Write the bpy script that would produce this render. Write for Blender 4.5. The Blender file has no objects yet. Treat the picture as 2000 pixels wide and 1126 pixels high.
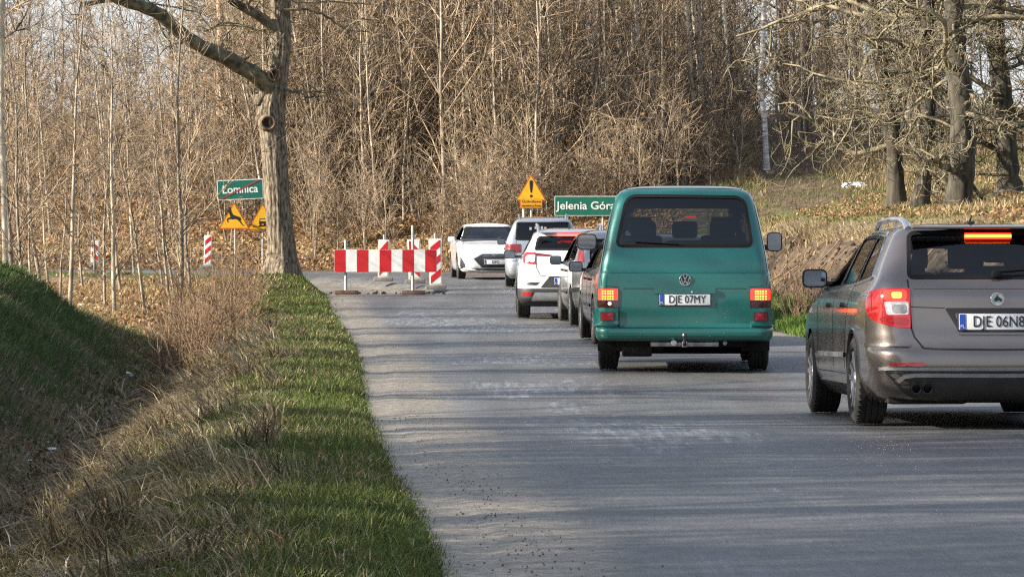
import bpy, bmesh, math, random
import numpy as np
from mathutils import Vector, Matrix
R = math.radians
SC = bpy.context.scene
COL = SC.collection
rng = np.random.default_rng(7)
random.seed(7)

# ------------------------------------------------------------------ camera, sky, sun, exposure
F_PX = 6700.0            # focal length in pixels of the 2000 px wide photograph
CAM_Z = 1.24
cam_d = bpy.data.cameras.new('camera')
cam = bpy.data.objects.new('camera', cam_d)
COL.objects.link(cam)
cam_d.sensor_width = 36.0
cam_d.lens = F_PX / 2000.0 * 36.0
cam_d.clip_start = 0.1
cam_d.clip_end = 3000.0
cam.location = (0, 0, CAM_Z)
cam.rotation_euler = (R(90) - math.atan(70.0 / F_PX), 0, 0)
SC.camera = cam

SUN_EL, SUN_AZ = R(24.0), R(15.0)      # low sun from the left, a little behind the camera
sun_from = Vector((-math.cos(SUN_AZ) * math.cos(SUN_EL), -math.sin(SUN_AZ) * math.cos(SUN_EL), math.sin(SUN_EL)))
W = bpy.data.worlds.new('World'); SC.world = W; W.use_nodes = True
wn = W.node_tree
for n in list(wn.nodes): wn.nodes.remove(n)
sky = wn.nodes.new('ShaderNodeTexSky'); sky.sky_type = 'NISHITA'; sky.sun_disc = False
sky.sun_elevation = SUN_EL
sky.sun_rotation = math.atan2(sun_from.x, sun_from.y)
sky.air_density = 1.0; sky.dust_density = 1.6; sky.ozone_density = 1.0
bg = wn.nodes.new('ShaderNodeBackground'); bg.inputs[1].default_value = 0.10
wo = wn.nodes.new('ShaderNodeOutputWorld')
# pale spring haze: the whole sky whitens towards the horizon, all round
wtc = wn.nodes.new('ShaderNodeTexCoord'); wsp = wn.nodes.new('ShaderNodeSeparateXYZ'); wn.links.new(wtc.outputs['Generated'], wsp.inputs[0])
wmr = wn.nodes.new('ShaderNodeMapRange'); wmr.interpolation_type = 'SMOOTHSTEP'
wmr.inputs[1].default_value = 0.55; wmr.inputs[2].default_value = 0.0; wmr.inputs[3].default_value = 0.25; wmr.inputs[4].default_value = 0.85
wn.links.new(wsp.outputs[2], wmr.inputs[0])
wmx = wn.nodes.new('ShaderNodeMix'); wmx.data_type = 'RGBA'; wmx.inputs['B'].default_value = (3.5, 3.6, 3.75, 1)
wn.links.new(wmr.outputs[0], wmx.inputs['Factor']); wn.links.new(sky.outputs[0], wmx.inputs['A'])
wn.links.new(wmx.outputs['Result'], bg.inputs[0]); wn.links.new(bg.outputs[0], wo.inputs[0])
sl = bpy.data.lights.new('sun', 'SUN'); sl.energy = 5.0; sl.angle = R(0.6); sl.color = (1.0, 0.91, 0.77)
sun = bpy.data.objects.new('sun', sl); COL.objects.link(sun)
sun.rotation_euler = (-sun_from).to_track_quat('-Z', 'Y').to_euler()
vs = SC.view_settings
vs.view_transform = 'Standard'; vs.look = 'None'; vs.gamma = 1.0; vs.exposure = 1.40
vs.use_curve_mapping = False
SC.cycles.use_denoising = False
SC.cycles.max_bounces = 6; SC.cycles.diffuse_bounces = 2; SC.cycles.glossy_bounces = 3
SC.cycles.transmission_bounces = 4; SC.cycles.transparent_max_bounces = 10
SC.cycles.caustics_reflective = False; SC.cycles.caustics_refractive = False
SC.cycles.sample_clamp_indirect = 6.0
SC.cycles.filter_width = 1.25

# ------------------------------------------------------------------ materials
MATS = {}
def _nt(name):
    m = bpy.data.materials.new(name); m.use_nodes = True
    nt = m.node_tree
    return m, nt, nt.nodes['Principled BSDF']
def mat(name, col, rough=0.6, metal=0.0, var=0.0, scale=8.0, bump=0.0, bscale=None, coat=0.0, spec=0.5,
        emit=None, estr=0.0, col2=None, coords='Object', stretch=None, detail=4.0, trans=0.0, per_obj=0.0):
    """Principled material with noise between two colours, noise bump and a little change from object to object."""
    if name in MATS: return MATS[name]
    m, nt, p = _nt(name)
    L = nt.links.new
    p.inputs['Roughness'].default_value = rough
    p.inputs['Metallic'].default_value = metal
    p.inputs['Specular IOR Level'].default_value = spec
    p.inputs['Coat Weight'].default_value = coat
    p.inputs['Coat Roughness'].default_value = 0.04
    p.inputs['Transmission Weight'].default_value = trans
    c1 = tuple(col) + (1,)
    p.inputs['Base Color'].default_value = c1
    tc = nt.nodes.new('ShaderNodeTexCoord'); src = tc.outputs[coords]
    if stretch:
        mp = nt.nodes.new('ShaderNodeMapping'); mp.inputs['Scale'].default_value = stretch
        L(src, mp.inputs[0]); src = mp.outputs[0]
    out = None
    if var > 0 or col2:
        nz = nt.nodes.new('ShaderNodeTexNoise'); nz.inputs['Scale'].default_value = scale; nz.inputs['Detail'].default_value = detail
        L(src, nz.inputs['Vector'])
        cr = nt.nodes.new('ShaderNodeValToRGB')
        if col2: a, b = c1, tuple(col2) + (1,)
        else:
            a = tuple(max(0, c * (1 - var)) for c in col) + (1,); b = tuple(min(1, c * (1 + var)) for c in col) + (1,)
        cr.color_ramp.elements[0].color = a; cr.color_ramp.elements[0].position = 0.35
        cr.color_ramp.elements[1].color = b; cr.color_ramp.elements[1].position = 0.65
        L(nz.outputs['Fac'], cr.inputs[0]); out = cr.outputs[0]
    if per_obj > 0 and out is not None:
        oi = nt.nodes.new('ShaderNodeObjectInfo')
        mr = nt.nodes.new('ShaderNodeMapRange'); mr.inputs[3].default_value = 1 - per_obj; mr.inputs[4].default_value = 1 + per_obj
        L(oi.outputs['Random'], mr.inputs[0])
        hs = nt.nodes.new('ShaderNodeHueSaturation'); L(mr.outputs[0], hs.inputs['Value']); L(out, hs.inputs['Color']); out = hs.outputs[0]
    if out is not None: L(out, p.inputs['Base Color'])
    if bump > 0:
        n2 = nt.nodes.new('ShaderNodeTexNoise'); n2.inputs['Scale'].default_value = bscale or scale * 3; n2.inputs['Detail'].default_value = 5
        L(src, n2.inputs['Vector'])
        bp = nt.nodes.new('ShaderNodeBump'); bp.inputs['Strength'].default_value = bump; bp.inputs['Distance'].default_value = 0.02
        L(n2.outputs['Fac'], bp.inputs['Height']); L(bp.outputs[0], p.inputs['Normal'])
    if emit:
        p.inputs['Emission Color'].default_value = tuple(emit) + (1,); p.inputs['Emission Strength'].default_value = estr
    MATS[name] = m
    return m
def mat_attr(name, rough=0.9, attr='Col', trl=0.0, spec=0.2):
    """colour from a colour attribute of the mesh (one colour per blade or leaf)."""
    if name in MATS: return MATS[name]
    m, nt, p = _nt(name)
    a = nt.nodes.new('ShaderNodeAttribute'); a.attribute_name = attr
    nt.links.new(a.outputs['Color'], p.inputs['Base Color'])
    p.inputs['Roughness'].default_value = rough; p.inputs['Specular IOR Level'].default_value = spec
    if trl > 0:
        t = nt.nodes.new('ShaderNodeBsdfTranslucent'); nt.links.new(a.outputs['Color'], t.inputs[0])
        mx = nt.nodes.new('ShaderNodeMixShader'); mx.inputs[0].default_value = trl
        o = nt.nodes['Material Output']
        nt.links.new(p.outputs[0], mx.inputs[1]); nt.links.new(t.outputs[0], mx.inputs[2]); nt.links.new(mx.outputs[0], o.inputs[0])
    MATS[name] = m
    return m
def mat_glass(name, tint, refl=0.05):
    """thin tinted car glass: lets light through by its tint, reflects more at grazing angles."""
    if name in MATS: return MATS[name]
    m, nt, p = _nt(name)
    nt.nodes.remove(p)
    L = nt.links.new
    t = nt.nodes.new('ShaderNodeBsdfTransparent'); t.inputs[0].default_value = tuple(tint) + (1,)
    g = nt.nodes.new('ShaderNodeBsdfGlossy'); g.inputs['Roughness'].default_value = 0.03
    lw = nt.nodes.new('ShaderNodeFresnel'); lw.inputs[0].default_value = 1.65
    mx = nt.nodes.new('ShaderNodeMixShader')
    ge = nt.nodes.new('ShaderNodeNewGeometry'); iv = nt.nodes.new('ShaderNodeMath'); iv.operation = 'SUBTRACT'; iv.inputs[0].default_value = 1.0; L(ge.outputs['Backfacing'], iv.inputs[1])
    fm = nt.nodes.new('ShaderNodeMath'); fm.operation = 'MULTIPLY'; L(lw.outputs[0], fm.inputs[0]); L(iv.outputs[0], fm.inputs[1])   # the inner face of a thin pane does not act as the inside of a solid
    L(fm.outputs[0], mx.inputs[0]); L(t.outputs[0], mx.inputs[1]); L(g.outputs[0], mx.inputs[2])
    L(mx.outputs[0], nt.nodes['Material Output'].inputs[0])
    MATS[name] = m
    return m
def mat_paint(name, col, metal=0.5, rough=0.38, dirt=0.0, dirtcol=(0.16, 0.14, 0.11)):
    """car paint: clear coat over flakes, with road film that thins out unevenly."""
    if name in MATS: return MATS[name]
    m, nt, p = _nt(name)
    L = nt.links.new
    tc = nt.nodes.new('ShaderNodeTexCoord')
    nz = nt.nodes.new('ShaderNodeTexNoise'); nz.inputs['Scale'].default_value = 2.2; nz.inputs['Detail'].default_value = 6
    L(tc.outputs['Object'], nz.inputs['Vector'])
    sp = nt.nodes.new('ShaderNodeSeparateXYZ'); L(tc.outputs['Object'], sp.inputs[0])
    mr = nt.nodes.new('ShaderNodeMapRange'); mr.inputs[1].default_value = 1.0; mr.inputs[2].default_value = 0.2
    L(sp.outputs[2], mr.inputs[0])                           # spray from the road: more film low down
    mu = nt.nodes.new('ShaderNodeMath'); mu.operation = 'MULTIPLY'; L(nz.outputs['Fac'], mu.inputs[0]); L(mr.outputs[0], mu.inputs[1])
    m2 = nt.nodes.new('ShaderNodeMath'); m2.operation = 'MULTIPLY'; m2.inputs[1].default_value = dirt; L(mu.outputs[0], m2.inputs[0])
    mx = nt.nodes.new('ShaderNodeMix'); mx.data_type = 'RGBA'
    mx.inputs['A'].default_value = tuple(col) + (1,); mx.inputs['B'].default_value = tuple(dirtcol) + (1,)
    L(m2.outputs[0], mx.inputs['Factor']); L(mx.outputs['Result'], p.inputs['Base Color'])
    p.inputs['Metallic'].default_value = metal; p.inputs['Roughness'].default_value = rough
    p.inputs['Coat Weight'].default_value = 1.0
    cr = nt.nodes.new('ShaderNodeMath'); cr.operation = 'MULTIPLY_ADD'; cr.inputs[1].default_value = 0.5; cr.inputs[2].default_value = 0.05
    L(m2.outputs[0], cr.inputs[0]); L(cr.outputs[0], p.inputs['Coat Roughness'])
    MATS[name] = m
    return m

# ------------------------------------------------------------------ object helpers
def link(o, parent=None):
    COL.objects.link(o)
    if parent is not None: o.parent = parent
    return o
def tag(o, label=None, cat=None, group=None, kind=None):
    if label: o['label'] = label
    if cat: o['category'] = cat
    if group: o['group'] = group
    if kind: o['kind'] = kind
    return o
def empty(name, loc=(0, 0, 0), rz=0.0, rx=0.0):
    o = bpy.data.objects.new(name, None); COL.objects.link(o)
    o.location = loc; o.rotation_euler = (rx, 0, rz); o.empty_display_size = 0.3
    return o
def smooth(me, ang=None):
    me.polygons.foreach_set('use_smooth', np.ones(len(me.polygons), dtype=bool))
    if ang: me.set_sharp_from_angle(angle=R(ang))
class MB:
    """collects simple shapes and links them as one mesh object."""
    def __init__(s): s.v = []; s.f = []
    def add(s, vs, fs):
        k = len(s.v); s.v += [tuple(v) for v in vs]; s.f += [tuple(i + k for i in f) for f in fs]; return s
    def box(s, c, d, rot=None, bev=0.0):
        hx, hy, hz = d[0] / 2, d[1] / 2, d[2] / 2
        if bev <= 0:
            vs = [(x, y, z) for z in (-hz, hz) for y in (-hy, hy) for x in (-hx, hx)]
            fs = [(0, 2, 3, 1), (4, 5, 7, 6), (0, 1, 5, 4), (2, 6, 7, 3), (0, 4, 6, 2), (1, 3, 7, 5)]
        else:
            bm = bmesh.new(); bmesh.ops.create_cube(bm, size=1.0)
            for v in bm.verts: v.co = Vector((v.co.x * d[0], v.co.y * d[1], v.co.z * d[2]))
            bmesh.ops.bevel(bm, geom=bm.edges[:], offset=min(bev, min(d) * 0.45), segments=2, affect='EDGES', profile=0.6)
            bm.verts.index_update()
            vs = [tuple(v.co) for v in bm.verts]; fs = [tuple(v.index for v in f.verts) for f in bm.faces]; bm.free()
        M = Matrix.Translation(Vector(c))
        if rot is not None: M = M @ rot.to_4x4()
        return s.add([M @ Vector(v) for v in vs], fs)
    def tube(s, pts, rad, n=8, caps=True):
        pts = [Vector(p) for p in pts]
        if not hasattr(rad, '__len__'): rad = [rad] * len(pts)
        vs, fs = [], []
        up = Vector((0, 0, 1)); prev = None
        for i, p in enumerate(pts):
            t = (pts[min(i + 1, len(pts) - 1)] - pts[max(i - 1, 0)]).normalized()
            if prev is None:
                a = t.cross(up)
                if a.length < 0.05: a = t.cross(Vector((1, 0, 0)))
            else: a = prev - t * prev.dot(t)
            a.normalize(); prev = a.copy(); b = t.cross(a)
            for k in range(n):
                an = 2 * math.pi * k / n
                vs.append(p + (a * math.cos(an) + b * math.sin(an)) * rad[i])
        for i in range(len(pts) - 1):
            for k in range(n):
                k2 = (k + 1) % n
                fs.append((i * n + k, i * n + k2, (i + 1) * n + k2, (i + 1) * n + k))
        if caps:
            fs.append(tuple(range(n))[::-1]); fs.append(tuple((len(pts) - 1) * n + k for k in range(n)))
        return s.add(vs, fs)
    def lathe(s, prof, M, n=32, close=False):
        """prof: list of (radius, height) turned about local z, then moved by M."""
        vs, fs = [], []
        m = len(prof)
        for k in range(n):
            an = 2 * math.pi * k / n
            for r, h in prof: vs.append(M @ Vector((r * math.cos(an), r * math.sin(an), h)))
        for k in range(n):
            k2 = (k + 1) % n
            for j in range(m if close else m - 1):
                j2 = (j + 1) % m
                fs.append((k * m + j, k2 * m + j, k2 * m + j2, k * m + j2))
        return s.add(vs, fs)
    def prism(s, poly, d, M):
        """flat polygon (x,z), pushed from y=0 to y=d (d>0 goes away from the front), moved by M."""
        n = len(poly)
        vs = [M @ Vector((x, 0, z)) for x, z in poly] + [M @ Vector((x, d, z)) for x, z in poly]
        fs = [tuple(range(n)), tuple(range(2 * n - 1, n - 1, -1))]
        for i in range(n):
            j = (i + 1) % n
            fs.append((j, i, i + n, j + n))
        return s.add(vs, fs)
    def build(s, name, m, parent=None, ang=30, flat=False):
        me = bpy.data.meshes.new(name); me.from_pydata(s.v, [], s.f); me.update()
        bm = bmesh.new(); bm.from_mesh(me); bmesh.ops.recalc_face_normals(bm, faces=bm.faces); bm.to_mesh(me); bm.free()
        if not flat: smooth(me, ang)
        me.materials.append(m)
        return link(bpy.data.objects.new(name, me), parent)
def np_mesh(name, V, Fq=None, Ft=None, col=None, smooth_on=False):
    """mesh from numpy arrays (quads and / or triangles), optional colour per vertex."""
    me = bpy.data.meshes.new(name)
    V = np.asarray(V, dtype=np.float32)
    me.vertices.add(len(V)); me.vertices.foreach_set('co', V.ravel())
    li, ls, lt = [], [], []
    k = 0
    for F, n in ((Fq, 4), (Ft, 3)):
        if F is None or len(F) == 0: continue
        F = np.asarray(F, dtype=np.int32)
        li.append(F.ravel()); ls.append(k + np.arange(len(F), dtype=np.int32) * n); lt.append(np.full(len(F), n, dtype=np.int32)); k += F.size
    li = np.concatenate(li); ls = np.concatenate(ls)
    me.loops.add(len(li)); me.loops.foreach_set('vertex_index', li)
    me.polygons.add(len(ls)); me.polygons.foreach_set('loop_start', ls)
    try: me.polygons.foreach_set('loop_total', np.concatenate(lt))
    except Exception: pass
    if smooth_on: me.polygons.foreach_set('use_smooth', np.ones(len(ls), dtype=bool))
    if col is not None:
        a = me.color_attributes.new('Col', 'FLOAT_COLOR', 'POINT')
        c = np.ones((len(V), 4), dtype=np.float32); c[:, :3] = col
        a.data.foreach_set('color', c.ravel())
    me.update(calc_edges=True); me.validate()
    return me
def at(px, py, D):
    """world point seen at pixel (px, py) of the photograph at distance D."""
    return Vector(((px - 1000.0) / F_PX * D, D, CAM_Z - (py - 493.0) / F_PX * D))

# value noise, vectorised
_NT = rng.random((256, 256))
def vnoise(x, y):
    x = np.asarray(x, float); y = np.asarray(y, float)
    xi = np.floor(x).astype(int); yi = np.floor(y).astype(int)
    fx = x - xi; fy = y - yi
    fx = fx * fx * (3 - 2 * fx); fy = fy * fy * (3 - 2 * fy)
    a = _NT[xi % 256, yi % 256]; b = _NT[(xi + 1) % 256, yi % 256]; c = _NT[xi % 256, (yi + 1) % 256]; d = _NT[(xi + 1) % 256, (yi + 1) % 256]
    return (a * (1 - fx) + b * fx) * (1 - fy) + (c * (1 - fx) + d * fx) * fy
def fbm(x, y, s, o=3):
    r = 0; a = 0.5
    for i in range(o):
        r = r + a * (vnoise(x / s * 2 ** i + 17 * i, y / s * 2 ** i + 31 * i) - 0.5) * 2; a *= 0.5
    return r
def sstep(a, b, x):
    t = np.clip((x - a) / (b - a), 0, 1); return t * t * (3 - 2 * t)
# ------------------------------------------------------------------ the road line and the lie of the land
ROAD = [((1.2, -60), (8.6, -60)), ((0.35, -6), (6.9, -6)), ((0.1, 5), (6.5, 5)), ((.03, 13), (6.1, 13)), ((-.44, 20.4), (5.75, 20.4)), ((-.83, 27), (5.4, 27)),
        ((-1.5, 40), (4.6, 40)), ((-2.1, 50), (4.0, 50)), ((-3.05, 63), (3.4, 63)), ((-3.75, 73), (3.0, 73)), ((-5.0, 81), (2.6, 82)),
        ((-7, 89), (1.6, 92)), ((-10, 96), (-1.5, 102)), ((-15, 101.5), (-7, 109)), ((-22, 105), (-16, 114)), ((-32, 107.5), (-28, 117.5)), ((-75, 112), (-74, 122))]
def catmull(P, n):
    P = np.array(P, float); Q = np.vstack([2 * P[0] - P[1], P, 2 * P[-1] - P[-2]]); out = []
    for i in range(1, len(Q) - 2):
        t = np.linspace(0, 1, n, endpoint=False)[:, None]
        p0, p1, p2, p3 = Q[i - 1], Q[i], Q[i + 1], Q[i + 2]
        out.append(0.5 * ((2 * p1) + (-p0 + p2) * t + (2 * p0 - 5 * p1 + 4 * p2 - p3) * t ** 2 + (-p0 + 3 * p1 - 3 * p2 + p3) * t ** 3))
    out.append(P[-1:]); return np.vstack(out)
RL = catmull([a for a, b in ROAD], 8); RR = catmull([b for a, b in ROAD], 8)
RC = (RL + RR) / 2
def zr(D):
    D = np.asarray(D, float)
    z = np.where(D < 35, -0.075 * np.exp(-((D - 28.6) / 3.4) ** 2), 0.00023 * (D - 35) ** 2)
    return np.where(D > 83, 0.53 + 0.17 * (1 - np.exp(-(D - 83) / 22)), z)
def side_dist(x, y, line):
    """distance to a polyline, signed: positive on its left."""
    x = np.asarray(x, float); y = np.asarray(y, float)
    best = np.full(x.shape, 1e9); sg = np.ones(x.shape)
    for i in range(len(line) - 1):
        ax, ay = line[i]; bx, by = line[i + 1]; dx, dy = bx - ax, by - ay; L2 = dx * dx + dy * dy
        t = np.clip(((x - ax) * dx + (y - ay) * dy) / L2, 0, 1)
        qx, qy = x - (ax + t * dx), y - (ay + t * dy); d = np.hypot(qx, qy)
        m = d < best - 1e-9
        best = np.where(m, d, best); sg = np.where(m, np.sign(dx * qy - dy * qx), sg)
    return best * np.where(sg == 0, 1, sg)
def prof(t, d):
    return np.interp(d, [a for a, b in t], [b for a, b in t])
LNEAR = [(0, -.05), (.2, -.045), (.42, .03), (1.3, .04), (2.0, -.16), (2.7, -.62), (3.2, -.72), (3.6, -.52), (5.2, .74), (6.4, 1.22), (8, 1.55), (12, 1.9), (30, 2.3), (90, 2.5)]
LFAR = [(0, -.05), (.2, -.045), (.5, .06), (1.5, .05), (2.6, -.18), (4, -.33), (8, -.3), (14, -.12), (30, .1), (90, .3)]
RNEAR = [(0, -.05), (.2, -.045), (.45, .04), (.8, .10), (1.2, .35), (2.0, 1.15), (2.6, 1.42), (3.6, 1.58), (7, 1.95), (14, 2.7), (30, 4.2), (90, 8)]
RFAR = [(0, -.05), (.3, -.045), (.7, .06), (1.5, .25), (3, .75), (6, 1.5), (10, 2.3), (16, 3.2), (30, 4.8), (60, 7.2), (120, 10), (500, 14)]
def zone(x, y):
    dl = side_dist(x, y, RL); dr = -side_dist(x, y, RR)
    return dl, dr
def height(x, y, dl=None, dr=None, rough=True):
    x = np.asarray(x, float); y = np.asarray(y, float)
    if dl is None: dl, dr = zone(x, y)
    left = (dl > 0) & (dl < 1e8) & ((dr <= 0) | (dl < dr))
    base = zr(np.clip(y, -60, 125))
    wb = sstep(55, 63, y + 0.35 * (dl - 3) + 1.5 * fbm(x, y, 4))
    nearp = prof(LNEAR, dl + 0.35 * fbm(x, y + 50, 5) * np.clip(dl - 1, 0, 1))
    hl = nearp * (1 - wb) + prof(LFAR, dl) * wb
    hl = hl + 0.34 * np.exp(-((x + 5.25) ** 2 / 1.3 + (y - 76) ** 2 / 9.0)) * np.clip(dl / 0.5, 0, 1)
    wr = sstep(68, 95, y)
    hr = prof(RNEAR, dr + 0.3 * fbm(x + 9, y, 3.5) * np.clip(dr - .6, 0, 1)) * (1 - wr) + prof(RFAR, dr) * wr
    h = np.where(left, hl, np.where(dr > 0, hr, 0.0))
    d = np.where(left, dl, np.where(dr > 0, dr, 0))
    if rough:
        h = h + np.clip(d - .3, 0, 1) * (0.07 * fbm(x, y, 1.1) + 0.05 * fbm(x + 40, y, 0.45, 2) + np.where(left, np.clip((d - 3.2) / 1.5, 0, 1) * (.16 * fbm(x + 11, y, 1.9, 3) + .07 * fbm(x, y + 5, .6, 2)), 0) + np.where(left, 0, .20) * np.exp(-((d - 1.7) / .9) ** 2) * (fbm(x + 3, y + 8, 1.7, 3) + .5 * fbm(x, y, .5, 2))) + np.clip((d - 3) / 8, 0, 1) * 0.35 * fbm(x, y + 9, 7)
    inside = (dl <= 0) & (dr <= 0)
    pit = inside * sstep(73.6, 74.6, y) * sstep(-0.1, -0.3, dl) * (1 - sstep(93, 96, y)) * sstep(3.2, 3.0, -dl) 
    return base + h, d, left, inside, pit
def Hz(x, y): return float(height(np.array([x]), np.array([y]))[0][0])
def ground_at(px, py, d0=12.0, d1=260.0):
    """where the line of sight through a photo pixel meets the land."""
    D = np.arange(d0, d1, 0.25)
    X = (px - 1000) / F_PX * D; Z = CAM_Z - (py - 493) / F_PX * D
    h = height(X, D)[0]
    k = np.argmax(h >= Z)
    if not (h[k] >= Z[k]): k = len(D) - 1
    return Vector((X[k], D[k], h[k]))

def grid_axis(segs):
    out = []
    for a, b, s in segs: out.append(np.arange(a, b, s))
    return np.concatenate(out + [np.array([segs[-1][1]])])
gx = grid_axis([(-600, -120, 40), (-120, -40, 8), (-40, -16, 1.2), (-16, -9, .4), (-9, 13, .15), (13, 16, .4), (16, 40, 1.2), (40, 120, 8), (120, 600, 40)])
gy = grid_axis([(-300, -60, 30), (-60, 8, 2), (8, 75, .26), (75, 130, .5), (130, 200, 2), (200, 400, 12), (400, 1600, 100)])
GX, GY = np.meshgrid(gx, gy, indexing='ij')
fx, fy = GX.ravel(), GY.ravel()
dl, dr = zone(fx, fy)
gz, gd, gleft, gin, gpit = height(fx, fy, dl, dr)
gz = np.where(gin, zr(np.clip(fy, -60, 125)) - 0.05 - 0.3 * sstep(73, 75.5, fy) * sstep(93.5, 91, fy), gz)
# masks of what grows or lies where (plain ground cover, no light or shade)
def cover(x, y, d, left):
    """green, straw, leaf weights 0..1 (the rest is bare brown earth)."""
    n1 = fbm(x, y, 1.6); n2 = fbm(x + 70, y + 20, 4.5)
    near = 1 - sstep(55, 63, y)
    gl = near * (sstep(2.0, 1.2, d + .5 * n1) + sstep(3.7, 4.6, d + .5 * n1) * .75) + (1 - near) * sstep(2.6, 1.0, d + .8 * n1) * .9
    sl_ = near * sstep(1.0, 1.7, d + .6 * n1) * sstep(3.9, 3.0, d) + (1 - near) * sstep(1.2, 2.5, d) * .5
    ll = (1 - near) * sstep(2.0, 4.0, d) + near * sstep(2.6, 3.0, d) * sstep(4.2, 3.4, d) * .7
    gr = sstep(1.15, .75, d) * .9 * sstep(64, 58, y) + sstep(2.5, 4.5, d) * sstep(-.35, .2, n2) * sstep(112, 96, y) * .8
    sr = sstep(2.1, 2.6, d) * sstep(5, 3, d) * .8 + sstep(3, 6, d) * .25 * sstep(120, 60, y) + .25 * sstep(2, 5, d)
    lr = sstep(95, 110, y) * sstep(1.5, 3.5, d) * sstep(7, 2, x) + .12 * sstep(3, 6, d)
    g = np.where(left, gl, gr); s = np.where(left, sl_, sr); l = np.where(left, ll, lr)
    return np.clip(g, 0, 1), np.clip(s, 0, 1), np.clip(l, 0, 1)
cg, cs, cl = cover(fx, fy, gd, gleft)
nxg, nyg = GX.shape
idx = np.arange(nxg * nyg).reshape(nxg, nyg)
quads = np.stack([idx[:-1, :-1], idx[1:, :-1], idx[1:, 1:], idx[:-1, 1:]], -1).reshape(-1, 4)
cmask = np.stack([cg, cs, cl], 1)
me = np_mesh('ground', np.stack([fx, fy, gz], 1), Fq=quads, col=cmask, smooth_on=True)
m, nt, p = _nt('ground_earth')
Lk = nt.links.new
at_ = nt.nodes.new('ShaderNodeAttribute'); at_.attribute_name = 'Col'
sepc = nt.nodes.new('ShaderNodeSeparateColor'); Lk(at_.outputs['Color'], sepc.inputs[0])
tcg = nt.nodes.new('ShaderNodeTexCoord')
def nz_ramp(scale, stops, detail=6):
    n = nt.nodes.new('ShaderNodeTexNoise'); n.inputs['Scale'].default_value = scale; n.inputs['Detail'].default_value = detail; n.inputs['Roughness'].default_value = .65
    Lk(tcg.outputs['Object'], n.inputs['Vector'])
    c = nt.nodes.new('ShaderNodeValToRGB')
    el = c.color_ramp.elements
    el[0].position, el[0].color = stops[0][0], stops[0][1] + (1,)
    el[1].position, el[1].color = stops[-1][0], stops[-1][1] + (1,)
    for q in stops[1:-1]:
        e = el.new(q[0]); e.color = q[1] + (1,)
    Lk(n.outputs['Fac'], c.inputs[0]); return c.outputs[0]
earth = nz_ramp(5, [(.3, (.035, .026, .018)), (.5, (.085, .062, .042)), (.7, (.17, .125, .085))])
green = nz_ramp(9, [(.3, (.022, .035, .010)), (.5, (.055, .085, .022)), (.7, (.12, .14, .045))])
straw = nz_ramp(11, [(.3, (.075, .055, .03)), (.5, (.20, .15, .085)), (.72, (.36, .29, .17))])
leaf = nz_ramp(14, [(.3, (.05, .03, .018)), (.5, (.16, .095, .05)), (.7, (.34, .22, .12))])
cur = earth
for ch, c2 in (('Red', green), ('Blue', leaf), ('Green', straw)):
    nn = nt.nodes.new('ShaderNodeTexNoise'); nn.inputs['Scale'].default_value = 3.2; nn.inputs['Detail'].default_value = 6; Lk(tcg.outputs['Object'], nn.inputs['Vector'])
    ad = nt.nodes.new('ShaderNodeMath'); ad.operation = 'ADD'; Lk(sepc.outputs[ch], ad.inputs[0]); Lk(nn.outputs['Fac'], ad.inputs[1])
    mr = nt.nodes.new('ShaderNodeMapRange'); mr.interpolation_type = 'SMOOTHSTEP'; mr.inputs[1].default_value = .72; mr.inputs[2].default_value = 1.15; Lk(ad.outputs[0], mr.inputs[0])
    mx = nt.nodes.new('ShaderNodeMix'); mx.data_type = 'RGBA'; Lk(mr.outputs[0], mx.inputs['Factor']); Lk(cur, mx.inputs['A']); Lk(c2, mx.inputs['B']); cur = mx.outputs['Result']
Lk(cur, p.inputs['Base Color']); p.inputs['Roughness'].default_value = .95; p.inputs['Specular IOR Level'].default_value = .15
bn = nt.nodes.new('ShaderNodeTexNoise'); bn.inputs['Scale'].default_value = 16; bn.inputs['Detail'].default_value = 6; Lk(tcg.outputs['Object'], bn.inputs['Vector'])
bp = nt.nodes.new('ShaderNodeBump'); bp.inputs['Strength'].default_value = .9; bp.inputs['Distance'].default_value = .05; Lk(bn.outputs['Fac'], bp.inputs['Height']); Lk(bp.outputs[0], p.inputs['Normal'])
me.materials.append(m)
ground = link(bpy.data.objects.new('ground', me)); tag(ground, kind='structure')

# ---------------------------------------------------------------- road sheet (worn asphalt with a crumbling sandy edge), left lane dug up behind the barrier
NA = 34
Vr, Fr, ac, al = [], [], [], []
tt = np.concatenate([np.linspace(-.06, .05, 8), np.linspace(.07, .93, NA - 12), np.linspace(.95, 1.05, 8)])
S = []
acc = 0
for i in range(len(RL) - 1):
    n = max(2, int(np.linalg.norm(RC[i + 1] - RC[i]) / .5)) if RC[i][1] > 8 else 2
    for k in range(n): S.append((i, k / n))
S.append((len(RL) - 2, 1.0))
for (i, f) in S:
    l = RL[i] * (1 - f) + RL[i + 1] * f; r = RR[i] * (1 - f) + RR[i + 1] * f
    for t in tt:
        pnt = l + (r - l) * t
        Vr.append((pnt[0], pnt[1])); ac.append(t * np.linalg.norm(r - l)); 
Vr = np.array(Vr); ac = np.array(ac); nS = len(S); nT = len(tt)
wob = 0.16 * fbm(Vr[:, 0] * 0 + Vr[:, 1], Vr[:, 1] * 0 + 3, 1.5, 4)
tcol = np.tile(tt, nS)
Vr[:, 0] += wob * ((tcol < .05) * 1.0)                                # ragged left edge
zroad = zr(np.clip(Vr[:, 1], -60, 125)) + 0.0 + 0.012 * fbm(Vr[:, 0], Vr[:, 1], 1.3, 2) - 0.012 * (tcol < 0) - 0.012 * (tcol > 1)
rdl, rdr = zone(Vr[:, 0], Vr[:, 1])
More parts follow.
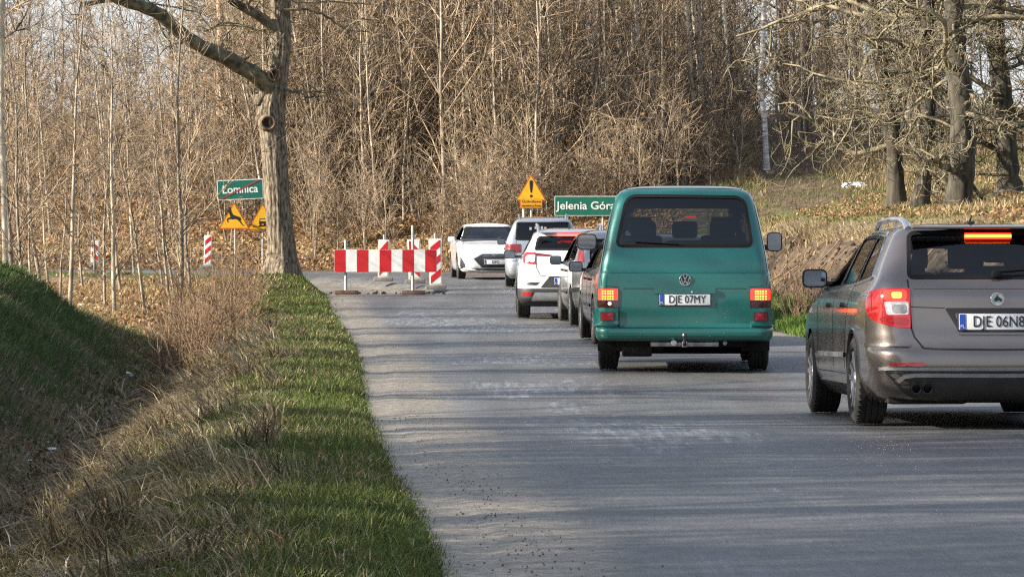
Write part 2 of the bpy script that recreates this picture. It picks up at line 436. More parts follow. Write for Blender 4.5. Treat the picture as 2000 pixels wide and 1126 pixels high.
pit = sstep(74.4, 74.7, Vr[:, 1] + .5 * fbm(Vr[:, 0], Vr[:, 1], 1.2)) * (1 - sstep(91.5, 92.2, Vr[:, 1] + .4 * fbm(Vr[:, 0], Vr[:, 1] + 9, .9))) * sstep(2.5, 2.35, -rdl + .25 * fbm(Vr[:, 0], Vr[:, 1] + 4, .8)) * (rdl < 0.05)
zroad = zroad - 0.16 * pit + pit * 0.04 * fbm(Vr[:, 0], Vr[:, 1], .6)
ri = np.arange(nS * nT).reshape(nS, nT)
rq = np.stack([ri[:-1, :-1], ri[:-1, 1:], ri[1:, 1:], ri[1:, :-1]], -1).reshape(-1, 4)
me = np_mesh('road', np.column_stack([Vr, zroad]), Fq=rq, smooth_on=True)
a1 = me.attributes.new('edge', 'FLOAT', 'POINT'); a1.data.foreach_set('value', np.minimum(np.abs(rdl), np.abs(rdr)).astype(np.float32) * np.where((rdl > 0) | (rdr > 0), 0, 1))
a2 = me.attributes.new('dug', 'FLOAT', 'POINT'); a2.data.foreach_set('value', pit.astype(np.float32))
a3 = me.attributes.new('across', 'FLOAT', 'POINT'); a3.data.foreach_set('value', ac.astype(np.float32))
m, nt, p = _nt('worn_asphalt'); Lk = nt.links.new
tcg = nt.nodes.new('ShaderNodeTexCoord')
def A(n_):
    q = nt.nodes.new('ShaderNodeAttribute'); q.attribute_name = n_; return q.outputs['Fac']
def noise(scale, detail=5, rough=.6, stretch=None):
    n = nt.nodes.new('ShaderNodeTexNoise'); n.inputs['Scale'].default_value = scale; n.inputs['Detail'].default_value = detail; n.inputs['Roughness'].default_value = rough
    s = tcg.outputs['Object']
    if stretch:
        mp = nt.nodes.new('ShaderNodeMapping'); mp.inputs['Scale'].default_value = stretch; Lk(s, mp.inputs[0]); s = mp.outputs[0]
    Lk(s, n.inputs['Vector']); return n.outputs['Fac']
def mathn(op, a, b=None, v=None):
    q = nt.nodes.new('ShaderNodeMath'); q.operation = op
    Lk(a, q.inputs[0])
    if b is not None: Lk(b, q.inputs[1])
    if v is not None: q.inputs[1].default_value = v
    return q.outputs[0]
def maprange(a, lo, hi, o0=0., o1=1.):
    q = nt.nodes.new('ShaderNodeMapRange'); q.interpolation_type = 'SMOOTHSTEP'; q.inputs[1].default_value = lo; q.inputs[2].default_value = hi; q.inputs[3].default_value = o0; q.inputs[4].default_value = o1
    Lk(a, q.inputs[0]); return q.outputs[0]
def ramp(a, stops):
    c = nt.nodes.new('ShaderNodeValToRGB'); el = c.color_ramp.elements
    el[0].position, el[0].color = stops[0][0], stops[0][1] + (1,); el[1].position, el[1].color = stops[-1][0], stops[-1][1] + (1,)
    for q in stops[1:-1]:
        e = el.new(q[0]); e.color = q[1] + (1,)
    Lk(a, c.inputs[0]); return c.outputs[0]
def mix(f, a, b):
    q = nt.nodes.new('ShaderNodeMix'); q.data_type = 'RGBA'; Lk(f, q.inputs['Factor']); Lk(a, q.inputs['A']); Lk(b, q.inputs['B']); return q.outputs['Result']
asph = ramp(noise(1.5, 7, .62, (1, .16, 1)), [(.3, (.066, .067, .067)), (.5, (.096, .096, .095)), (.72, (.135, .134, .130))])
grit = ramp(noise(46, 4, .7, (1, .08, 1)), [(.3, (.05, .051, .053)), (.55, (.10, .10, .10)), (.75, (.24, .235, .225))])
base = nt.nodes.new('ShaderNodeMix'); base.data_type = 'RGBA'; base.inputs['Factor'].default_value = .38; Lk(asph, base.inputs['A']); Lk(grit, base.inputs['B']); cur = base.outputs['Result']
trk = nt.nodes.new('ShaderNodeHueSaturation'); Lk(maprange(noise(1.1, 4, .55, (1, .012, 1)), .3, .7, .82, 1.16), trk.inputs['Value']); Lk(cur, trk.inputs['Color']); cur = trk.outputs[0]
# stripped surface patches with polished stones showing pale
wear = mathn('MULTIPLY', maprange(A('across'), .3, 1.1), maprange(A('across'), 3.4, 2.0))
patch = maprange(mathn('ADD', mathn('ADD', mathn('MULTIPLY', wear, v=.085), noise(.30, 3, .5, (1, .40, 1))), mathn('MULTIPLY', noise(4.0, 4, .6, (1, .2, 1)), v=.45)), .80, .90)
stones = ramp(noise(15, 4, .7, (1, .07, 1)), [(.40, (.08, .084, .092)), (.52, (.13, .134, .142)), (.64, (.205, .21, .22))])
cur = mix(patch, cur, stones)
# crack lines
vo = nt.nodes.new('ShaderNodeTexVoronoi'); vo.feature = 'DISTANCE_TO_EDGE'; vo.inputs['Scale'].default_value = 1.3
mpv = nt.nodes.new('ShaderNodeVectorMath'); mpv.operation = 'ADD'
nv = nt.nodes.new('ShaderNodeTexNoise'); nv.inputs['Scale'].default_value = 2.0; nv.inputs['Detail'].default_value = 4; Lk(tcg.outputs['Object'], nv.inputs['Vector'])
Lk(tcg.outputs['Object'], mpv.inputs[0]); Lk(nv.outputs['Color'], mpv.inputs[1]); Lk(mpv.outputs[0], vo.inputs['Vector'])
crk = mathn('MULTIPLY', maprange(vo.outputs['Distance'], .014, .0), maprange(noise(.3, 2), .56, .66))
dark = nt.nodes.new('ShaderNodeRGB'); dark.outputs[0].default_value = (.05, .05, .052, 1)
cur = mix(mathn('MULTIPLY', crk, v=.6), cur, dark.outputs[0])
# sandy crumbling edge
sand = ramp(noise(14, 6, .7), [(.3, (.09, .076, .058)), (.5, (.19, .165, .13)), (.7, (.32, .285, .235))])
ed = mathn('ADD', A('edge'), mathn('MULTIPLY', noise(2.3, 6, .7), v=-1.1))
cur = mix(maprange(ed, .06, -.34), cur, sand)
cur = mix(A('dug'), cur, sand)
Lk(cur, p.inputs['Base Color'])
Lk(mathn('MULTIPLY_ADD', noise(6, 4), v=.25), p.inputs['Roughness'])
p.inputs['Roughness'].links[0].from_node.inputs[2].default_value = .42
p.inputs['Specular IOR Level'].default_value = .5
bp = nt.nodes.new('ShaderNodeBump'); bp.inputs['Strength'].default_value = .55; bp.inputs['Distance'].default_value = .012
hgt = mathn('ADD', noise(55, 4), mathn('MULTIPLY', noise(9, 4, .7, (1, .45, 1)), patch))
Lk(hgt, bp.inputs['Height']); Lk(bp.outputs[0], p.inputs['Normal'])
me.materials.append(m)
road = link(bpy.data.objects.new('road', me)); tag(road, kind='structure')
# ------------------------------------------------------------------ trees
class TM:
    """numpy tube collector for trunks and branches."""
    def __init__(s): s.V = []; s.Q = []; s.n = 0
    def tube(s, P, r, k):
        P = np.asarray(P, float); r = np.asarray(r, float); m = len(P)
        T = np.gradient(P, axis=0); T /= np.linalg.norm(T, axis=1)[:, None] + 1e-9
        ref = np.array([0.31, 0.95, 0.05]) if abs(T[0] @ np.array([0.31, 0.95, 0.05])) < .9 else np.array([1., 0, 0])
        a = np.cross(T, ref); a /= np.linalg.norm(a, axis=1)[:, None] + 1e-9
        b = np.cross(T, a)
        an = np.linspace(0, 2 * math.pi, k, endpoint=False)
        V = P[:, None, :] + (a[:, None, :] * np.cos(an)[None, :, None] + b[:, None, :] * np.sin(an)[None, :, None]) * r[:, None, None]
        i = np.arange(m * k).reshape(m, k); j = np.roll(i, -1, 1)
        q = np.stack([i[:-1], j[:-1], j[1:], i[1:]], -1).reshape(-1, 4) + s.n
        s.V.append(V.reshape(-1, 3)); s.Q.append(q); s.n += m * k
    def mesh(s, name, m):
        me = np_mesh(name, np.vstack(s.V), Fq=np.vstack(s.Q), smooth_on=True); me.materials.append(m); return me
def unit(v): return v / (np.linalg.norm(v) + 1e-9)
def curve(g, p0, d0, L, n, wob, grav=0.0):
    """crooked line of n steps that starts along d0; grav > 0 bends it up, < 0 down."""
    P = [np.array(p0, float)]; d = unit(np.array(d0, float)); st = L / n
    for i in range(n):
        d = unit(d + g.normal(0, wob, 3) + np.array([0, 0, grav]))
        P.append(P[-1] + d * st)
    return np.array(P)
def rdir(g, axis, ang):
    """a direction that leaves axis by about ang."""
    a = unit(np.cross(axis, g.normal(0, 1, 3))); return unit(axis * math.cos(ang) + a * math.sin(ang))
bark_young = mat('young_bark', (.12, .098, .072), rough=.85, col2=(.43, .37, .285), scale=5, stretch=(1, 1, .25), bump=.5, bscale=30, per_obj=.25)
bark_twig = mat('twig_bark', (.042, .029, .019), rough=.85, col2=(.38, .285, .185), scale=2.6, per_obj=.25)
bark_oak = mat('oak_bark', (.022, .019, .016), rough=.95, col2=(.082, .072, .052), scale=9, stretch=(1, 1, .22), bump=1.0, bscale=14)
bark_oak_branch = mat('oak_branch_bark', (.05, .042, .028), rough=.9, col2=(.27, .23, .145), scale=3.5, bump=.5)
bark_birch = mat('birch_bark', (.74, .72, .67), rough=.7, col2=(.22, .20, .18), scale=3.2, stretch=(.6, .6, 4), bump=.3, detail=7)
bark_pine = mat('pine_bark', (.30, .17, .10), rough=.9, col2=(.50, .34, .24), scale=6, bump=.8)
leaf_dead = mat_attr('dead_leaf', trl=.3)

def leaves_mesh(g, pts, size, name='leaves', cols=((.30, .17, .07), (.42, .25, .11), (.22, .12, .06))):
    n = len(pts)
    a = g.normal(0, 1, (n, 3)); a /= np.linalg.norm(a, axis=1)[:, None]
    b = np.cross(a, g.normal(0, 1, (n, 3))); b /= np.linalg.norm(b, axis=1)[:, None] + 1e-9
    sz = size * g.uniform(.6, 1.3, (n, 1)); a = a * sz; b = b * sz * .6
    c = np.array(pts); nn = np.cross(a, b); nn /= np.linalg.norm(nn, axis=1)[:, None] + 1e-9
    V = np.stack([c - a, c + b + nn * sz * .2, c + a, c - b + nn * sz * .2], 1).reshape(-1, 3)
    i = np.arange(n)[:, None] * 4
    F = np.vstack([i + np.array([0, 1, 2]), i + np.array([0, 2, 3])])
    cc = np.array(cols)[g.integers(0, len(cols), n)] * g.uniform(.7, 1.25, (n, 1))
    me = np_mesh(name, V, Ft=F, col=np.repeat(cc, 4, 0)); me.materials.append(leaf_dead); return me

def sapling_proto(seed, H, r0, lean, nb, spread=1.0, tw=1.0, nt=5, leafy=0, bark=None, low=.1):
    g = np.random.default_rng(seed)
    n = 9
    T = curve(g, (0, 0, -.15), (math.sin(lean[0]), math.sin(lean[1]), 1), H, n, .045, .03)
    rr = r0 * (1 - np.linspace(0, 1, n + 1) ** 1.15 * .88)
    t = TM(); t.tube(T, rr, 6)
    c = TM(); tips = []
    for i in range(nb):
        f = low + (1 - low) * (i + g.random()) / nb * .97
        k = min(int(f * n), n - 1); q = T[k] + (T[k + 1] - T[k]) * (f * n - k)
        L = spread * H * (.10 + .20 * (1 - f)) * g.uniform(.5, 1.25)
        d = rdir(g, np.array([0, 0, 1.]), R(g.uniform(25, 62)))
        B = curve(g, q, d, L, 4, .13, .07)
        r = r0 * (1 - f * .85) * .42
        c.tube(B, np.maximum(np.linspace(r, r * .3, 5), .006 * tw), 3)
        for j in range(nt):
            ff = g.uniform(.15, 1.0); kk = min(int(ff * 4), 3); q2 = B[kk] + (B[kk + 1] - B[kk]) * (ff * 4 - kk)
            d2 = rdir(g, unit(B[kk + 1] - B[kk]), R(g.uniform(25, 65)))
            L2 = L * g.uniform(.22, .6)
            Tw = curve(g, q2, d2, L2, 2, .2, .05)
            c.tube(Tw, np.array([.0085, .007, .004]) * tw, 3)
            tips.append(Tw[1]); tips.append(Tw[2])
    lv = None
    if leafy: lv = leaves_mesh(g, np.array(tips)[g.integers(0, len(tips), leafy)] + g.normal(0, .05, (leafy, 3)), .06)
    return t.mesh('trunk', bark or bark_young), c.mesh('crown', bark_twig if bark is None else bark_twig), lv
SAP = []
for i in range(14):
    H = [9, 11, 8, 12, 7, 10, 13, 9.5, 6, 11, 8.5, 12.5, 7.5, 10.5][i]
    SAP.append(sapling_proto(100 + i, H, .026 + .0042 * H, (-R(rng.uniform(2, 9)), R(rng.uniform(-3, 3))), 34, spread=1.05, tw=1.25, nt=6, leafy=[0, 0, 26, 0, 0, 40, 0][i % 7]))
BRUSH = []
for i in range(6):       # low bushy growth under the saplings
    BRUSH.append(sapling_proto(200 + i, rng.uniform(2.6, 4.6), .028, (-R(rng.uniform(2, 14)), R(rng.uniform(-6, 6))), 26, spread=1.9, tw=1.2, nt=6, low=.03, leafy=[0, 30, 0][i % 3]))

def put_tree(name, meshes, loc, rz, sc, label, group, cat='tree', tilt=0.0):
    o = empty(name, loc, rz); o.scale = (sc, sc, sc)
    if tilt: o.rotation_euler = (0, tilt, rz)
    tag(o, label, cat, group)
    for nm, me_ in zip(('trunk', 'crown', 'leaves'), meshes):
        if me_ is not None: link(bpy.data.objects.new(nm, me_), o)
    return o

# points in the wood behind the road: jittered, thicker towards its edge; the track on the right stays clear
def wood_points(n, d0, d1, margin, g, keep):
    out = []
    while len(out) < n:
        D = d0 + (d1 - d0) * g.random() ** 1.25
        px = g.uniform(-margin, 2000 + margin)
        x = (px - 1000) / F_PX * D
        if g.random() > np.interp(px, [-60, 380, 560, 1150, 1340, 1480, 2060], [.09, .19, .85, .78, .46, .14, .08]): continue
        if keep(px, x, D): out.append((x, D))
    P = np.array(out); return P
def keep_wood(px, x, D):
    dr_ = -side_dist(np.array([x]), np.array([D]), RR)[0]
    if dr_ < np.interp(px, [480, 640, 1000, 1200], [2, 5.5, 6, 3]) + 1.0 * rng.random(): return False
    if D < 110 + np.interp(px, [900, 1300, 1450, 1700], [0, 3, 9, 14]): return False
    if px > 1650 and D < 125: return False
    return True
g5 = np.random.default_rng(5)
WP = wood_points(650, 100, 172, 60, g5, keep_wood)
WP = WP[np.argsort(WP[:, 1])]
WZ = height(WP[:, 0], WP[:, 1])[0]
NIND = 292
LOWK = [0, 2, 4, 8, 10, 12]
for i in range(NIND):
    ppx = 1000 + WP[i, 0] / WP[i, 1] * F_PX
    k = int(g5.integers(0, len(SAP))) if ppx > 450 else LOWK[int(g5.integers(0, len(LOWK)))]
    put_tree('sapling', SAP[k], (WP[i, 0], WP[i, 1], WZ[i]), g5.uniform(-.6, .6), g5.uniform(.75, 1.2) * (.88 if ppx < 450 else 1),
             'thin leafless sapling in the dense thicket behind the bend of the road', 'saplings of the thicket behind the road')
# the rest of the wood, deeper in, reads as one mass: one object that scatters the same kinds
def scatter(name, pts, rz, sc, ids, protos, kindlabel):
    """one object whose points carry the given meshes (a geometry node tree puts them there)."""
    pc = bpy.data.collections.new(name + '_kinds')
    for i, ms in enumerate(protos):
        bm = bmesh.new(); mats = []
        for me_ in ms:
            if me_ is None: continue
            n0 = len(bm.faces); bm.from_mesh(me_); bm.faces.ensure_lookup_table()
            for f in bm.faces[n0:]: f.material_index = len(mats)
            mats.append(me_.materials[0])
        mj = bpy.data.meshes.new('%s_kind_%02d' % (name, i)); bm.to_mesh(mj); bm.free()
        for mm in mats: mj.materials.append(mm)
        pc.objects.link(bpy.data.objects.new('%s_kind_%02d' % (name, i), mj))
    me_ = bpy.data.meshes.new(name); me_.vertices.add(len(pts)); me_.vertices.foreach_set('co', np.asarray(pts, np.float32).ravel())
    for nm, ty, arr in (('rz', 'FLOAT', rz), ('sc', 'FLOAT', sc), ('kind_id', 'INT', ids)):
        a = me_.attributes.new(nm, ty, 'POINT'); a.data.foreach_set('value', np.asarray(arr, np.int32 if ty == 'INT' else np.float32))
    o = link(bpy.data.objects.new(name, me_)); tag(o, kindlabel, None, None, 'stuff')
    ng = bpy.data.node_groups.new(name + '_nodes', 'GeometryNodeTree')
    ng.interface.new_socket('Geometry', in_out='INPUT', socket_type='NodeSocketGeometry'); ng.interface.new_socket('Geometry', in_out='OUTPUT', socket_type='NodeSocketGeometry')
    N = ng.nodes.new; gi = N('NodeGroupInput'); go = N('NodeGroupOutput'); ip = N('GeometryNodeInstanceOnPoints'); ci = N('GeometryNodeCollectionInfo')
    ci.inputs['Collection'].default_value = pc; ci.inputs['Separate Children'].default_value = True; ci.inputs['Reset Children'].default_value = True
    ip.inputs['Pick Instance'].default_value = True
    def at_n(nm, ty):
        q = N('GeometryNodeInputNamedAttribute'); q.data_type = ty; q.inputs['Name'].default_value = nm; return q.outputs['Attribute']
    cx = N('ShaderNodeCombineXYZ'); ng.links.new(at_n('rz', 'FLOAT'), cx.inputs[2])
    ng.links.new(gi.outputs[0], ip.inputs['Points']); ng.links.new(ci.outputs[0], ip.inputs['Instance'])
    ng.links.new(at_n('kind_id', 'INT'), ip.inputs['Instance Index']); ng.links.new(cx.outputs[0], ip.inputs['Rotation']); ng.links.new(at_n('sc', 'FLOAT'), ip.inputs['Scale'])
    ng.links.new(ip.outputs[0], go.inputs[0])
    md = o.modifiers.new('scatter', 'NODES'); md.node_group = ng
    return o
rest = WP[NIND:]
nr = len(rest)
rpx = 1000 + rest[:, 0] / rest[:, 1] * F_PX
rid = np.where(rpx > 450, g5.integers(0, len(SAP), nr), np.array(LOWK)[g5.integers(0, len(LOWK), nr)])
scatter('wood', np.column_stack([rest, WZ[NIND:] - .1]), g5.uniform(-.8, .8, nr), g5.uniform(.75, 1.25, nr), rid, SAP, 'leafless wood filling the slope behind the road')
BP = wood_points(380, 100, 160, 60, g5, keep_wood)
scatter('undergrowth', np.column_stack([BP, height(BP[:, 0], BP[:, 1])[0] - .05]), g5.uniform(0, 6.28, len(BP)), g5.uniform(.6, 1.25, len(BP)), g5.integers(0, len(BRUSH), len(BP)), BRUSH, 'bare brushwood under the saplings')

EP = wood_points(175, 103, 124, 0, g5, lambda px, x, D: 560 < px < 1560 and D > np.interp(px, [560, 840, 1300, 1560], [104, 106, 108, 117]) and -side_dist(np.array([x]), np.array([D]), RR)[0] > 2.0)
scatter('undergrowth', np.column_stack([EP, height(EP[:, 0], EP[:, 1])[0] - .05]), g5.uniform(0, 6.28, len(EP)), g5.uniform(.5, 1.1, len(EP)), g5.integers(0, len(BRUSH), len(EP)), BRUSH, 'bare brushwood on the slope behind the queue of cars')

# saplings standing free on the leafy flat left of the big tree
g6 = np.random.default_rng(16)
front = [(22, 66, 1.0), (60, 70, .9), (82, 78, 1.05), (118, 82, .8), (136, 69, .95), (162, 90, .8), (205, 74, .75), (225, 71, 1.15), (236, 86, .9), (262, 95, .8),
         (282, 76, .7), (318, 84, .7), (335, 72, .75), (345, 78, .85), (352, 71.5, 1.0), (362, 88, .9), (371, 80, .8), (30, 88, .9), (185, 98, .8), (95, 95, .9), (50, 60, .8)]
for i, (px, D, s) in enumerate(front):
    x = (px - 1000) / F_PX * D
    put_tree('sapling', SAP[(i * 5 + 3) % 14], (x, D, Hz(x, D)), g6.uniform(-.7, .7), s * .68,
             'thin bare sapling standing on the leafy flat left of the big roadside tree', 'saplings on the leafy flat left of the big tree', tilt=g6.uniform(-.03, .07))

# single trees that stand out: pale stems drawn from the photograph along their own course
def drawn_trunk(name, px_path, D, r0, r1, bark, label, nb, seed, group=None, crown_bark=None, blen=1.6, extra=3.0, tw=1.3, sides=8, foot=True):
    """trunk through photo points at one distance, foot on the land, continued above the frame, with side branches."""
    g = np.random.default_rng(seed)
    P = [np.array(at(px, py, D)) for px, py in px_path]
    if foot: P[0][2] = Hz(P[0][0], P[0][1]) - .1
    d = unit(P[-1] - P[-2]); P.append(P[-1] + d * extra * .5 + g.normal(0, .1, 3)); P.append(P[-1] + d * extra * .5 + g.normal(0, .1, 3))
    base = P[0].copy()
    Pd = catmull(P, 5) - base
    rr = np.linspace(r0, r1, len(Pd)); rr[0] *= 1.35; rr[1] *= 1.12
    t = TM(); t.tube(Pd, rr, sides)
    c = TM()
    n = len(Pd)
    for i in range(nb):
        f = g.uniform(.2, .98); k = int(f * (n - 1)); q = Pd[k]
        B = curve(g, q, rdir(g, np.array([0, 0, 1.]), R(g.uniform(30, 70))), blen * g.uniform(.5, 1.3), 5, .16, .05)
        c.tube(B, np.linspace(rr[k] * .3, .006, 6), 4)
        for j in range(7):
            kk = int(g.integers(1, 5)); Tw = curve(g, B[kk], rdir(g, unit(B[kk + 1] - B[kk]), R(45)), blen * g.uniform(.2, .55), 3, .2, .03)
            c.tube(Tw, np.array([.010, .008, .006, .004]) * tw, 3)
    o = empty(name, base); tag(o, label, 'tree', group)
    link(bpy.data.objects.new('trunk', t.mesh('trunk', bark)), o)
    if nb: link(bpy.data.objects.new('crown', c.mesh('crown', crown_bark or bark_twig)), o)
    return o
drawn_trunk('birch_tree', [(1497, 296), (1492, 230), (1484, 170), (1490, 80), (1492, 0)], 118, .11, .07, bark_birch, 'white barked birch at the edge of the wood right of the van', 12, 31)
pale = mat('pale_bark', (.36, .32, .25), rough=.8, col2=(.56, .51, .42), scale=4, stretch=(1, 1, .3), bump=.4)
drawn_trunk('ash_tree', [(1012, 330), (1000, 250), (996, 150), (988, 60), (986, 0)], 119, .12, .07, pale, 'pale stemmed tree rising behind the exclamation mark warning sign', 16, 32)
for k, (a, b, c_, d_) in enumerate([(1364, 350, 1342, 30), (1380, 340, 1352, 0), (1440, 345, 1412, 0), (1178, 345, 1142, 0), (1266, 340, 1240, 0), (905, 400, 860, 60), (872, 270, 848, 0), (742, 330, 700, 0)]):
    labs = ['straight pale stem behind the right half of the van roof, left of a close pair', 'taller pale stem of the close pair behind the van roof', 'slim pale stem above the right corner of the van roof',
            'slim pale stem above the green town sign', 'pale stem above the left half of the van roof', 'slim pale stem above the oncoming white saloon', 'pale stem left of the tree behind the exclamation mark sign', 'pale leaning stem above the striped barrier']
    drawn_trunk('ash_tree', [(a, b), (a * .6 + c_ * .4, b * .6 + d_ * .4), (c_, d_)], 119 + (k % 3) * 1.4, .075, .045, pale, labs[k], 14, 60 + k)
drawn_trunk('pine_tree', [(14, 535), (8, 380), (3, 200), (5, 0)], 62, .06, .045, pale, 'slim pale leaning trunk at the left edge of the photo behind the grassy bank', 6, 41)
drawn_trunk('pine_tree', [(432, 440), (430, 200), (431, 60), (430, 0)], 128, .16, .12, bark_pine, 'orange brown pine trunk in the wood left of the big roadside tree', 6, 42)
drawn_trunk('pine_tree', [(588, 400), (585, 120), (584, 0)], 130, .17, .13, bark_pine, 'orange brown pine trunk in the wood just right of the big roadside tree', 6, 43)
dark_trunk = mat('dark_trunk_bark', (.075, .06, .05), rough=.95, col2=(.16, .135, .11), scale=7, stretch=(1, 1, .3), bump=.7)
for k, (a, c_, D, r) in enumerate([(1440, 1420, 140, .2), (1578, 1570, 135, .24), (1620, 1610, 142, .2), (1535, 1528, 148, .22), (1665, 1672, 138, .18)]):
    drawn_trunk('oak_tree', [(a, 330), ((a + c_) / 2, 150), (c_, 0)], D, r, r * .75, dark_trunk, ['dark oak trunk in the wood above the right end of the van roof', 'thick dark oak trunk in the wood above the gap between van and estate car',
        'dark oak trunk deep in the wood left of the group of old oaks', 'dark oak trunk in the wood just right of the white birch', 'dark oak trunk in the wood next to the old oak group'][k], 26, 80 + k, blen=3.2)

# ---------------------------------------------------------------- the old oaks on the right bank
def oak(px_path, D, w_px, seed, label, nb, group='old oaks on the right bank'):
    g = np.random.default_rng(seed); s = F_PX / D
    P = [np.array(at(px, py, D)) for px, py in px_path]
    P[0][2] = Hz(P[0][0], P[0][1]) - .15
    P[1:] = [p + np.array([0, g.uniform(-.15, .15), 0]) for p in P[1:]]
    d = unit(P[-1] - P[-2])
    for k in range(3): P.append(P[-1] + unit(d + g.normal(0, .12, 3)) * 1.3)
    base = P[0].copy(); Pd = catmull(P, 6) - base; n = len(Pd)
    r0 = w_px / s / 2; rr = r0 * np.linspace(1.0, .62, n); rr[0] *= 1.5; rr[1] *= 1.25; rr[2] *= 1.1
    rr = rr * (1 + .06 * g.normal(0, 1, n))
    t = TM(); t.tube(Pd, rr, 14)
    c = TM(); lp = []
    def grow(q, d, L, r, lev):
        nseg = 6 if lev < 2 else 4
        B = curve(g, q, d, L, nseg, .30 if lev < 2 else .34, .02 if lev else -.01)
        c.tube(B, np.maximum(np.linspace(r, r * .45, nseg + 1), .0075), 6 if lev == 0 else 4 if lev == 1 else 3)
        if lev >= 3: 
            lp.append(B[-1]); return
        for i in range([7, 6, 4][lev]):
            f = g.uniform(.2, 1.0); k = min(int(f * nseg), nseg - 1); q2 = B[k] + (B[k + 1] - B[k]) * (f * nseg - k)
            grow(q2, rdir(g, unit(B[k + 1] - B[k]), R(g.uniform(35, 80))), L * g.uniform(.32, .6), max(r * .42, .009), lev + 1)
    H = Pd[-1][2]
    for i in range(nb):
        f = .12 + .86 * (i + g.random()) / nb; k = int(f * (n - 1))
        an = g.uniform(0, 2 * math.pi); up = g.uniform(-.25, .75)
        grow(Pd[k], unit(np.array([math.cos(an), math.sin(an) * .8, up])), g.uniform(1.4, 4.2), g.uniform(.03, .085), 0)
    o = empty('oak_tree', base); tag(o, label, 'tree', group)
    link(bpy.data.objects.new('trunk', t.mesh('trunk', bark_oak)), o)
    link(bpy.data.objects.new('crown', c.mesh('crown', bark_oak_branch)), o)
    if lp: link(bpy.data.objects.new('leaves', leaves_mesh(g, np.array(lp)[g.integers(0, len(lp), 90)], .055)), o)
    return o
oak([(1752, 412), (1746, 300), (1735, 200), (1716, 110), (1700, 0)], 84, 36, 1, 'leftmost old oak of the group on the right bank, its trunk bending left', 24)
oak([(1795, 428), (1806, 320), (1812, 200), (1808, 100), (1815, 0)], 80, 34, 2, 'second old oak from the left, its foot leaning over the estate car', 20)
oak([(1868, 432), (1878, 320), (1876, 200), (1866, 100), (1862, 0)], 76, 52, 3, 'thickest old oak trunk above the estate car roof', 20)
oak([(1972, 410), (1968, 300), (1958, 190), (1946, 90), (1938, 0)], 80, 46, 4, 'old oak at the right edge, its bark green with moss', 20)
fl = TM()
Pf = np.array([at(1885, 412, 78), at(1925, 392, 78.3), at(1965, 378, 78.6), at(2010, 384, 79), at(2060, 360, 79.3)], float)
fl.tube(catmull(Pf, 5), np.linspace(.13, .08, 21), 10)
o = link(bpy.data.objects.new('fallen_branch', fl.mesh('fallen_branch', bark_oak_branch))); tag(o, 'thick low branch lying between the old oaks above the estate car', 'branch')

# ---------------------------------------------------------------- the big roadside tree
TD = 76.0; TS = F_PX / TD
g = np.random.default_rng(77)
tp = [(548, 548), (550, 500), (546, 440), (541, 380), (537, 320), (533, 260), (534, 215), (541, 160), (547, 100), (548, 40), (548, 0), (552, -60), (556, -140)]
tw_ = [78, 55, 50, 49, 48, 49, 46, 42, 40, 39, 37, 32, 27]
P = [np.array(at(a, b, TD)) for a, b in tp]; P[0][2] = Hz(P[0][0], P[0][1]) - .12
base = P[0].copy()
Pd = catmull(P, 5) - base; wd = np.interp(np.linspace(0, 1, len(Pd)), np.linspace(0, 1, len(tw_)), tw_) / TS / 2
NS = 80
V = []; Q = []
for i, q in enumerate(Pd):
    for k in range(NS):
        a = 2 * math.pi * k / NS
        z = q[2]
        ridge = .03 * math.sin(a * 9 + 2.2 * math.sin(z * 1.1)) + .03 * math.sin(a * 19 + 3 * math.sin(z * 1.7 + 1)) + .05 * float(fbm(np.array([a * 9.0]), np.array([z * 1.6]), 1)[0]) + .05 * float(fbm(np.array([a * 2.1 + 3]), np.array([z * .8]), 1)[0])
        flare = 1 + .22 * max(0, 1 - z / .7) * (math.cos(a * 5 + .6) * .6 + .2)
        lump = .34 * math.exp(-((z - base_z) ** 2) / .10) * max(0, math.cos(a - math.pi * 1.05)) if (base_z := 3.75) else 0
        r = wd[i] * (1 + ridge) * flare * (1 + lump)
        V.append((q[0] + r * math.cos(a), q[1] + r * math.sin(a), z))
ii = np.arange(len(Pd) * NS).reshape(-1, NS); jj = np.roll(ii, -1, 1)
Q = np.stack([ii[:-1], jj[:-1], jj[1:], ii[1:]], -1).reshape(-1, 4)
big = empty('roadside_tree', base); tag(big, 'big bare roadside tree with sawn limb scars beside the end of the grass verge', 'tree')
bark_big = mat('roadside_bark', (.04, .031, .022), rough=.95, col2=(.27, .22, .155), scale=15, stretch=(1.6, 1.6, .42), bump=1.0, bscale=22, detail=8)
me = np_mesh('trunk', V, Fq=Q, smooth_on=True); me.materials.append(bark_big); link(bpy.data.objects.new('trunk', me), big)
bark_limb = mat('roadside_limb_bark', (.05, .043, .03), rough=.95, col2=(.20, .175, .105), scale=6, bump=.8, bscale=14)
cr = TM()
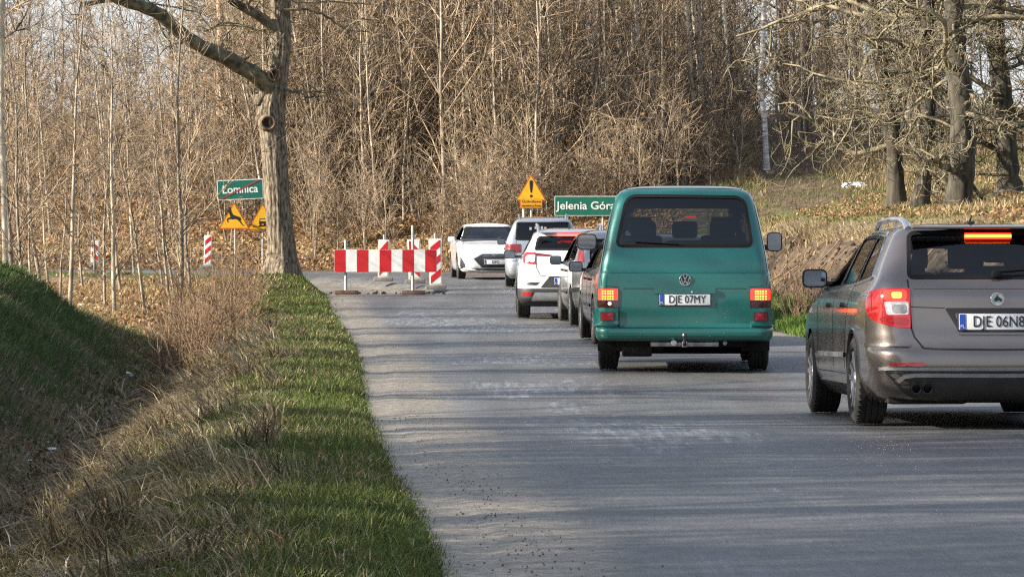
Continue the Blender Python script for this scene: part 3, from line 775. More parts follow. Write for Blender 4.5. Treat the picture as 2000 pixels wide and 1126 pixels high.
def limb(path, w0, w1, dy, nsub, L):
    Pp = [np.array(at(a, b, TD + dy * i / (len(path) - 1))) - base for i, (a, b) in enumerate(path)]
    C = catmull(Pp, 5); rr = np.linspace(w0, w1, len(C)) / TS / 2 * (1 + .05 * g.normal(0, 1, len(C)))
    t = TM(); t.tube(C, rr, 12); link(bpy.data.objects.new('limb', t.mesh('limb', bark_limb)), big)
    for k in range(nsub):
        f = g.uniform(.15, 1); q = C[int(f * (len(C) - 1))]
        B = curve(g, q, unit(np.array([g.normal(0, .6), g.normal(0, .6), g.uniform(-.2, 1)])), L * g.uniform(.5, 1.2), 6, .22, .03)
        cr.tube(B, np.linspace(.03, .01, 7), 5)
        for j in range(7):
            kk = int(g.integers(1, 6)); B2 = curve(g, B[kk], rdir(g, unit(B[min(kk + 1, 6)] - B[kk - 1]), R(50)), L * g.uniform(.2, .5), 4, .22, .0)
            cr.tube(B2, np.linspace(.013, .006, 5), 3)
            for j2 in range(2):
                B3 = curve(g, B2[int(g.integers(1, 4))], rdir(g, unit(B2[-1] - B2[0]), R(50)), L * .18, 2, .2, 0); cr.tube(B3, [.008, .006, .005], 3)
limb([(534, 178), (505, 152), (470, 130), (430, 107), (395, 92), (350, 62), (318, 32), (280, 14), (235, 0), (190, -22), (130, -50)], 36, 18, -2.5, 16, 1.6)
limb([(548, 70), (522, 44), (500, 28), (470, 12), (440, -6), (400, -40)], 24, 12, -1.0, 7, 1.5)
limb([(240, -2), (200, 2), (172, 8), (158, 9)], 12, 9, -.3, 1, .8)
limb([(548, -60), (600, -110), (660, -150)], 18, 9, 1.2, 6, 1.8)
for path, w in [([(556, 20), (600, 20), (640, 34), (676, 58), (720, 62)], 6), ([(556, 176), (585, 182), (605, 190), (640, 188)], 6), ([(558, 182), (590, 178), (620, 180), (660, 186)], 4),
                ([(556, 0), (600, 6), (650, 4), (720, 10)], 5), ([(470, 120), (430, 95), (465, 50), (500, 60)], 4), ([(400, 62), (440, 45), (480, 50), (520, 60)], 5), ([(370, 50), (335, 20), (330, -20)], 4),
                ([(676, 58), (700, 40), (730, 38)], 4), ([(540, 130), (505, 122), (485, 126), (484, 150)], 4)]:
    Pp = [np.array(at(a, b, TD - .3 + .25 * i)) - base for i, (a, b) in enumerate(path)]
    C = catmull(Pp, 6); C = C + g.normal(0, .012, C.shape); cr.tube(C, np.linspace(w / TS / 2, .012, len(C)), 5)
    for k in range(10):
        q = C[int(g.uniform(.2, 1) * (len(C) - 1))]; B = curve(g, q, g.normal(0, 1, 3), .5 * g.uniform(.4, 1.4), 4, .25, 0); cr.tube(B, np.linspace(.011, .005, 5), 3)
link(bpy.data.objects.new('crown', cr.mesh('crown', bark_oak_branch)), big)
cut_wood = mat('cut_wood', (.10, .07, .045), rough=.9, col2=(.26, .19, .125), scale=9, bump=.6)
hollow = mat('hollow_dark', (.03, .022, .016), rough=1)
for (a, b, r_) in ((525, 241, .165), (537, 148, .140)):
    c0 = Vector(np.array(at(a, b, TD)) - base); c0.y = -.33 * (1 if b > 200 else .85)
    M = Matrix.Translation(c0) @ Matrix.Rotation(R(12), 4, 'Z') @ Matrix.Rotation(R(90), 4, 'X')
    sc_ = MB(); sc_.lathe([(r_ * 1.15, -.22), (r_ * 1.12, -.05), (r_ * 1.04, .03), (r_ * .86, .05), (r_ * .68, .02), (r_ * .55, -.06)], M, 22)
    ob = sc_.build('branch_scar', cut_wood, big)
    hh = MB(); hh.lathe([(r_ * .60, -.03), (.002, -.05)], M, 22); hh.build('hollow', hollow, ob)
# burr beside the lower scar
for k, (a, b, rx_) in enumerate([(508, 232, .13), (506, 196, .14), (514, 186, .12), (512, 212, .10)]):
    bm = bmesh.new(); bmesh.ops.create_icosphere(bm, subdivisions=3, radius=rx_)
    for v in bm.verts: v.co *= 1 + .18 * float(fbm(np.array([v.co.x * 9 + k]), np.array([v.co.z * 9 + v.co.y * 7]), 1)[0])
    me = bpy.data.meshes.new('burr'); bm.to_mesh(me); bm.free(); smooth(me); me.materials.append(bark_big)
    ob = link(bpy.data.objects.new('burr', me), big); ob.location = Vector(np.array(at(a, b, TD)) - base) + Vector((.03, -.10, 0))

# trees along the left bank, out of the picture: their shadows fall across the road
SHD = [sapling_proto(300 + i, 12 + i, .15 + .02 * i, (0, 0), 54, spread=1.0, tw=2.6, nt=9, low=.22) for i in range(3)]
g8 = np.random.default_rng(23)
for i, (x, y) in enumerate([(-12, 7), (-12.5, 10), (-11.5, 13), (-13, 15.5), (-11.8, 18), (-13, 21), (-12.4, 24), (-14, 27.5), (-13, 32.5), (-15, 36.5), (-13.6, 42.5), (-16, 49), (-15, 56), (-17, 9), (-18, 16), (-17.5, 22), (-19.5, 30), (-20, 40), (-21, 46), (-24, 12), (-25, 20), (-23, 34), (-17, 3), (-19, 60)]):
    put_tree('bank_tree', SHD[i % 3], (x, y, Hz(x, y)), g8.uniform(0, 6.28), g8.uniform(.8, 1.15), 'bare tree on top of the grassy bank beside the road', 'trees on the bank left of the road')

for i in range(34):  # bushes out of view, added to shade the left strip of the road
    y = 3 + (i % 17) * 1.0 + g8.uniform(-.5, .5); x = -9.6 - g8.uniform(0, 2.0) - (y > 26) * 1.2
    o = put_tree('shade_bush', BRUSH[i % 6], (x, y, Hz(x, y)), g8.uniform(0, 6.28), g8.uniform(1.0, 1.7), 'unseen bare bush added on the bank crest to shade the road edge', 'unseen bushes added for shade left of the road', cat='bush')
# ------------------------------------------------------------------ grass, straw, fallen leaves, weeds (each one mass of uncountable blades)
gm = mat_attr('grass_blade', trl=.25)
def blades(name, x, y, z, h, w, ang, bend, cols, label, g):
    """each blade: two quads and a tip, leaning along ang by bend."""
    n = len(x)
    dx, dy = np.cos(ang), np.sin(ang)
    wa = ang + math.pi / 2 + g.normal(0, .5, n); wx, wy = np.cos(wa) * w / 2, np.sin(wa) * w / 2
    c = np.stack([x, y, z - .02], 1)
    def ptc(t):
        hor = bend * h * t ** 1.6; ver = h * t * np.sqrt(np.clip(1 - (bend * .75 * t) ** 2, .05, 1))
        return c + np.stack([dx * hor, dy * hor, ver], 1)
    wv = np.stack([wx, wy, 0 * wx], 1)
    p1, p2 = ptc(.55), ptc(1.0)
    V = np.stack([c - wv, c + wv, p1 - wv * .8, p1 + wv * .8, p2], 1).reshape(-1, 3)
    i = np.arange(n)[:, None] * 5
    me = np_mesh(name, V, Fq=i + np.array([0, 1, 3, 2]), Ft=i + np.array([2, 3, 4]), col=np.repeat(cols, 5, 0))
    me.materials.append(gm); o = link(bpy.data.objects.new(name, me)); tag(o, label, None, None, 'stuff'); return o
def pick(g, n, cols, var=.25):
    c = np.array(cols)[g.integers(0, len(cols), n)]; return c * g.uniform(1 - var, 1 + var, (n, 1))
EX = lambda D: np.interp(D, RL[:, 1][:100], RL[:, 0][:100])
gg = np.random.default_rng(99)
_k = RL[:, 1] < 95
LX, LY = RL[_k, 0], RL[_k, 1]
_o = np.argsort(LY); LX, LY = LX[_o], LY[_o]
def left_field(n, d0, d1, y0, y1, g, near=1.0):
    u = g.random(n); y = y0 * (y1 / y0) ** u                       # density falls with distance
    d = g.uniform(d0, d1, n); x = np.interp(y, LY, LX) - d
    m = np.abs(x) < .155 * y + .5
    return x[m], y[m]
GREEN = [(.068, .105, .026), (.10, .138, .036), (.145, .175, .052), (.085, .098, .03)]
DRYG = [(.32, .25, .14), (.44, .36, .22), (.22, .16, .09), (.52, .44, .30), (.13, .09, .05)]
# green verge
x, y = left_field(260000, -.05, 2.4, 11.5, 78, gg)
z, d, l, i_, p_ = height(x, y)
n1 = fbm(x, y, 1.3); n3 = fbm(x + 5, y, .55)
keep = (gg.random(len(x)) < np.clip(1.15 - np.clip(d - 1.35 + .8 * n1, 0, 9) * .75, .04, 1)) & (d > .03 + .30 * (.5 + n3) * gg.random(len(x)) + .55 * np.clip(n1 + .15 * n3, 0, 1))
x, y, z, d, n1 = x[keep], y[keep], z[keep], d[keep], n1[keep]; n = len(x)
cols = pick(gg, n, GREEN); dry = gg.random(n) < np.clip(.04 + .5 * n1 + .16 * d, .03, .8); cols[dry] = pick(gg, dry.sum(), DRYG)
h = gg.uniform(.03, .105, n) * (1 + .45 * n1) * np.clip(.5 + d * .9, .45, 1.1)
blades('grass', x, y, z, h, np.maximum(.0055, y * .00026), gg.uniform(0, 6.28, n), gg.uniform(.3, 1.25, n), cols, 'short green grass along the road edge', gg)
# straw hanging down the ditch side
x, y = left_field(150000, .6, 4.0, 11.5, 62, gg)
z, d, l, i_, p_ = height(x, y); n1 = fbm(x + 30, y, 1.5); n2 = fbm(x, y + 60, 3.5)
keep = gg.random(len(x)) < np.clip(np.minimum((d - 1.05 - .7 * n2 - .6 * n1) / .8, (3.9 - d + .6 * n2) / .9), 0, 1) * np.clip(.6 + .9 * n1 + .5 * n2, .1, 1)
x, y, z, d, n1 = x[keep], y[keep], z[keep], d[keep], n1[keep]; n = len(x)
clump = np.floor(x * 3.1) * 57.3 + np.floor(y * 3.1) * 12.7
ang = math.pi + .4 + 1.0 * np.sin(clump) + gg.normal(0, .5, n)
blades('dry_grass', x, y, z, gg.uniform(.07, .21, n) * (1 + .5 * n1) * np.clip(1.5 - .3 * d, .45, 1) * np.clip(.6 + y * .012, .6, 1.1), np.maximum(.009, y * .00036) * gg.uniform(.6, 1.5, n), ang, gg.uniform(.9, 1.33, n), pick(gg, n, DRYG, .4), 'bent straw grass on the side of the ditch', gg)
# larger drooping tufts of dead grass
xt, yt = left_field(270, 1.0, 3.3, 11.8, 55, gg)
nb_ = 46; nT_ = len(xt)
xr = np.repeat(xt, nb_) + gg.normal(0, .05, nT_ * nb_); yr_ = np.repeat(yt, nb_) + gg.normal(0, .06, nT_ * nb_); big_ = np.repeat(gg.uniform(.5, 1.15, nT_), nb_)
dirn = np.repeat(math.pi + .5 + gg.normal(0, .8, nT_), nb_) + gg.normal(0, .75, nT_ * nb_)
zt_ = height(xr, yr_)[0]
tone = np.repeat(gg.uniform(.65, 1.2, nT_), nb_)[:, None]
blades('dry_grass', xr, yr_, zt_, gg.uniform(.16, .38, len(xr)) * big_, np.maximum(.008, yr_ * .0004) * gg.uniform(.6, 1.3, len(xr)), dirn, gg.uniform(.7, 1.33, len(xr)), pick(gg, len(xr), DRYG, .3) * tone, 'drooping tufts of dead grass between verge and ditch', gg)
# bank on the left
x, y = left_field(150000, 3.0, 9.5, 18, 60, gg)
z, d, l, i_, p_ = height(x, y); n1 = fbm(x, y + 7, 1.2); n2 = fbm(x + 15, y, 2.6)
keep = gg.random(len(x)) < np.clip((d - 3.1) / .8, 0, 1) * np.clip(.75 + .8 * n1, .12, 1)
x, y, z, d, n1, n2 = [q[keep] for q in (x, y, z, d, n1, n2)]; n = len(x)
cols = pick(gg, n, [(.065, .11, .036), (.09, .14, .046), (.12, .165, .065)]); dry = gg.random(n) < np.clip(.25 + .8 * n2, .04, .85); cols[dry] = pick(gg, dry.sum(), [(.28, .235, .155), (.38, .32, .22), (.16, .12, .08)])
blades('grass', x, y, z, gg.uniform(.06, .2, n) * (1 + .5 * n1), np.maximum(.006, y * .0003), gg.uniform(-.9, .9, n), gg.uniform(.3, 1.1, n), cols, 'dark rough grass on the shaded bank', gg)
# far left flat and the mound round the big tree
x, y = left_field(60000, .0, 12, 57, 92, gg)
z, d, l, i_, p_ = height(x, y); n1 = fbm(x, y + 7, 2.2); n2 = fbm(x + 15, y, 4)
keep = (gg.random(len(x)) < np.clip(.45 + n1 + .5 * n2 - .03 * d, .05, 1)) & (d > .1)
x, y, z, d, n1, n2 = [q[keep] for q in (x, y, z, d, n1, n2)]; n = len(x)
cols = pick(gg, n, [(.30, .20, .10), (.36, .26, .14), (.22, .14, .07), (.42, .31, .18)], .35); gr = gg.random(n) < np.clip(1.35 - .6 * d + .4 * n1, .12, .95); cols[gr] = pick(gg, gr.sum(), [(.10, .15, .03), (.15, .19, .045), (.08, .12, .03)])
blades('grass', x, y, z, gg.uniform(.05, .20, n) * np.clip(.5 + .3 * d, .5, 1.1), .02, gg.uniform(0, 6.28, n), gg.uniform(.4, 1.25, n), cols, 'tan and green grass on the leafy flat by the big tree', gg)
# right side: green strip by the road, straw on the cutting and on the hill
def right_field(n, px0, px1, y0, y1, g):
    y = y0 + (y1 - y0) * g.random(n); px = g.uniform(px0, px1, n); return (px - 1000) / F_PX * y, y
x, y = right_field(30000, 1380, 1640, 38, 62, gg)
z, d, l, i_, p_ = height(x, y); keep = (d > .05) & (d < 1.15 + .3 * fbm(x, y, 1)) & (~l); x, y, z = x[keep], y[keep], z[keep]; n = len(x)
blades('grass', x, y, z, gg.uniform(.07, .2, n), .014, gg.uniform(0, 6.28, n), gg.uniform(.1, .8, n), pick(gg, n, [(.10, .17, .03), (.14, .21, .05), (.07, .12, .025)]), 'fresh green grass at the foot of the cutting beside the van', gg)
x, y = right_field(150000, 1380, 2040, 48, 132, gg)
z, d, l, i_, p_ = height(x, y); n1 = fbm(x, y, 3); n2 = fbm(x + 33, y, 7)
track = np.abs((x - 7.0) - (y - 62) * .045 + .6 * fbm(y * 0 + 2, y, 9)) < 1.1
face = (d < 2.3)
keep = (d > 1.1) & (~l) & (gg.random(len(x)) < np.where(face, .05 + .35 * n1, np.where(track, .12, np.clip(.42 + .9 * n1 + .6 * n2, .03, 1))))
x, y, z, d, n1, n2, track = [q[keep] for q in (x, y, z, d, n1, n2, track)]; n = len(x)
cols = pick(gg, n, [(.36, .27, .15), (.46, .36, .21), (.27, .19, .10), (.20, .135, .075)], .3); gr = (d > 2.8) & (gg.random(n) < np.clip(.72 + .9 * n2 + .3 * track, 0, .97)) & (y < 114)
cols[gr] = pick(gg, gr.sum(), [(.12, .14, .04), (.17, .17, .06), (.09, .105, .032)])
h = np.where(d < 2.3, gg.uniform(.08, .25, n), np.where(gr | track, gg.uniform(.04, .14, n), gg.uniform(.06, .22, n) * (1 + 1.2 * np.clip(n1, 0, 1)))) * np.where(y > 100, 1.9, 1)
blades('dry_grass', x, y, z, h, .02, gg.uniform(0, 6.28, n), gg.uniform(.3, 1.2, n), cols, 'tan and olive grass over the hill on the right', gg)
# pale straw hanging over the lip of the cut bank
yf_ = gg.uniform(46, 74, 16000); rs_ = np.argsort(RR[:, 1]); xf_ = np.interp(yf_, RR[rs_, 1], RR[rs_, 0]) + gg.normal(2.6, .16, 16000); zf_ = height(xf_, yf_)[0]
kf_ = gg.random(16000) < np.clip(.18 + 1.1 * fbm(xf_, yf_, 2.2), .0, 1); xf_, yf_, zf_ = xf_[kf_], yf_[kf_], zf_[kf_]; n = len(xf_)
blades('dry_grass', xf_, yf_, zf_, gg.uniform(.08, .26, n), .018, math.pi + gg.normal(0, .9, n), gg.uniform(.6, 1.33, n), pick(gg, n, [(.42, .34, .21), (.52, .43, .28), (.30, .23, .13)], .3), 'pale straw hanging over the lip of the cut bank', gg)
# fallen leaves
def leaf_field(name, x, y, size, label, zoff=.015, cols=((.26, .16, .08), (.36, .235, .12), (.17, .095, .05), (.44, .31, .17))):
    z = height(x, y)[0] + zoff + gg.uniform(0, .03, len(x))
    me = leaves_mesh(gg, np.stack([x, y, z], 1), 1.0, name, cols)
    c = np.repeat(np.stack([x, y, z], 1), 4, 0); co = np.zeros(len(c) * 3, np.float32); me.vertices.foreach_get('co', co)
    sz = np.repeat(size * np.ones(len(x)), 4)[:, None]; me.vertices.foreach_set('co', (c + (co.reshape(-1, 3) - c) * sz).astype(np.float32).ravel())
    o = link(bpy.data.objects.new(name, me)); tag(o, label, None, None, 'stuff')
D = gg.uniform(98, 140, 90000); px = gg.uniform(-30, 1330, 90000); x = (px - 1000) / F_PX * D; dr_ = -side_dist(x, D, RR); k = dr_ > .6; leaf_field('leaves', x[k], D[k], .075, 'brown fallen leaves covering the slope behind the road')
x, y = left_field(40000, 1.6, 14, 55, 100, gg); k = gg.random(len(x)) < np.clip(.5 + fbm(x, y, 3), .1, 1); leaf_field('leaves', x[k], y[k], .055, 'brown fallen leaves on the flat left of the big tree')
x, y = left_field(26000, 2.0, 6.0, 12, 58, gg); k = gg.random(len(x)) < np.clip(1.1 - np.abs(height(x, y)[1] - 3.1) * .8, .06, 1); leaf_field('leaves', x[k], y[k], .016 + .0005 * y[k], 'brown leaves and scraps lying in the ditch', cols=((.15, .115, .08), (.25, .20, .145), (.09, .068, .048), (.32, .27, .21)))
x, y = right_field(22000, 1380, 2040, 50, 100, gg); hh_ = height(x, y); k = (~hh_[2]) & (hh_[1] > 2.2) & (gg.random(len(x)) < np.clip(.05 + .5 * fbm(x + 9, y, 4) + (x > 8.0) * .6, .02, 1)); leaf_field('leaves', x[k], y[k], .05, 'brown fallen leaves on the right bank')
# clods and dead stalks that make the cut bank face rough
def weed_mesh(seed, n, H, spread, col_m):
    g = np.random.default_rng(seed); t = TM()
    for i in range(n):
        d = rdir(g, np.array([0, 0, 1.]), R(g.uniform(2, 32))); q = np.array([g.normal(0, spread), g.normal(0, spread), -.05]); h_ = H * g.uniform(.5, 1.15)
        B = curve(g, q, d, h_, 5, .07, .0); t.tube(B, np.linspace(.008, .0045, 6), 3)
        for j in range(int(g.integers(2, 6))):
            k = int(g.integers(1, 5)); B2 = curve(g, B[k], rdir(g, unit(B[k + 1] - B[k]), R(38)), h_ * g.uniform(.15, .4), 3, .12, .04); t.tube(B2, [.0055, .005, .0045, .0035], 3)
    return t.mesh('dry_weed', col_m)
weed_m = mat('dry_stalks', (.16, .095, .055), rough=.9, col2=(.34, .235, .14), scale=3, per_obj=.2)
WM = [weed_mesh(500 + i, 22, 1.15, .16, weed_m) for i in range(4)]
g9 = np.random.default_rng(3)
for i, (px, D) in enumerate([(318, 56), (342, 58), (360, 54), (378, 60), (395, 56.5), (410, 62), (428, 58), (446, 64), (462, 60), (476, 66), (402, 51), (436, 70), (372, 48), (350, 63), (490, 70), (455, 52.5), (330, 51), (420, 47)]):
    x = (px - 1000) / F_PX * D
    o = link(bpy.data.objects.new('dry_weed', WM[i % 4])); o.location = (x, D, Hz(x, D)); o.rotation_euler = (0, 0, g9.uniform(0, 6.28)); s_ = g9.uniform(.6, 1.1); o.scale = (s_, s_, s_)
    tag(o, 'clump of reddish brown dry weed stalks growing along the ditch', 'weed', 'dry weeds along the ditch')
for i, (px, py) in enumerate([(1560, 590), (1580, 575), (1548, 600), (1570, 560)]):
    D = 54 + i; x = (px - 1000) / F_PX * D
    o = link(bpy.data.objects.new('dry_weed', WM[i % 4])); o.location = (x, D, Hz(x, D)); o.rotation_euler = (0, 0, i * 2.0); o.scale = (.6, .6, .6)
    tag(o, 'pale dry weed stalks at the cut bank between van and estate car', 'weed', 'weeds on the cut bank')
# clods of earth, stones and roots on the cut bank
nC = 1700
yc = gg.uniform(44, 72, nC); xc = np.interp(yc, RR[np.argsort(RR[:, 1]), 1], RR[np.argsort(RR[:, 1]), 0]) + np.abs(gg.normal(1.3, .6, nC)); zc = height(xc, yc)[0]
Vc = []; Fc = []; Cc = []
for k in range(nC):
    r = gg.uniform(.012, .042) * (1 + 1.0 * (gg.random() < .05)); b = len(Vc)
    q = np.array([(1, 0, 0), (-1, 0, 0), (0, 1, 0), (0, -1, 0), (0, 0, .8), (0, 0, -.8)]) * r * gg.uniform(.5, 1.4, (6, 1))
    Vc += list(np.array([xc[k], yc[k], zc[k] + r * .2]) + q); Fc += [(b, b + 2, b + 4), (b + 2, b + 1, b + 4), (b + 1, b + 3, b + 4), (b + 3, b, b + 4), (b + 2, b, b + 5), (b + 1, b + 2, b + 5), (b + 3, b + 1, b + 5), (b, b + 3, b + 5)]
    Cc += [np.array([(.04, .029, .02), (.065, .048, .033), (.10, .076, .052), (.028, .022, .016)][int(gg.integers(0, 4))])] * 6
me = np_mesh('clods', Vc, Ft=Fc, col=np.array(Cc)); me.materials.append(mat_attr('earth_clod')); o = link(bpy.data.objects.new('clods', me)); tag(o, 'clods of earth and stones on the cut bank', None, None, 'stuff')
rt = TM()
for k in range(60):
    yc = gg.uniform(46, 70); xe = float(np.interp(yc, RR[np.argsort(RR[:, 1]), 1], RR[np.argsort(RR[:, 1]), 0])); x0 = xe + gg.uniform(1.2, 2.3)
    B = curve(gg, (x0, yc, Hz(x0, yc) + .03), (-.7, gg.normal(0, .6), -.5), gg.uniform(.4, 1.2), 5, .3, 0)
    B[:, 2] = height(B[:, 0], B[:, 1])[0] + .03 + np.abs(gg.normal(0, .05, len(B))); rt.tube(B, np.linspace(.012, .005, 6), 4)
o = link(bpy.data.objects.new('roots', rt.mesh('roots', weed_m))); tag(o, 'roots and dead stalks hanging over the cut bank', None, None, 'stuff')
# litter
litter_m = mat('white_plastic', (.72, .75, .78), rough=.35, var=.12, scale=6)
def litter(px, py, size, label, seed, n=1, name='plastic_litter'):
    p = ground_at(px, py); g = np.random.default_rng(seed)
    bm = bmesh.new()
    for k in range(n):
        r = bmesh.ops.create_icosphere(bm, subdivisions=2, radius=size * g.uniform(.6, 1))
        off = Vector((g.normal(0, size * (n > 1)), g.normal(0, size * (n > 1)), 0))
        for v in r['verts']:
            v.co *= 1 + .5 * g.normal(0, .5); v.co.z *= .5; v.co += off
    me = bpy.data.meshes.new(name); bm.to_mesh(me); bm.free(); me.materials.append(litter_m)
    o = link(bpy.data.objects.new(name, me)); o.location = p + Vector((0, 0, size * .3)); o.rotation_euler = (0, 0, seed)
    tag(o, label, 'litter')
litter(101, 888, .055, 'crumpled white plastic scrap on the dark grassy bank', 1)
litter(250, 736, .10, 'larger pale bluish plastic bag lying in the ditch', 2)
litter(273, 697, .05, 'small white scrap at the shaded end of the ditch', 3)
litter(158, 597, .07, 'white scrap on the shade line below the lit leaves', 4)
litter(57, 902, .028, 'tiny pale scrap left of the crumpled plastic on the bank', 5)
litter(232, 782, .04, 'small white scrap below the bluish bag in the ditch', 6)
litter(1668, 368, .22, 'white heap of rubbish at the top of the grassy track', 7, 5, 'rubbish_heap')
# ------------------------------------------------------------------ vehicles: a shell of level outlines, cut and panelled
def pchip(xs, ys, x):
    xs = np.asarray(xs, float); ys = np.asarray(ys, float); h = np.diff(xs); d = np.diff(ys) / h
    m = np.zeros(len(xs)); m[0] = d[0]; m[-1] = d[-1]
    for i in range(1, len(xs) - 1):
        if d[i - 1] * d[i] > 0:
            w1 = 2 * h[i] + h[i - 1]; w2 = h[i] + 2 * h[i - 1]; m[i] = (w1 + w2) / (w1 / d[i - 1] + w2 / d[i])
    x = np.clip(x, xs[0], xs[-1]); k = np.clip(np.searchsorted(xs, x, side='right') - 1, 0, len(xs) - 2)
    t = (x - xs[k]) / h[k]
    return ys[k] * (2 * t ** 3 - 3 * t ** 2 + 1) + h[k] * m[k] * (t ** 3 - 2 * t ** 2 + t) + ys[k + 1] * (-2 * t ** 3 + 3 * t ** 2) + h[k] * m[k + 1] * (t ** 3 - t ** 2)
def inpoly(px, py, poly):
    r = np.zeros(len(px), bool); n = len(poly)
    for i in range(n):
        x1, y1 = poly[i]; x2, y2 = poly[(i + 1) % n]
        if y1 == y2: continue
        c = ((y1 > py) != (y2 > py)) & (px < (x2 - x1) * (py - y1) / (y2 - y1) + x1)
        r ^= c
    return r
def rpoly(pts, r, n=5):
    """polygon with rounded corners; r one radius or a list."""
    out = []; N = len(pts)
    for i in range(N):
        rr = r[i] if hasattr(r, '__len__') else r
        p = np.array(pts[i], float); a = np.array(pts[i - 1], float) - p; b = np.array(pts[(i + 1) % N], float) - p
        la, lb = np.linalg.norm(a), np.linalg.norm(b); a /= la; b /= lb
        t = min(rr, la * .45, lb * .45)
        for k in range(n + 1):
            u = k / n; q0 = p + a * t; q2 = p + b * t
            out.append(tuple((1 - u) ** 2 * q0 + 2 * u * (1 - u) * p + u * u * q2))
    return out
def dense(poly, step=.05):
    out = []
    for i in range(len(poly)):
        a = np.array(poly[i]); b = np.array(poly[(i + 1) % len(poly)]); n = max(1, int(np.linalg.norm(b - a) / step))
        for k in range(n): out.append(tuple(a + (b - a) * k / n))
    return out
def inset(poly, d):
    """offset a polygon inward by d (d < 0: outward)."""
    P = np.array(poly, float); n = len(P)
    area = 0.5 * np.sum(P[:, 0] * np.roll(P[:, 1], -1) - np.roll(P[:, 0], -1) * P[:, 1]); s = 1 if area > 0 else -1
    e = np.roll(P, -1, 0) - P; nn = np.stack([-e[:, 1], e[:, 0]], 1) * s; nn /= np.linalg.norm(nn, axis=1)[:, None] + 1e-9
    m = nn + np.roll(nn, 1, 0); m /= np.linalg.norm(m, axis=1)[:, None] + 1e-9
    c = np.clip(np.sum(m * nn, 1), .5, 1)
    return [tuple(q) for q in P + m * (d / c)[:, None]]

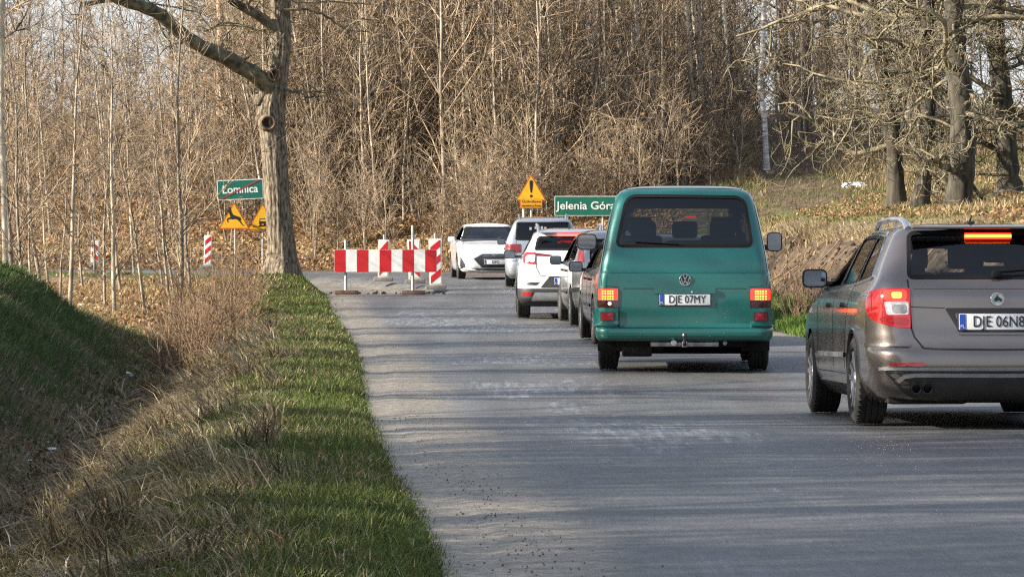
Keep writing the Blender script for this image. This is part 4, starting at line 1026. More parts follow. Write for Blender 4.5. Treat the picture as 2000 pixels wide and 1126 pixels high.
class Shell:
    def __init__(s, L, table, bow=.05, nl=90, nr=(14, 10, 64, 10, 14), taper=(.05, 1.0, .06, 1.1)):
        """table rows: z, half width, rear y, front y, rear corner radius, front corner radius."""
        T = np.array(table, float); s.L = L; s.T = T; s.bow = bow; s.nr = nr; s.tp = taper
        zs = np.linspace(T[0, 0], T[-1, 0], 1500)
        c = [pchip(T[:, 0], T[:, k], zs) for k in range(6)]
        seg = np.sqrt(np.diff(zs) ** 2 + .25 * np.diff(c[1]) ** 2 + .3 * np.diff(c[2]) ** 2 + .06 * np.diff(c[3]) ** 2)
        a = np.concatenate([[0], np.cumsum(seg)]); s.z = np.interp(np.linspace(0, a[-1], nl), a, zs)
        s.P = np.array([s.outline(z) for z in s.z])                       # levels x points x 2 (right half)
        dd = np.linalg.norm(np.diff(s.P, axis=1), axis=2); s.S = np.concatenate([np.zeros((nl, 1)), np.cumsum(dd, 1)], 1)
        s.parts = {}
    def par(s, z): return [float(pchip(s.T[:, 0], s.T[:, k], np.array([z]))[0]) for k in range(1, 6)]
    def outline(s, z):
        w, yr, yf, rr, rf = s.par(z); a, b, c, d, e = s.nr
        rr = min(rr, w * .9); rf = min(rf, w * .9, (yf - yr) * .4)
        pts = []; bow = s.bow
        for x in np.linspace(0, w - rr, a, endpoint=False): pts.append((x, yr + bow * (x / w) ** 2))
        y0 = yr + bow * ((w - rr) / w) ** 2
        for t in np.linspace(0, math.pi / 2, b, endpoint=False): pts.append((w - rr + rr * math.sin(t), y0 + rr * (1 - math.cos(t))))
        y1 = yf - bow * 1.6 * ((w - rf) / w) ** 2
        for y in np.linspace(y0 + rr, y1 - rf, c, endpoint=False): pts.append((w, y))
        for t in np.linspace(0, math.pi / 2, d, endpoint=False): pts.append((w - rf + rf * math.cos(t), y1 - rf + rf * math.sin(t)))
        for x in np.linspace(w - rf, 0, e): pts.append((x, yf - bow * 1.6 * (x / w) ** 2))
        P = np.array(pts); tr, ya, tf, yb = s.tp
        sc = 1 - tr * np.clip((ya - P[:, 1]) / ya, 0, 1) ** 2 - tf * np.clip((P[:, 1] - (s.L - yb)) / yb, 0, 1) ** 2
        P[:, 0] *= sc
        return P
    def lev(s, z):
        z = min(max(z, s.z[0]), s.z[-1] - 1e-6); k = min(int(np.searchsorted(s.z, z, side='right')) - 1, len(s.z) - 2); f = (z - s.z[k]) / (s.z[k + 1] - s.z[k])
        return s.P[k] * (1 - f) + s.P[k + 1] * f, s.S[k] * (1 - f) + s.S[k + 1] * f
    def pt(s, a, z):
        P, S = s.lev(z); sg = 1 if a >= 0 else -1; a = min(abs(a), S[-1])
        return np.array([sg * np.interp(a, S, P[:, 0]), np.interp(a, S, P[:, 1]), min(max(z, s.z[0]), s.z[-1])])
    def arc(s, mode, u, z):
        """arc position at level z of rear x / side y / front x."""
        P, S = s.lev(z); k = s.nr; n1 = k[0] + k[1]; n2 = n1 + k[2]
        if mode == 'rear': return float(np.interp(abs(u), P[:n1 + 1, 0], S[:n1 + 1])) * (1 if u >= 0 else -1)
        if mode in ('left', 'right'):
            v = float(np.interp(u, P[n1 - k[1]:n2 + k[3], 1], S[n1 - k[1]:n2 + k[3]])); return v if mode == 'right' else -v
        if mode == 'front':
            q = P[n2:, 0][::-1]; v = float(np.interp(abs(u), q, S[n2:][::-1])); return v if u >= 0 else -v
        return u
    def on(s, mode, u, z, off=0.0):
        a = s.arc(mode, u, z); p = s.pt(a, z); e = .012
        if mode == 'front' and abs(a) > s.lev(z)[1][-1] - .02: a = math.copysign(s.lev(z)[1][-1] - .02, a)
        ts = s.pt(a + e, z) - s.pt(a - e, z)
        if np.linalg.norm(ts) < 1e-6: ts = np.array([1., 0, 0]) * (-1 if mode == 'front' else 1)
        def pz(dz):
            if mode == 'wrap': return s.pt(a, z + dz)
            return s.pt(s.arc(mode, u, z + dz), z + dz)
        tz = pz(e) - pz(-e)
        n = np.cross(ts, tz); L = np.linalg.norm(n); n = n / L if L > 1e-9 else np.array([0, -1., 0])
        return p + n * off, n
    def mesh_parts(s, parent, paint, groups, cuts=(), wheels=(), names=None):
        """links the shell as one object per panel group. groups: list of (name, test(x,y,z,n)); cuts: (mode, polygon); wheels: (y, z, radius)."""
        nl, nh = s.P.shape[:2]
        V = []
        full = np.concatenate([s.P[:, :0:-1] * np.array([-1, 1]), s.P], 1); full = full[:, :-1] if abs(full[0, 0, 0] - full[0, -1, 0]) < 1e-6 else full
        n = full.shape[1]
        V = np.concatenate([full, np.repeat(s.z[:, None, None], n, 1)], 2).reshape(-1, 3)
        i = np.arange(nl * n).reshape(nl, n); j = np.roll(i, -1, 1)
        Q = np.stack([i[:-1], j[:-1], j[1:], i[1:]], -1).reshape(-1, 4)
        c = V[Q].mean(1); nrm = np.cross(V[Q[:, 2]] - V[Q[:, 0]], V[Q[:, 3]] - V[Q[:, 1]]); nrm /= np.linalg.norm(nrm, axis=1)[:, None] + 1e-12
        keep = np.ones(len(Q), bool)
        for mode, poly in cuts:
            if mode == 'rear': keep &= ~(inpoly(c[:, 0], c[:, 2], poly) & (nrm[:, 1] < -.25) & (c[:, 1] < s.L * .45))
            elif mode == 'left': keep &= ~(inpoly(c[:, 1], c[:, 2], poly) & (c[:, 0] < 0) & (np.abs(nrm[:, 0]) > .4))
            elif mode == 'right': keep &= ~(inpoly(c[:, 1], c[:, 2], poly) & (c[:, 0] > 0) & (np.abs(nrm[:, 0]) > .4))
            elif mode == 'front': keep &= ~(inpoly(c[:, 0], c[:, 2], poly) & (nrm[:, 1] > .2) & (c[:, 1] > s.L * .45))
        wl = np.zeros(len(Q), bool)
        for (wy, wz, wr) in wheels:
            rr_ = np.hypot(c[:, 1] - wy, c[:, 2] - wz); wl |= (rr_ < wr) & (np.abs(c[:, 0]) > .45)
            rv = np.hypot(V[:, 1] - wy, V[:, 2] - wz); near = (np.abs(rv - wr) < .035) & (np.abs(V[:, 0]) > .5) & (V[:, 2] > .16)
            # draw the rim of the arch onto a true circle
            f = wr / np.maximum(rv[near], 1e-6); V[near, 1] = wy + (V[near, 1] - wy) * f; V[near, 2] = wz + (V[near, 2] - wz) * f
        keep &= ~wl
        gid = np.full(len(Q), -1)
        for k, (nm, test, mt) in enumerate(groups):
            t = test(c[:, 0], c[:, 1], c[:, 2], nrm) & (gid < 0); gid[t] = k
        top = tuple(i[-1]); bot = tuple(i[0][::-1]); out = {}
        # smooth normals across panel borders: each panel carries the custom normals of the whole shell
        vn = np.zeros_like(V)
        for k in range(4): np.add.at(vn, Q[:, k], nrm)
        vn /= np.linalg.norm(vn, axis=1)[:, None] + 1e-12
        for k in [-1] + list(range(len(groups))):
            F = Q[keep & (gid == k)]
            if len(F) == 0: continue
            nm, mt = ('body', paint) if k < 0 else (groups[k][0], groups[k][2] or paint)
            used = np.unique(F); mp = -np.ones(len(V), int); mp[used] = np.arange(len(used))
            faces = [tuple(q) for q in mp[F]]
            Vu = [tuple(v) for v in V[used]]; N = vn[used]
            if k < 0:
                Vu += [tuple(V[q]) for q in top]; b = len(used); faces.append(tuple(range(b, b + n))); N = np.vstack([N, np.tile([0, 0, 1.], (n, 1))])
                Vu += [tuple(V[q]) for q in bot]; b += n; faces.append(tuple(range(b, b + n))); N = np.vstack([N, np.tile([0, 0, -1.], (n, 1))])
            me = bpy.data.meshes.new(nm); me.from_pydata(Vu, [], faces); smooth(me); me.update()
            try: me.normals_split_custom_set_from_vertices([tuple(q) for q in N])
            except Exception as ex: print('normals', ex)
            me.materials.append(mt); out[nm] = link(bpy.data.objects.new(nm, me), parent)
        return out
    # conforming pieces
    def patch(s, name, poly, mode, m, parent, off=.004, depth=.012, K=5, dome=0.0, step=.05):
        P = np.array(dense(poly, step)); c = P.mean(0); n = len(P); V = []; F = []
        for k in range(K):
            f = 1 - k / K
            o = off + dome * (1 - f * f)
            for q in P: V.append(s.on(mode, *(c + (q - c) * f), o)[0])
        V.append(s.on(mode, c[0], c[1], off + dome)[0])
        for k in range(K - 1):
            for a in range(n): b = (a + 1) % n; F.append((k * n + a, k * n + b, (k + 1) * n + b, (k + 1) * n + a))
        for a in range(n): F.append(((K - 1) * n + a, (K - 1) * n + (a + 1) % n, K * n))
        base = len(V)
        for q in P: V.append(s.on(mode, q[0], q[1], off - depth)[0])
        for a in range(n): b = (a + 1) % n; F.append((b, a, base + a, base + b))
        mb = MB(); mb.add(V, F); return mb.build(name, m, parent, ang=40)
    def ring(s, name, poly, width, mode, m, parent, off=.006, depth=.016, step=.04):
        P = dense(poly, step); I = inset(P, width); n = len(P); V = []; F = []
        for q, o in [(P, off - depth), (P, off), (I, off), (I, off - depth)]:
            for a in q: V.append(s.on(mode, a[0], a[1], o)[0])
        for r in range(3):
            for a in range(n): b = (a + 1) % n; F.append((r * n + a, r * n + b, (r + 1) * n + b, (r + 1) * n + a))
        mb = MB(); mb.add(V, F); return mb.build(name, m, parent, ang=40)
    def strip(s, name, line, width, mode, m, parent, off=.0015, depth=.004, step=.04, mb=None):
        """a raised or dark strip along a line on the shell."""
        P = []
        for i in range(len(line) - 1):
            a, b = np.array(line[i]), np.array(line[i + 1]); k = max(1, int(np.linalg.norm(b - a) / step))
            for q in range(k): P.append(a + (b - a) * q / k)
        P.append(np.array(line[-1])); P = np.array(P); T = np.gradient(P, axis=0); T /= np.linalg.norm(T, axis=1)[:, None] + 1e-9
        Nn = np.stack([-T[:, 1], T[:, 0]], 1) * width / 2; n = len(P); V = []; F = []
        for sd, o in ((1, off - depth), (1, off), (-1, off), (-1, off - depth)):
            for q in P + Nn * sd: V.append(s.on(mode, q[0], q[1], o)[0])
        for r in range(3):
            for a in range(n - 1): F.append((r * n + a, r * n + a + 1, (r + 1) * n + a + 1, (r + 1) * n + a))
        own = mb is None; mb = mb or MB(); mb.add(V, F)
        return mb.build(name, m, parent, ang=40) if own else mb

RUB = mat('black_rubber', (.010, .010, .011), rough=.7, spec=.2)
TRIM = mat('black_trim', (.022, .022, .025), rough=.42)
UNDER = mat('underbody', (.012, .012, .013), rough=.9, var=.3)
TYRE = mat('tyre', (.016, .016, .016), rough=.85, col2=(.036, .034, .032), scale=7)
CHROME = mat('chrome', (.75, .76, .78), rough=.12, metal=1.0)
ALLOY = mat('alloy', (.52, .53, .55), rough=.3, metal=.85, var=.12, scale=6)
STEEL = mat('steel', (.30, .30, .31), rough=.45, metal=.8, var=.3, scale=14)
SEAT = mat('seat_cloth', (.07, .07, .075), rough=.95, var=.2)
CABIN = mat('cabin_plastic', (.04, .04, .044), rough=.8)
GAP = mat('panel_gap', (.01, .01, .011), rough=.9)
PLATEW = mat('plate_white', (.72, .73, .74), rough=.45)
PLATEB = mat('plate_blue', (.02, .07, .42), rough=.45)
INK = mat('ink_black', (.01, .01, .012), rough=.5)
REDL = mat('red_lens', (.36, .008, .012), rough=.12, coat=1)
DREDL = mat('dark_red_lens', (.12, .008, .012), rough=.15, coat=1)
SMOKE = mat('smoked_lens', (.045, .012, .015), rough=.15, coat=1)
REDREF = mat('red_reflector', (.30, .012, .02), rough=.2, col2=(.18, .01, .014), scale=70, coat=.6)
LIT = mat('lit_red_lamp', (.8, .05, .02), emit=(1.0, .025, .015), estr=1.1, rough=.2)
LITO = mat('lit_orange_core', (.9, .3, .05), emit=(1.0, .22, .035), estr=1.9, rough=.2)
LITR = mat('glowing_red_lens', (.24, .004, .006), emit=(1.0, .015, .01), estr=.16, rough=.12, coat=1)
CLEARL = mat('clear_lens', (.62, .62, .64), rough=.12, coat=1, var=.3, scale=25)
MIRRORG = mat('mirror_glass', (.55, .60, .66), rough=.03, metal=1.0)
GLASS_D = mat_glass('tinted_glass', (.22, .24, .26))
GLASS_VD = mat_glass('dark_privacy_glass', (.13, .14, .15))
GLASS_C = mat_glass('clear_car_glass', (.80, .84, .82))

def text_obj(name, txt, size, m, parent, loc, rot=(R(90), 0, 0), align='CENTER', ext=.002, sx=1.0, bold=0.0, space=1.0):
    cu = bpy.data.curves.new(name, 'FONT'); cu.body = txt; cu.size = size; cu.align_x = align; cu.align_y = 'CENTER'; cu.extrude = ext; cu.offset = bold; cu.resolution_u = 4; cu.space_character = space
    t = bpy.data.objects.new('tmp', cu); COL.objects.link(t)
    me = bpy.data.meshes.new_from_object(t.evaluated_get(bpy.context.evaluated_depsgraph_get()))
    bpy.data.objects.remove(t); me.name = name; me.materials.clear(); me.materials.append(m)
    o = link(bpy.data.objects.new(name, me), parent); o.location = loc; o.rotation_euler = rot; o.scale = (sx, 1, 1)
    return o
def number_plate(parent, txt, x, y, z, tilt=0.0, w=.52, h=.114, face=-1):
    """Polish plate: white, blue band with PL, black characters; face -1 looks backward."""
    M = Matrix.Translation((x, y, z)) @ (Matrix.Rotation(math.pi, 4, 'Z') if face > 0 else Matrix()) @ Matrix.Rotation(tilt, 4, 'X')
    root = MB(); root.box((0, .012, 0), (w + .02, .016, h + .02), bev=.004); b = root.build('number_plate', TRIM, parent); b.matrix_local = M
    pl = MB(); pl.box((0, .001, 0), (w, .008, h), bev=.003); pl.build('plate_face', PLATEW, b)
    bl = MB(); bl.box((-w / 2 + .024, -.004, 0), (.042, .004, h - .008)); bl.build('country_band', PLATEB, b)
    text_obj('lettering', 'PL', .032, PLATEW, b, (-w / 2 + .024, -.0075, -.035), ext=.001)
    text_obj('lettering', txt, .112, INK, b, (.022, -.006, -.002), ext=.001, sx=.80, bold=0.0, space=1.03)
    return b
def wheel(parent, x, y, r, w, side, style='alloy', treads=4, steer=0.0):
    """tyre with tread grooves and, on its outer side, a rim with spokes. side -1: left."""
    M = Matrix.Translation((x, y, r)) @ Matrix.Rotation(steer, 4, 'Z') @ Matrix.Rotation(R(90) * side, 4, 'Y')
    hw = w / 2; ri = r * .70
    pr = [(ri, -hw * .80), (ri + .012, -hw * .95), ((ri + r) / 2, -hw * 1.06), (r - .035, -hw * 1.02), (r - .012, -hw * .90)]
    for k in range(treads):
        c = -hw * .78 + (2 * hw * .78) * (k + .5) / treads
        g_ = hw * .78 / treads
        pr += [(r, c - g_ * .78), (r, c + g_ * .70)]
        if k < treads - 1: pr += [(r - .009, c + g_ * .80), (r - .009, c + g_ * 1.16)]
    pr += [(r - .012, hw * .90), (r - .035, hw * 1.02), ((ri + r) / 2, hw * 1.06), (ri + .012, hw * .95), (ri, hw * .80)]
    mb = MB(); mb.lathe(pr, M, 56)
    o = mb.build('wheel', TYRE, parent, ang=35)
    # tread blocks: short proud bars over the shoulders
    tb = MB()
    for k in range(44):
        a = 2 * math.pi * k / 44
        for sgn in (-1, 1):
            q = M @ Matrix.Rotation(a + .07 * (sgn > 0), 4, 'Z') @ Matrix.Translation((r - .0025, 0, sgn * hw * .70)) @ Matrix.Rotation(.25 * sgn, 4, 'X')
            tb.box(q.translation, (.008, r * .105, hw * .34), rot=q.to_3x3())
    t_ = tb.build('tread', TYRE, o, flat=True); t_['kind'] = 'stuff'
    rm = MB()
    rm.lathe([(ri, -hw * .7), (ri * .98, hw * .3), (ri * .99, hw * .82), (ri * .93, hw * .86), (ri * .90, hw * .66), (ri * .86, hw * .1)], M, 40)
    rm.lathe([(ri * .87, hw * .08), (.001, hw * .02)], M, 40)
    rim = rm.build('rim', STEEL if style == 'steel' else ALLOY, o, ang=35)
    n = 5
    sp = MB()
    for k in range(n):
        a = 2 * math.pi * k / n
        for da in ((-.17, .17) if style == 'alloy' else (0,)):
            q = M @ Matrix.Rotation(a, 4, 'Z') @ Matrix.Rotation(da * .55, 4, 'Z')
            for (ra, rb, wa, wb) in ((.045, ri * .92, .05, .036),):
                vs = [q @ Vector(v) for v in [(ra, -wa / 2, hw * .80), (ra, wa / 2, hw * .80), (rb, wb / 2 + da * .18, hw * .96), (rb, -wb / 2 + da * .18, hw * .96), (ra, -wa / 2, hw * .2), (ra, wa / 2, hw * .2), (rb, wb / 2 + da * .18, hw * .3), (rb, -wb / 2 + da * .18, hw * .3)]]
                sp.add(vs, [(0, 1, 2, 3), (7, 6, 5, 4), (0, 4, 5, 1), (1, 5, 6, 2), (2, 6, 7, 3), (3, 7, 4, 0)])
    sp.lathe([(.001, hw * .92), (.05, hw * .90), (.062, hw * .80), (.062, hw * .1)], M, 20)
    sp.build('spokes', STEEL if style == 'steel' else ALLOY, o)
    dk = MB(); dk.lathe([(ri * .85, hw * .12), (.001, hw * .12)], M, 30); dk.build('brake_disc', UNDER, o)
    return o
def liners(parent, wheels, hw, side_w=.30):
    for (wy, wz, wr) in wheels:
        for sg in (-1, 1):
            mb = MB(); V = []; F = []
            n = 16
            for k in range(n + 1):
                a = -R(18) + (math.pi + R(36)) * k / n
                for xx in (hw - .005, hw - side_w): V.append((sg * xx, wy + (wr + .004) * math.cos(a), wz + (wr + .004) * math.sin(a)))
            for k in range(n): F.append((2 * k, 2 * k + 1, 2 * k + 3, 2 * k + 2))
            c = len(V); V.append((sg * (hw - side_w), wy, wz))
            for k in range(n): F.append((2 * k + 1, 2 * k + 3, c))
            mb.add(V, F); mb.build('wheel_arch_liner', UNDER, parent)
def seat(parent, x, y, z, w=.48, h=.62, head=True, tilt=.18):
    M = Matrix.Rotation(-tilt, 3, 'X')
    mb = MB(); mb.box((x, y, z + h / 2), (w, .13, h), rot=M, bev=.05); mb.box((x, y + .28, z + .02), (w, .5, .14), bev=.05)
    o = mb.build('seat', SEAT, parent)
    if head:
        hb = MB(); hb.box((x, y - h * .5 * math.sin(tilt) - .05, z + h + .11), (.27, .09, .18), rot=M, bev=.05); hb.build('headrest', SEAT, o)
    return o
def mirror(parent, x, y, z, side, w=.2, h=.16, paint=None, arm=.08):
    """outside mirror: housing, glass facing back, arm to the door."""
    mb = MB()
    pr = rpoly([(-w / 2, -h / 2), (w / 2, -h / 2), (w / 2, h / 2), (-w / 2, h / 2)], min(w, h) * .35, 5)
    V = []; F = []; n = len(pr)
    for (f, yy) in ((1.0, 0), (1.0, .03), (.93, .07), (.75, .11), (.4, .135)):
        for a, b in pr: V.append((x + a * f, y + yy, z + b * f))
    for k in range(4):
        for a in range(n): F.append((k * n + a, k * n + (a + 1) % n, (k + 1) * n + (a + 1) % n, (k + 1) * n + a))
    F.append(tuple(range(4 * n, 5 * n))); F.append(tuple(range(n))[::-1])
    mb.add(V, F)
    mb.box((x - side * (w / 2 + arm / 2 - .015), y + .06, z - h * .28), (arm, .06, h * .3), bev=.012)
    o = mb.build('mirror', paint or TRIM, parent)
    g_ = MB(); q = inset(pr, .014); g_.prism(q, .004, Matrix.Translation((x, y - .012, z)) @ Matrix.Rotation(R(5), 4, 'X') @ Matrix.Rotation(R(4) * side, 4, 'Z')); g_.build('mirror_glass', MIRRORG, o)
    return o
def place(o, X, D, heading, zr_off=0.0, flip=False, axles=(1.0, 3.7)):
    """stands a vehicle on the road: rear middle at (X, D), heading in degrees to the right of straight ahead."""
    h = R(heading); dx, dy = math.sin(h), math.cos(h)
    z0 = float(zr(D + dy * axles[0])); z1 = float(zr(D + dy * axles[1])); pitch = math.atan2(z1 - z0, axles[1] - axles[0])
    o.location = (X, D, z0 - math.tan(pitch) * axles[0] + .012 + zr_off); o.rotation_euler = (pitch, 0, -h)
def lamp_bar(name, sh, u0, u1, z, h, m, parent, frame=None, out=.05):
    """a straight lamp bar standing off the rear of a car at height z."""
    n = 7; mb = MB(); fb = MB()
    for k in range(n):
        a, b = u0 + (u1 - u0) * k / n, u0 + (u1 - u0) * (k + 1) / n
        pa, pb = sh.on('rear', a, z)[0], sh.on('rear', b, z)[0]
        for w_, hh, o_, q in ((0, h, out, mb), (.012, h + .024, out - .012, fb)):
            vs = [(pa[0], pa[1] - o_, z - hh / 2), (pb[0], pb[1] - o_, z - hh / 2), (pb[0], pb[1] - o_, z + hh / 2), (pa[0], pa[1] - o_, z + hh / 2), (pa[0], pa[1] + .02, z - hh / 2), (pb[0], pb[1] + .02, z - hh / 2), (pb[0], pb[1] + .02, z + hh / 2), (pa[0], pa[1] + .02, z + hh / 2)]
            fs = [(0, 1, 2, 3), (3, 2, 6, 7), (0, 4, 5, 1)]
            if k == 0: fs.append((0, 3, 7, 4))
            if k == n - 1: fs.append((1, 5, 6, 2))
            q.add(vs, fs)
    o = mb.build(name, m, parent)
    if frame: fb.build('lamp_frame', frame, o)
    return o
def cabin(parent, x, y0, y1, z0, z1, w):
    """floor and dashboard inside a car."""
    mb = MB(); mb.box((0, (y0 + y1) / 2, z0), (2 * w, y1 - y0, .04)); mb.build('cabin_floor', CABIN, parent)
    mb = MB(); mb.box((0, y1 - .15, z1), (2 * w, .35, .22), bev=.06); mb.build('dashboard', CABIN, parent)
def side_windows(sh, parent, wins, cuts, glass=GLASS_D, seal=RUB, ring_w=.03):
    for poly in wins:
        for md in ('left', 'right'): cuts.append((md, inset(dense(poly, .05), .012)))
    def finish():
        for poly in wins:
            for md in ('left', 'right'):
                g_ = sh.patch('window', inset(dense(poly, .05), .006), md, glass, parent, off=-.004, depth=.004, K=3)
                sh.ring('window_seal', poly, ring_w, md, seal, g_, off=.003, depth=.014)
    return finish
# ---------------------------------------------------------------- the green van
VANP = mat_paint('van_green', (.001, .118, .104), metal=.3, rough=.36, dirt=.32, dirtcol=(.06, .10, .085))
van = empty('van'); tag(van, 'teal green van with tow hitch and lit brake lamps in the queue', 'van')
vx = lambda c: (c - 532) / 498.8
vz = lambda c: (1033 - c) / 498.8
vp = lambda *pts: [(vx(a), vz(b)) for a, b in pts]
sh = Shell(4.75, [
    (.322, .875, .06, 4.60, .10, .3), (.335, .890, .03, 4.66, .13, .3), (.355, .905, .005, 4.70, .15, .32), (.40, .913, .0, 4.74, .16, .33), (.448, .91, .005, 4.74, .16, .33),
    (.462, .905, .030, 4.74, .15, .33), (.475, .903, .062, 4.74, .14, .33), (.70, .905, .068, 4.72, .13, .3), (.90, .895, .078, 4.66, .12, .3), (1.02, .877, .09, 4.50, .12, .32), (1.035, .873, .098, 4.46, .12, .32),
    (1.12, .86, .11, 4.10, .12, .35), (1.27, .834, .145, 3.80, .13, .3), (1.47, .799, .20, 3.52, .13, .28), (1.67, .750, .262, 3.22, .13, .26), (1.80, .706, .315, 3.02, .13, .25),
    (1.85, .672, .355, 2.94, .14, .25), (1.885, .612, .42, 2.86, .16, .25), (1.91, .515, .53, 2.75, .18, .25), (1.925, .38, .72, 2.55, .2, .25), (1.932, .2, 1.0, 2.2, .12, .15)],
    bow=.035, nl=120, taper=(.0, 1, .07, .9))
rw = rpoly(vp((176, 394), (232, 120), (848, 128), (890, 394)), [.09, .13, .13, .09], 8)
rear_cut = inset(dense(rw, .05), .02)
cuts = [('rear', rear_cut)]
sw = [rpoly([(.42, 1.17), (1.55, 1.17), (1.55, 1.70), (.50, 1.70)], .09), rpoly([(1.68, 1.17), (2.75, 1.17), (2.75, 1.70), (1.68, 1.70)], .08), rpoly([(2.9, 1.17), (3.78, 1.17), (3.25, 1.70), (2.9, 1.70)], .07)]
fin = side_windows(sh, van, sw, cuts, GLASS_D)
ws = rpoly([(-.72, 1.16), (.72, 1.16), (.6, 1.76), (-.6, 1.76)], .1); cuts.append(('front', inset(dense(ws), .02)))
WH = [(.98, .325, .385), (3.90, .325, .385)]
tail = vp((198, 803), (198, 700), (200, 598), (96, 598), (100, 520), (118, 400), (150, 250), (175, 130), (215, 92), (850, 92), (885, 130), (912, 250), (948, 400), (966, 520), (972, 598), (872, 598), (873, 700), (870, 803))
grp = [('bumper', lambda x, y, z, n: (z < .468) & (y < .42), None),
       ('tailgate', lambda x, y, z, n: inpoly(x, z, tail) & (n[:, 1] < -.3) & (y < 1), None)]
pv = sh.mesh_parts(van, VANP, grp, cuts, WH)
fin(); liners(van, WH, .90)
gl = sh.patch('rear_window', inset(dense(rw, .05), .012), 'rear', GLASS_D, van, off=-.003, depth=.004, K=6)
sh.ring('window_seal', rw, .030, 'rear', RUB, gl, off=.007, depth=.02)
hl = MB()                                                               # heating wires
for k in range(9):
    zz = vz(375) + k * .055; hwid = np.interp(zz, [vz(394), vz(120)], [.66, .56]); sh.strip('', [(-hwid, zz), (hwid, zz)], .0035, 'rear', None, None, off=-.006, depth=.001, mb=hl, step=.2)
hl.build('heating_wires', mat('heating_wire', (.06, .05, .045), rough=.7), gl)['kind'] = 'stuff'
wg = sh.patch('windscreen', inset(dense(ws), .012), 'front', GLASS_C, van, off=-.003, depth=.004); sh.ring('window_seal', ws, .035, 'front', RUB, wg, off=.004)
# gaps and creases of the tailgate
TGp = pv['tailgate']
for line, w_ in ((vp((199, 800), (199, 700)), .008), (vp((872, 700), (870, 800)), .008), (vp((199, 806), (870, 806)), .010), (vp((90, 519), (974, 519)), .006), (vp((222, 604), (378, 604)), .007), (vp((692, 604), (850, 604)), .007)):
    sh.strip('panel_gap', line, w_, 'rear', GAP, TGp, off=.0015)
for sg in (-1, 1):
    sh.strip('panel_gap', [(sg * a, b) for a, b in [(-vx(200), vz(597)), (-vx(110), vz(590)), (-vx(104), vz(520)), (-vx(122), vz(395)), (-vx(152), vz(250)), (-vx(180), vz(130)), (-vx(212), vz(98)), (-vx(300), vz(90)), (0, vz(88))]], .006, 'rear', GAP, TGp, off=.0012)
sh.strip('crease', vp((85, 522), (978, 522)), .012, 'rear', VANP, TGp, off=.004, depth=.006)
# grip bar over the plate, plate niche
hb = sh.patch('handle_bar', rpoly(vp((376, 630), (376, 605), (692, 605), (692, 630)), .012), 'rear', VANP, TGp, off=.030, depth=.04, K=2)
nic = sh.patch('plate_niche', rpoly(vp((380, 700), (380, 628), (690, 628), (690, 700)), .02), 'rear', VANP, TGp, off=.0025, depth=.006, K=2)
yb = float(sh.on('rear', 0, .76)[0][1])
number_plate(van, 'DJE 07MY', vx(536), yb - .018, vz(660), tilt=-.04)
text_obj('lettering', 'AUTO  SERWIS', .018, PLATEW, TGp, (vx(536), yb - .012, vz(688.5)), ext=.0008) if False else None
# round badge: ring with a V above a W
def badge_vw(parent, x, y, z, r):
    M = Matrix.Translation((x, y, z)) @ Matrix.Rotation(R(90), 4, 'X')
    mb = MB(); mb.lathe([(r, .0), (r, .010), (r * .96, .013), (r * .88, .013), (r * .85, .006), (.001, .004)], M, 40); o = mb.build('badge', mat('badge_ground', (.05, .09, .085), rough=.3), parent)
    rg = MB(); rg.lathe([(r * 1.005, .004), (r * 1.0, .0125), (r * .95, .016), (r * .87, .015), (r * .85, .008)], M, 40)
    def bar(a, b, w_):
        a, b = Vector((a[0] * r, 0, a[1] * r)), Vector((b[0] * r, 0, b[1] * r)); d = (b - a).normalized(); nn = Vector((d.z, 0, -d.x)) * w_ * r / 2
        c0 = Vector((x, y - .007, z)); q = [a - nn, b - nn, b + nn, a + nn]
        rg.add([c0 + v for v in q] + [c0 + v + Vector((0, -.007, 0)) for v in q], [(0, 1, 2, 3), (4, 7, 6, 5), (0, 4, 5, 1), (1, 5, 6, 2), (2, 6, 7, 3), (3, 7, 4, 0)])
    w_ = .155
    bar((-.36, .82), (0, .04), w_); bar((.36, .82), (0, .04), w_)
    bar((-.76, .44), (-.33, -.76), w_); bar((-.33, -.76), (0, -.04), w_); bar((0, -.04), (.33, -.76), w_); bar((.33, -.76), (.76, .44), w_)
    rg.build('emblem', CHROME, o); return o
ye = float(sh.on('rear', 0, vz(560))[0][1]); badge_vw(TGp, vx(537), ye + .001, vz(560), .060)
sh.patch('button', rpoly(vp((566, 626), (566, 618), (575, 618), (575, 626)), .006), 'rear', CHROME, TGp, off=.034, depth=.01, K=2)
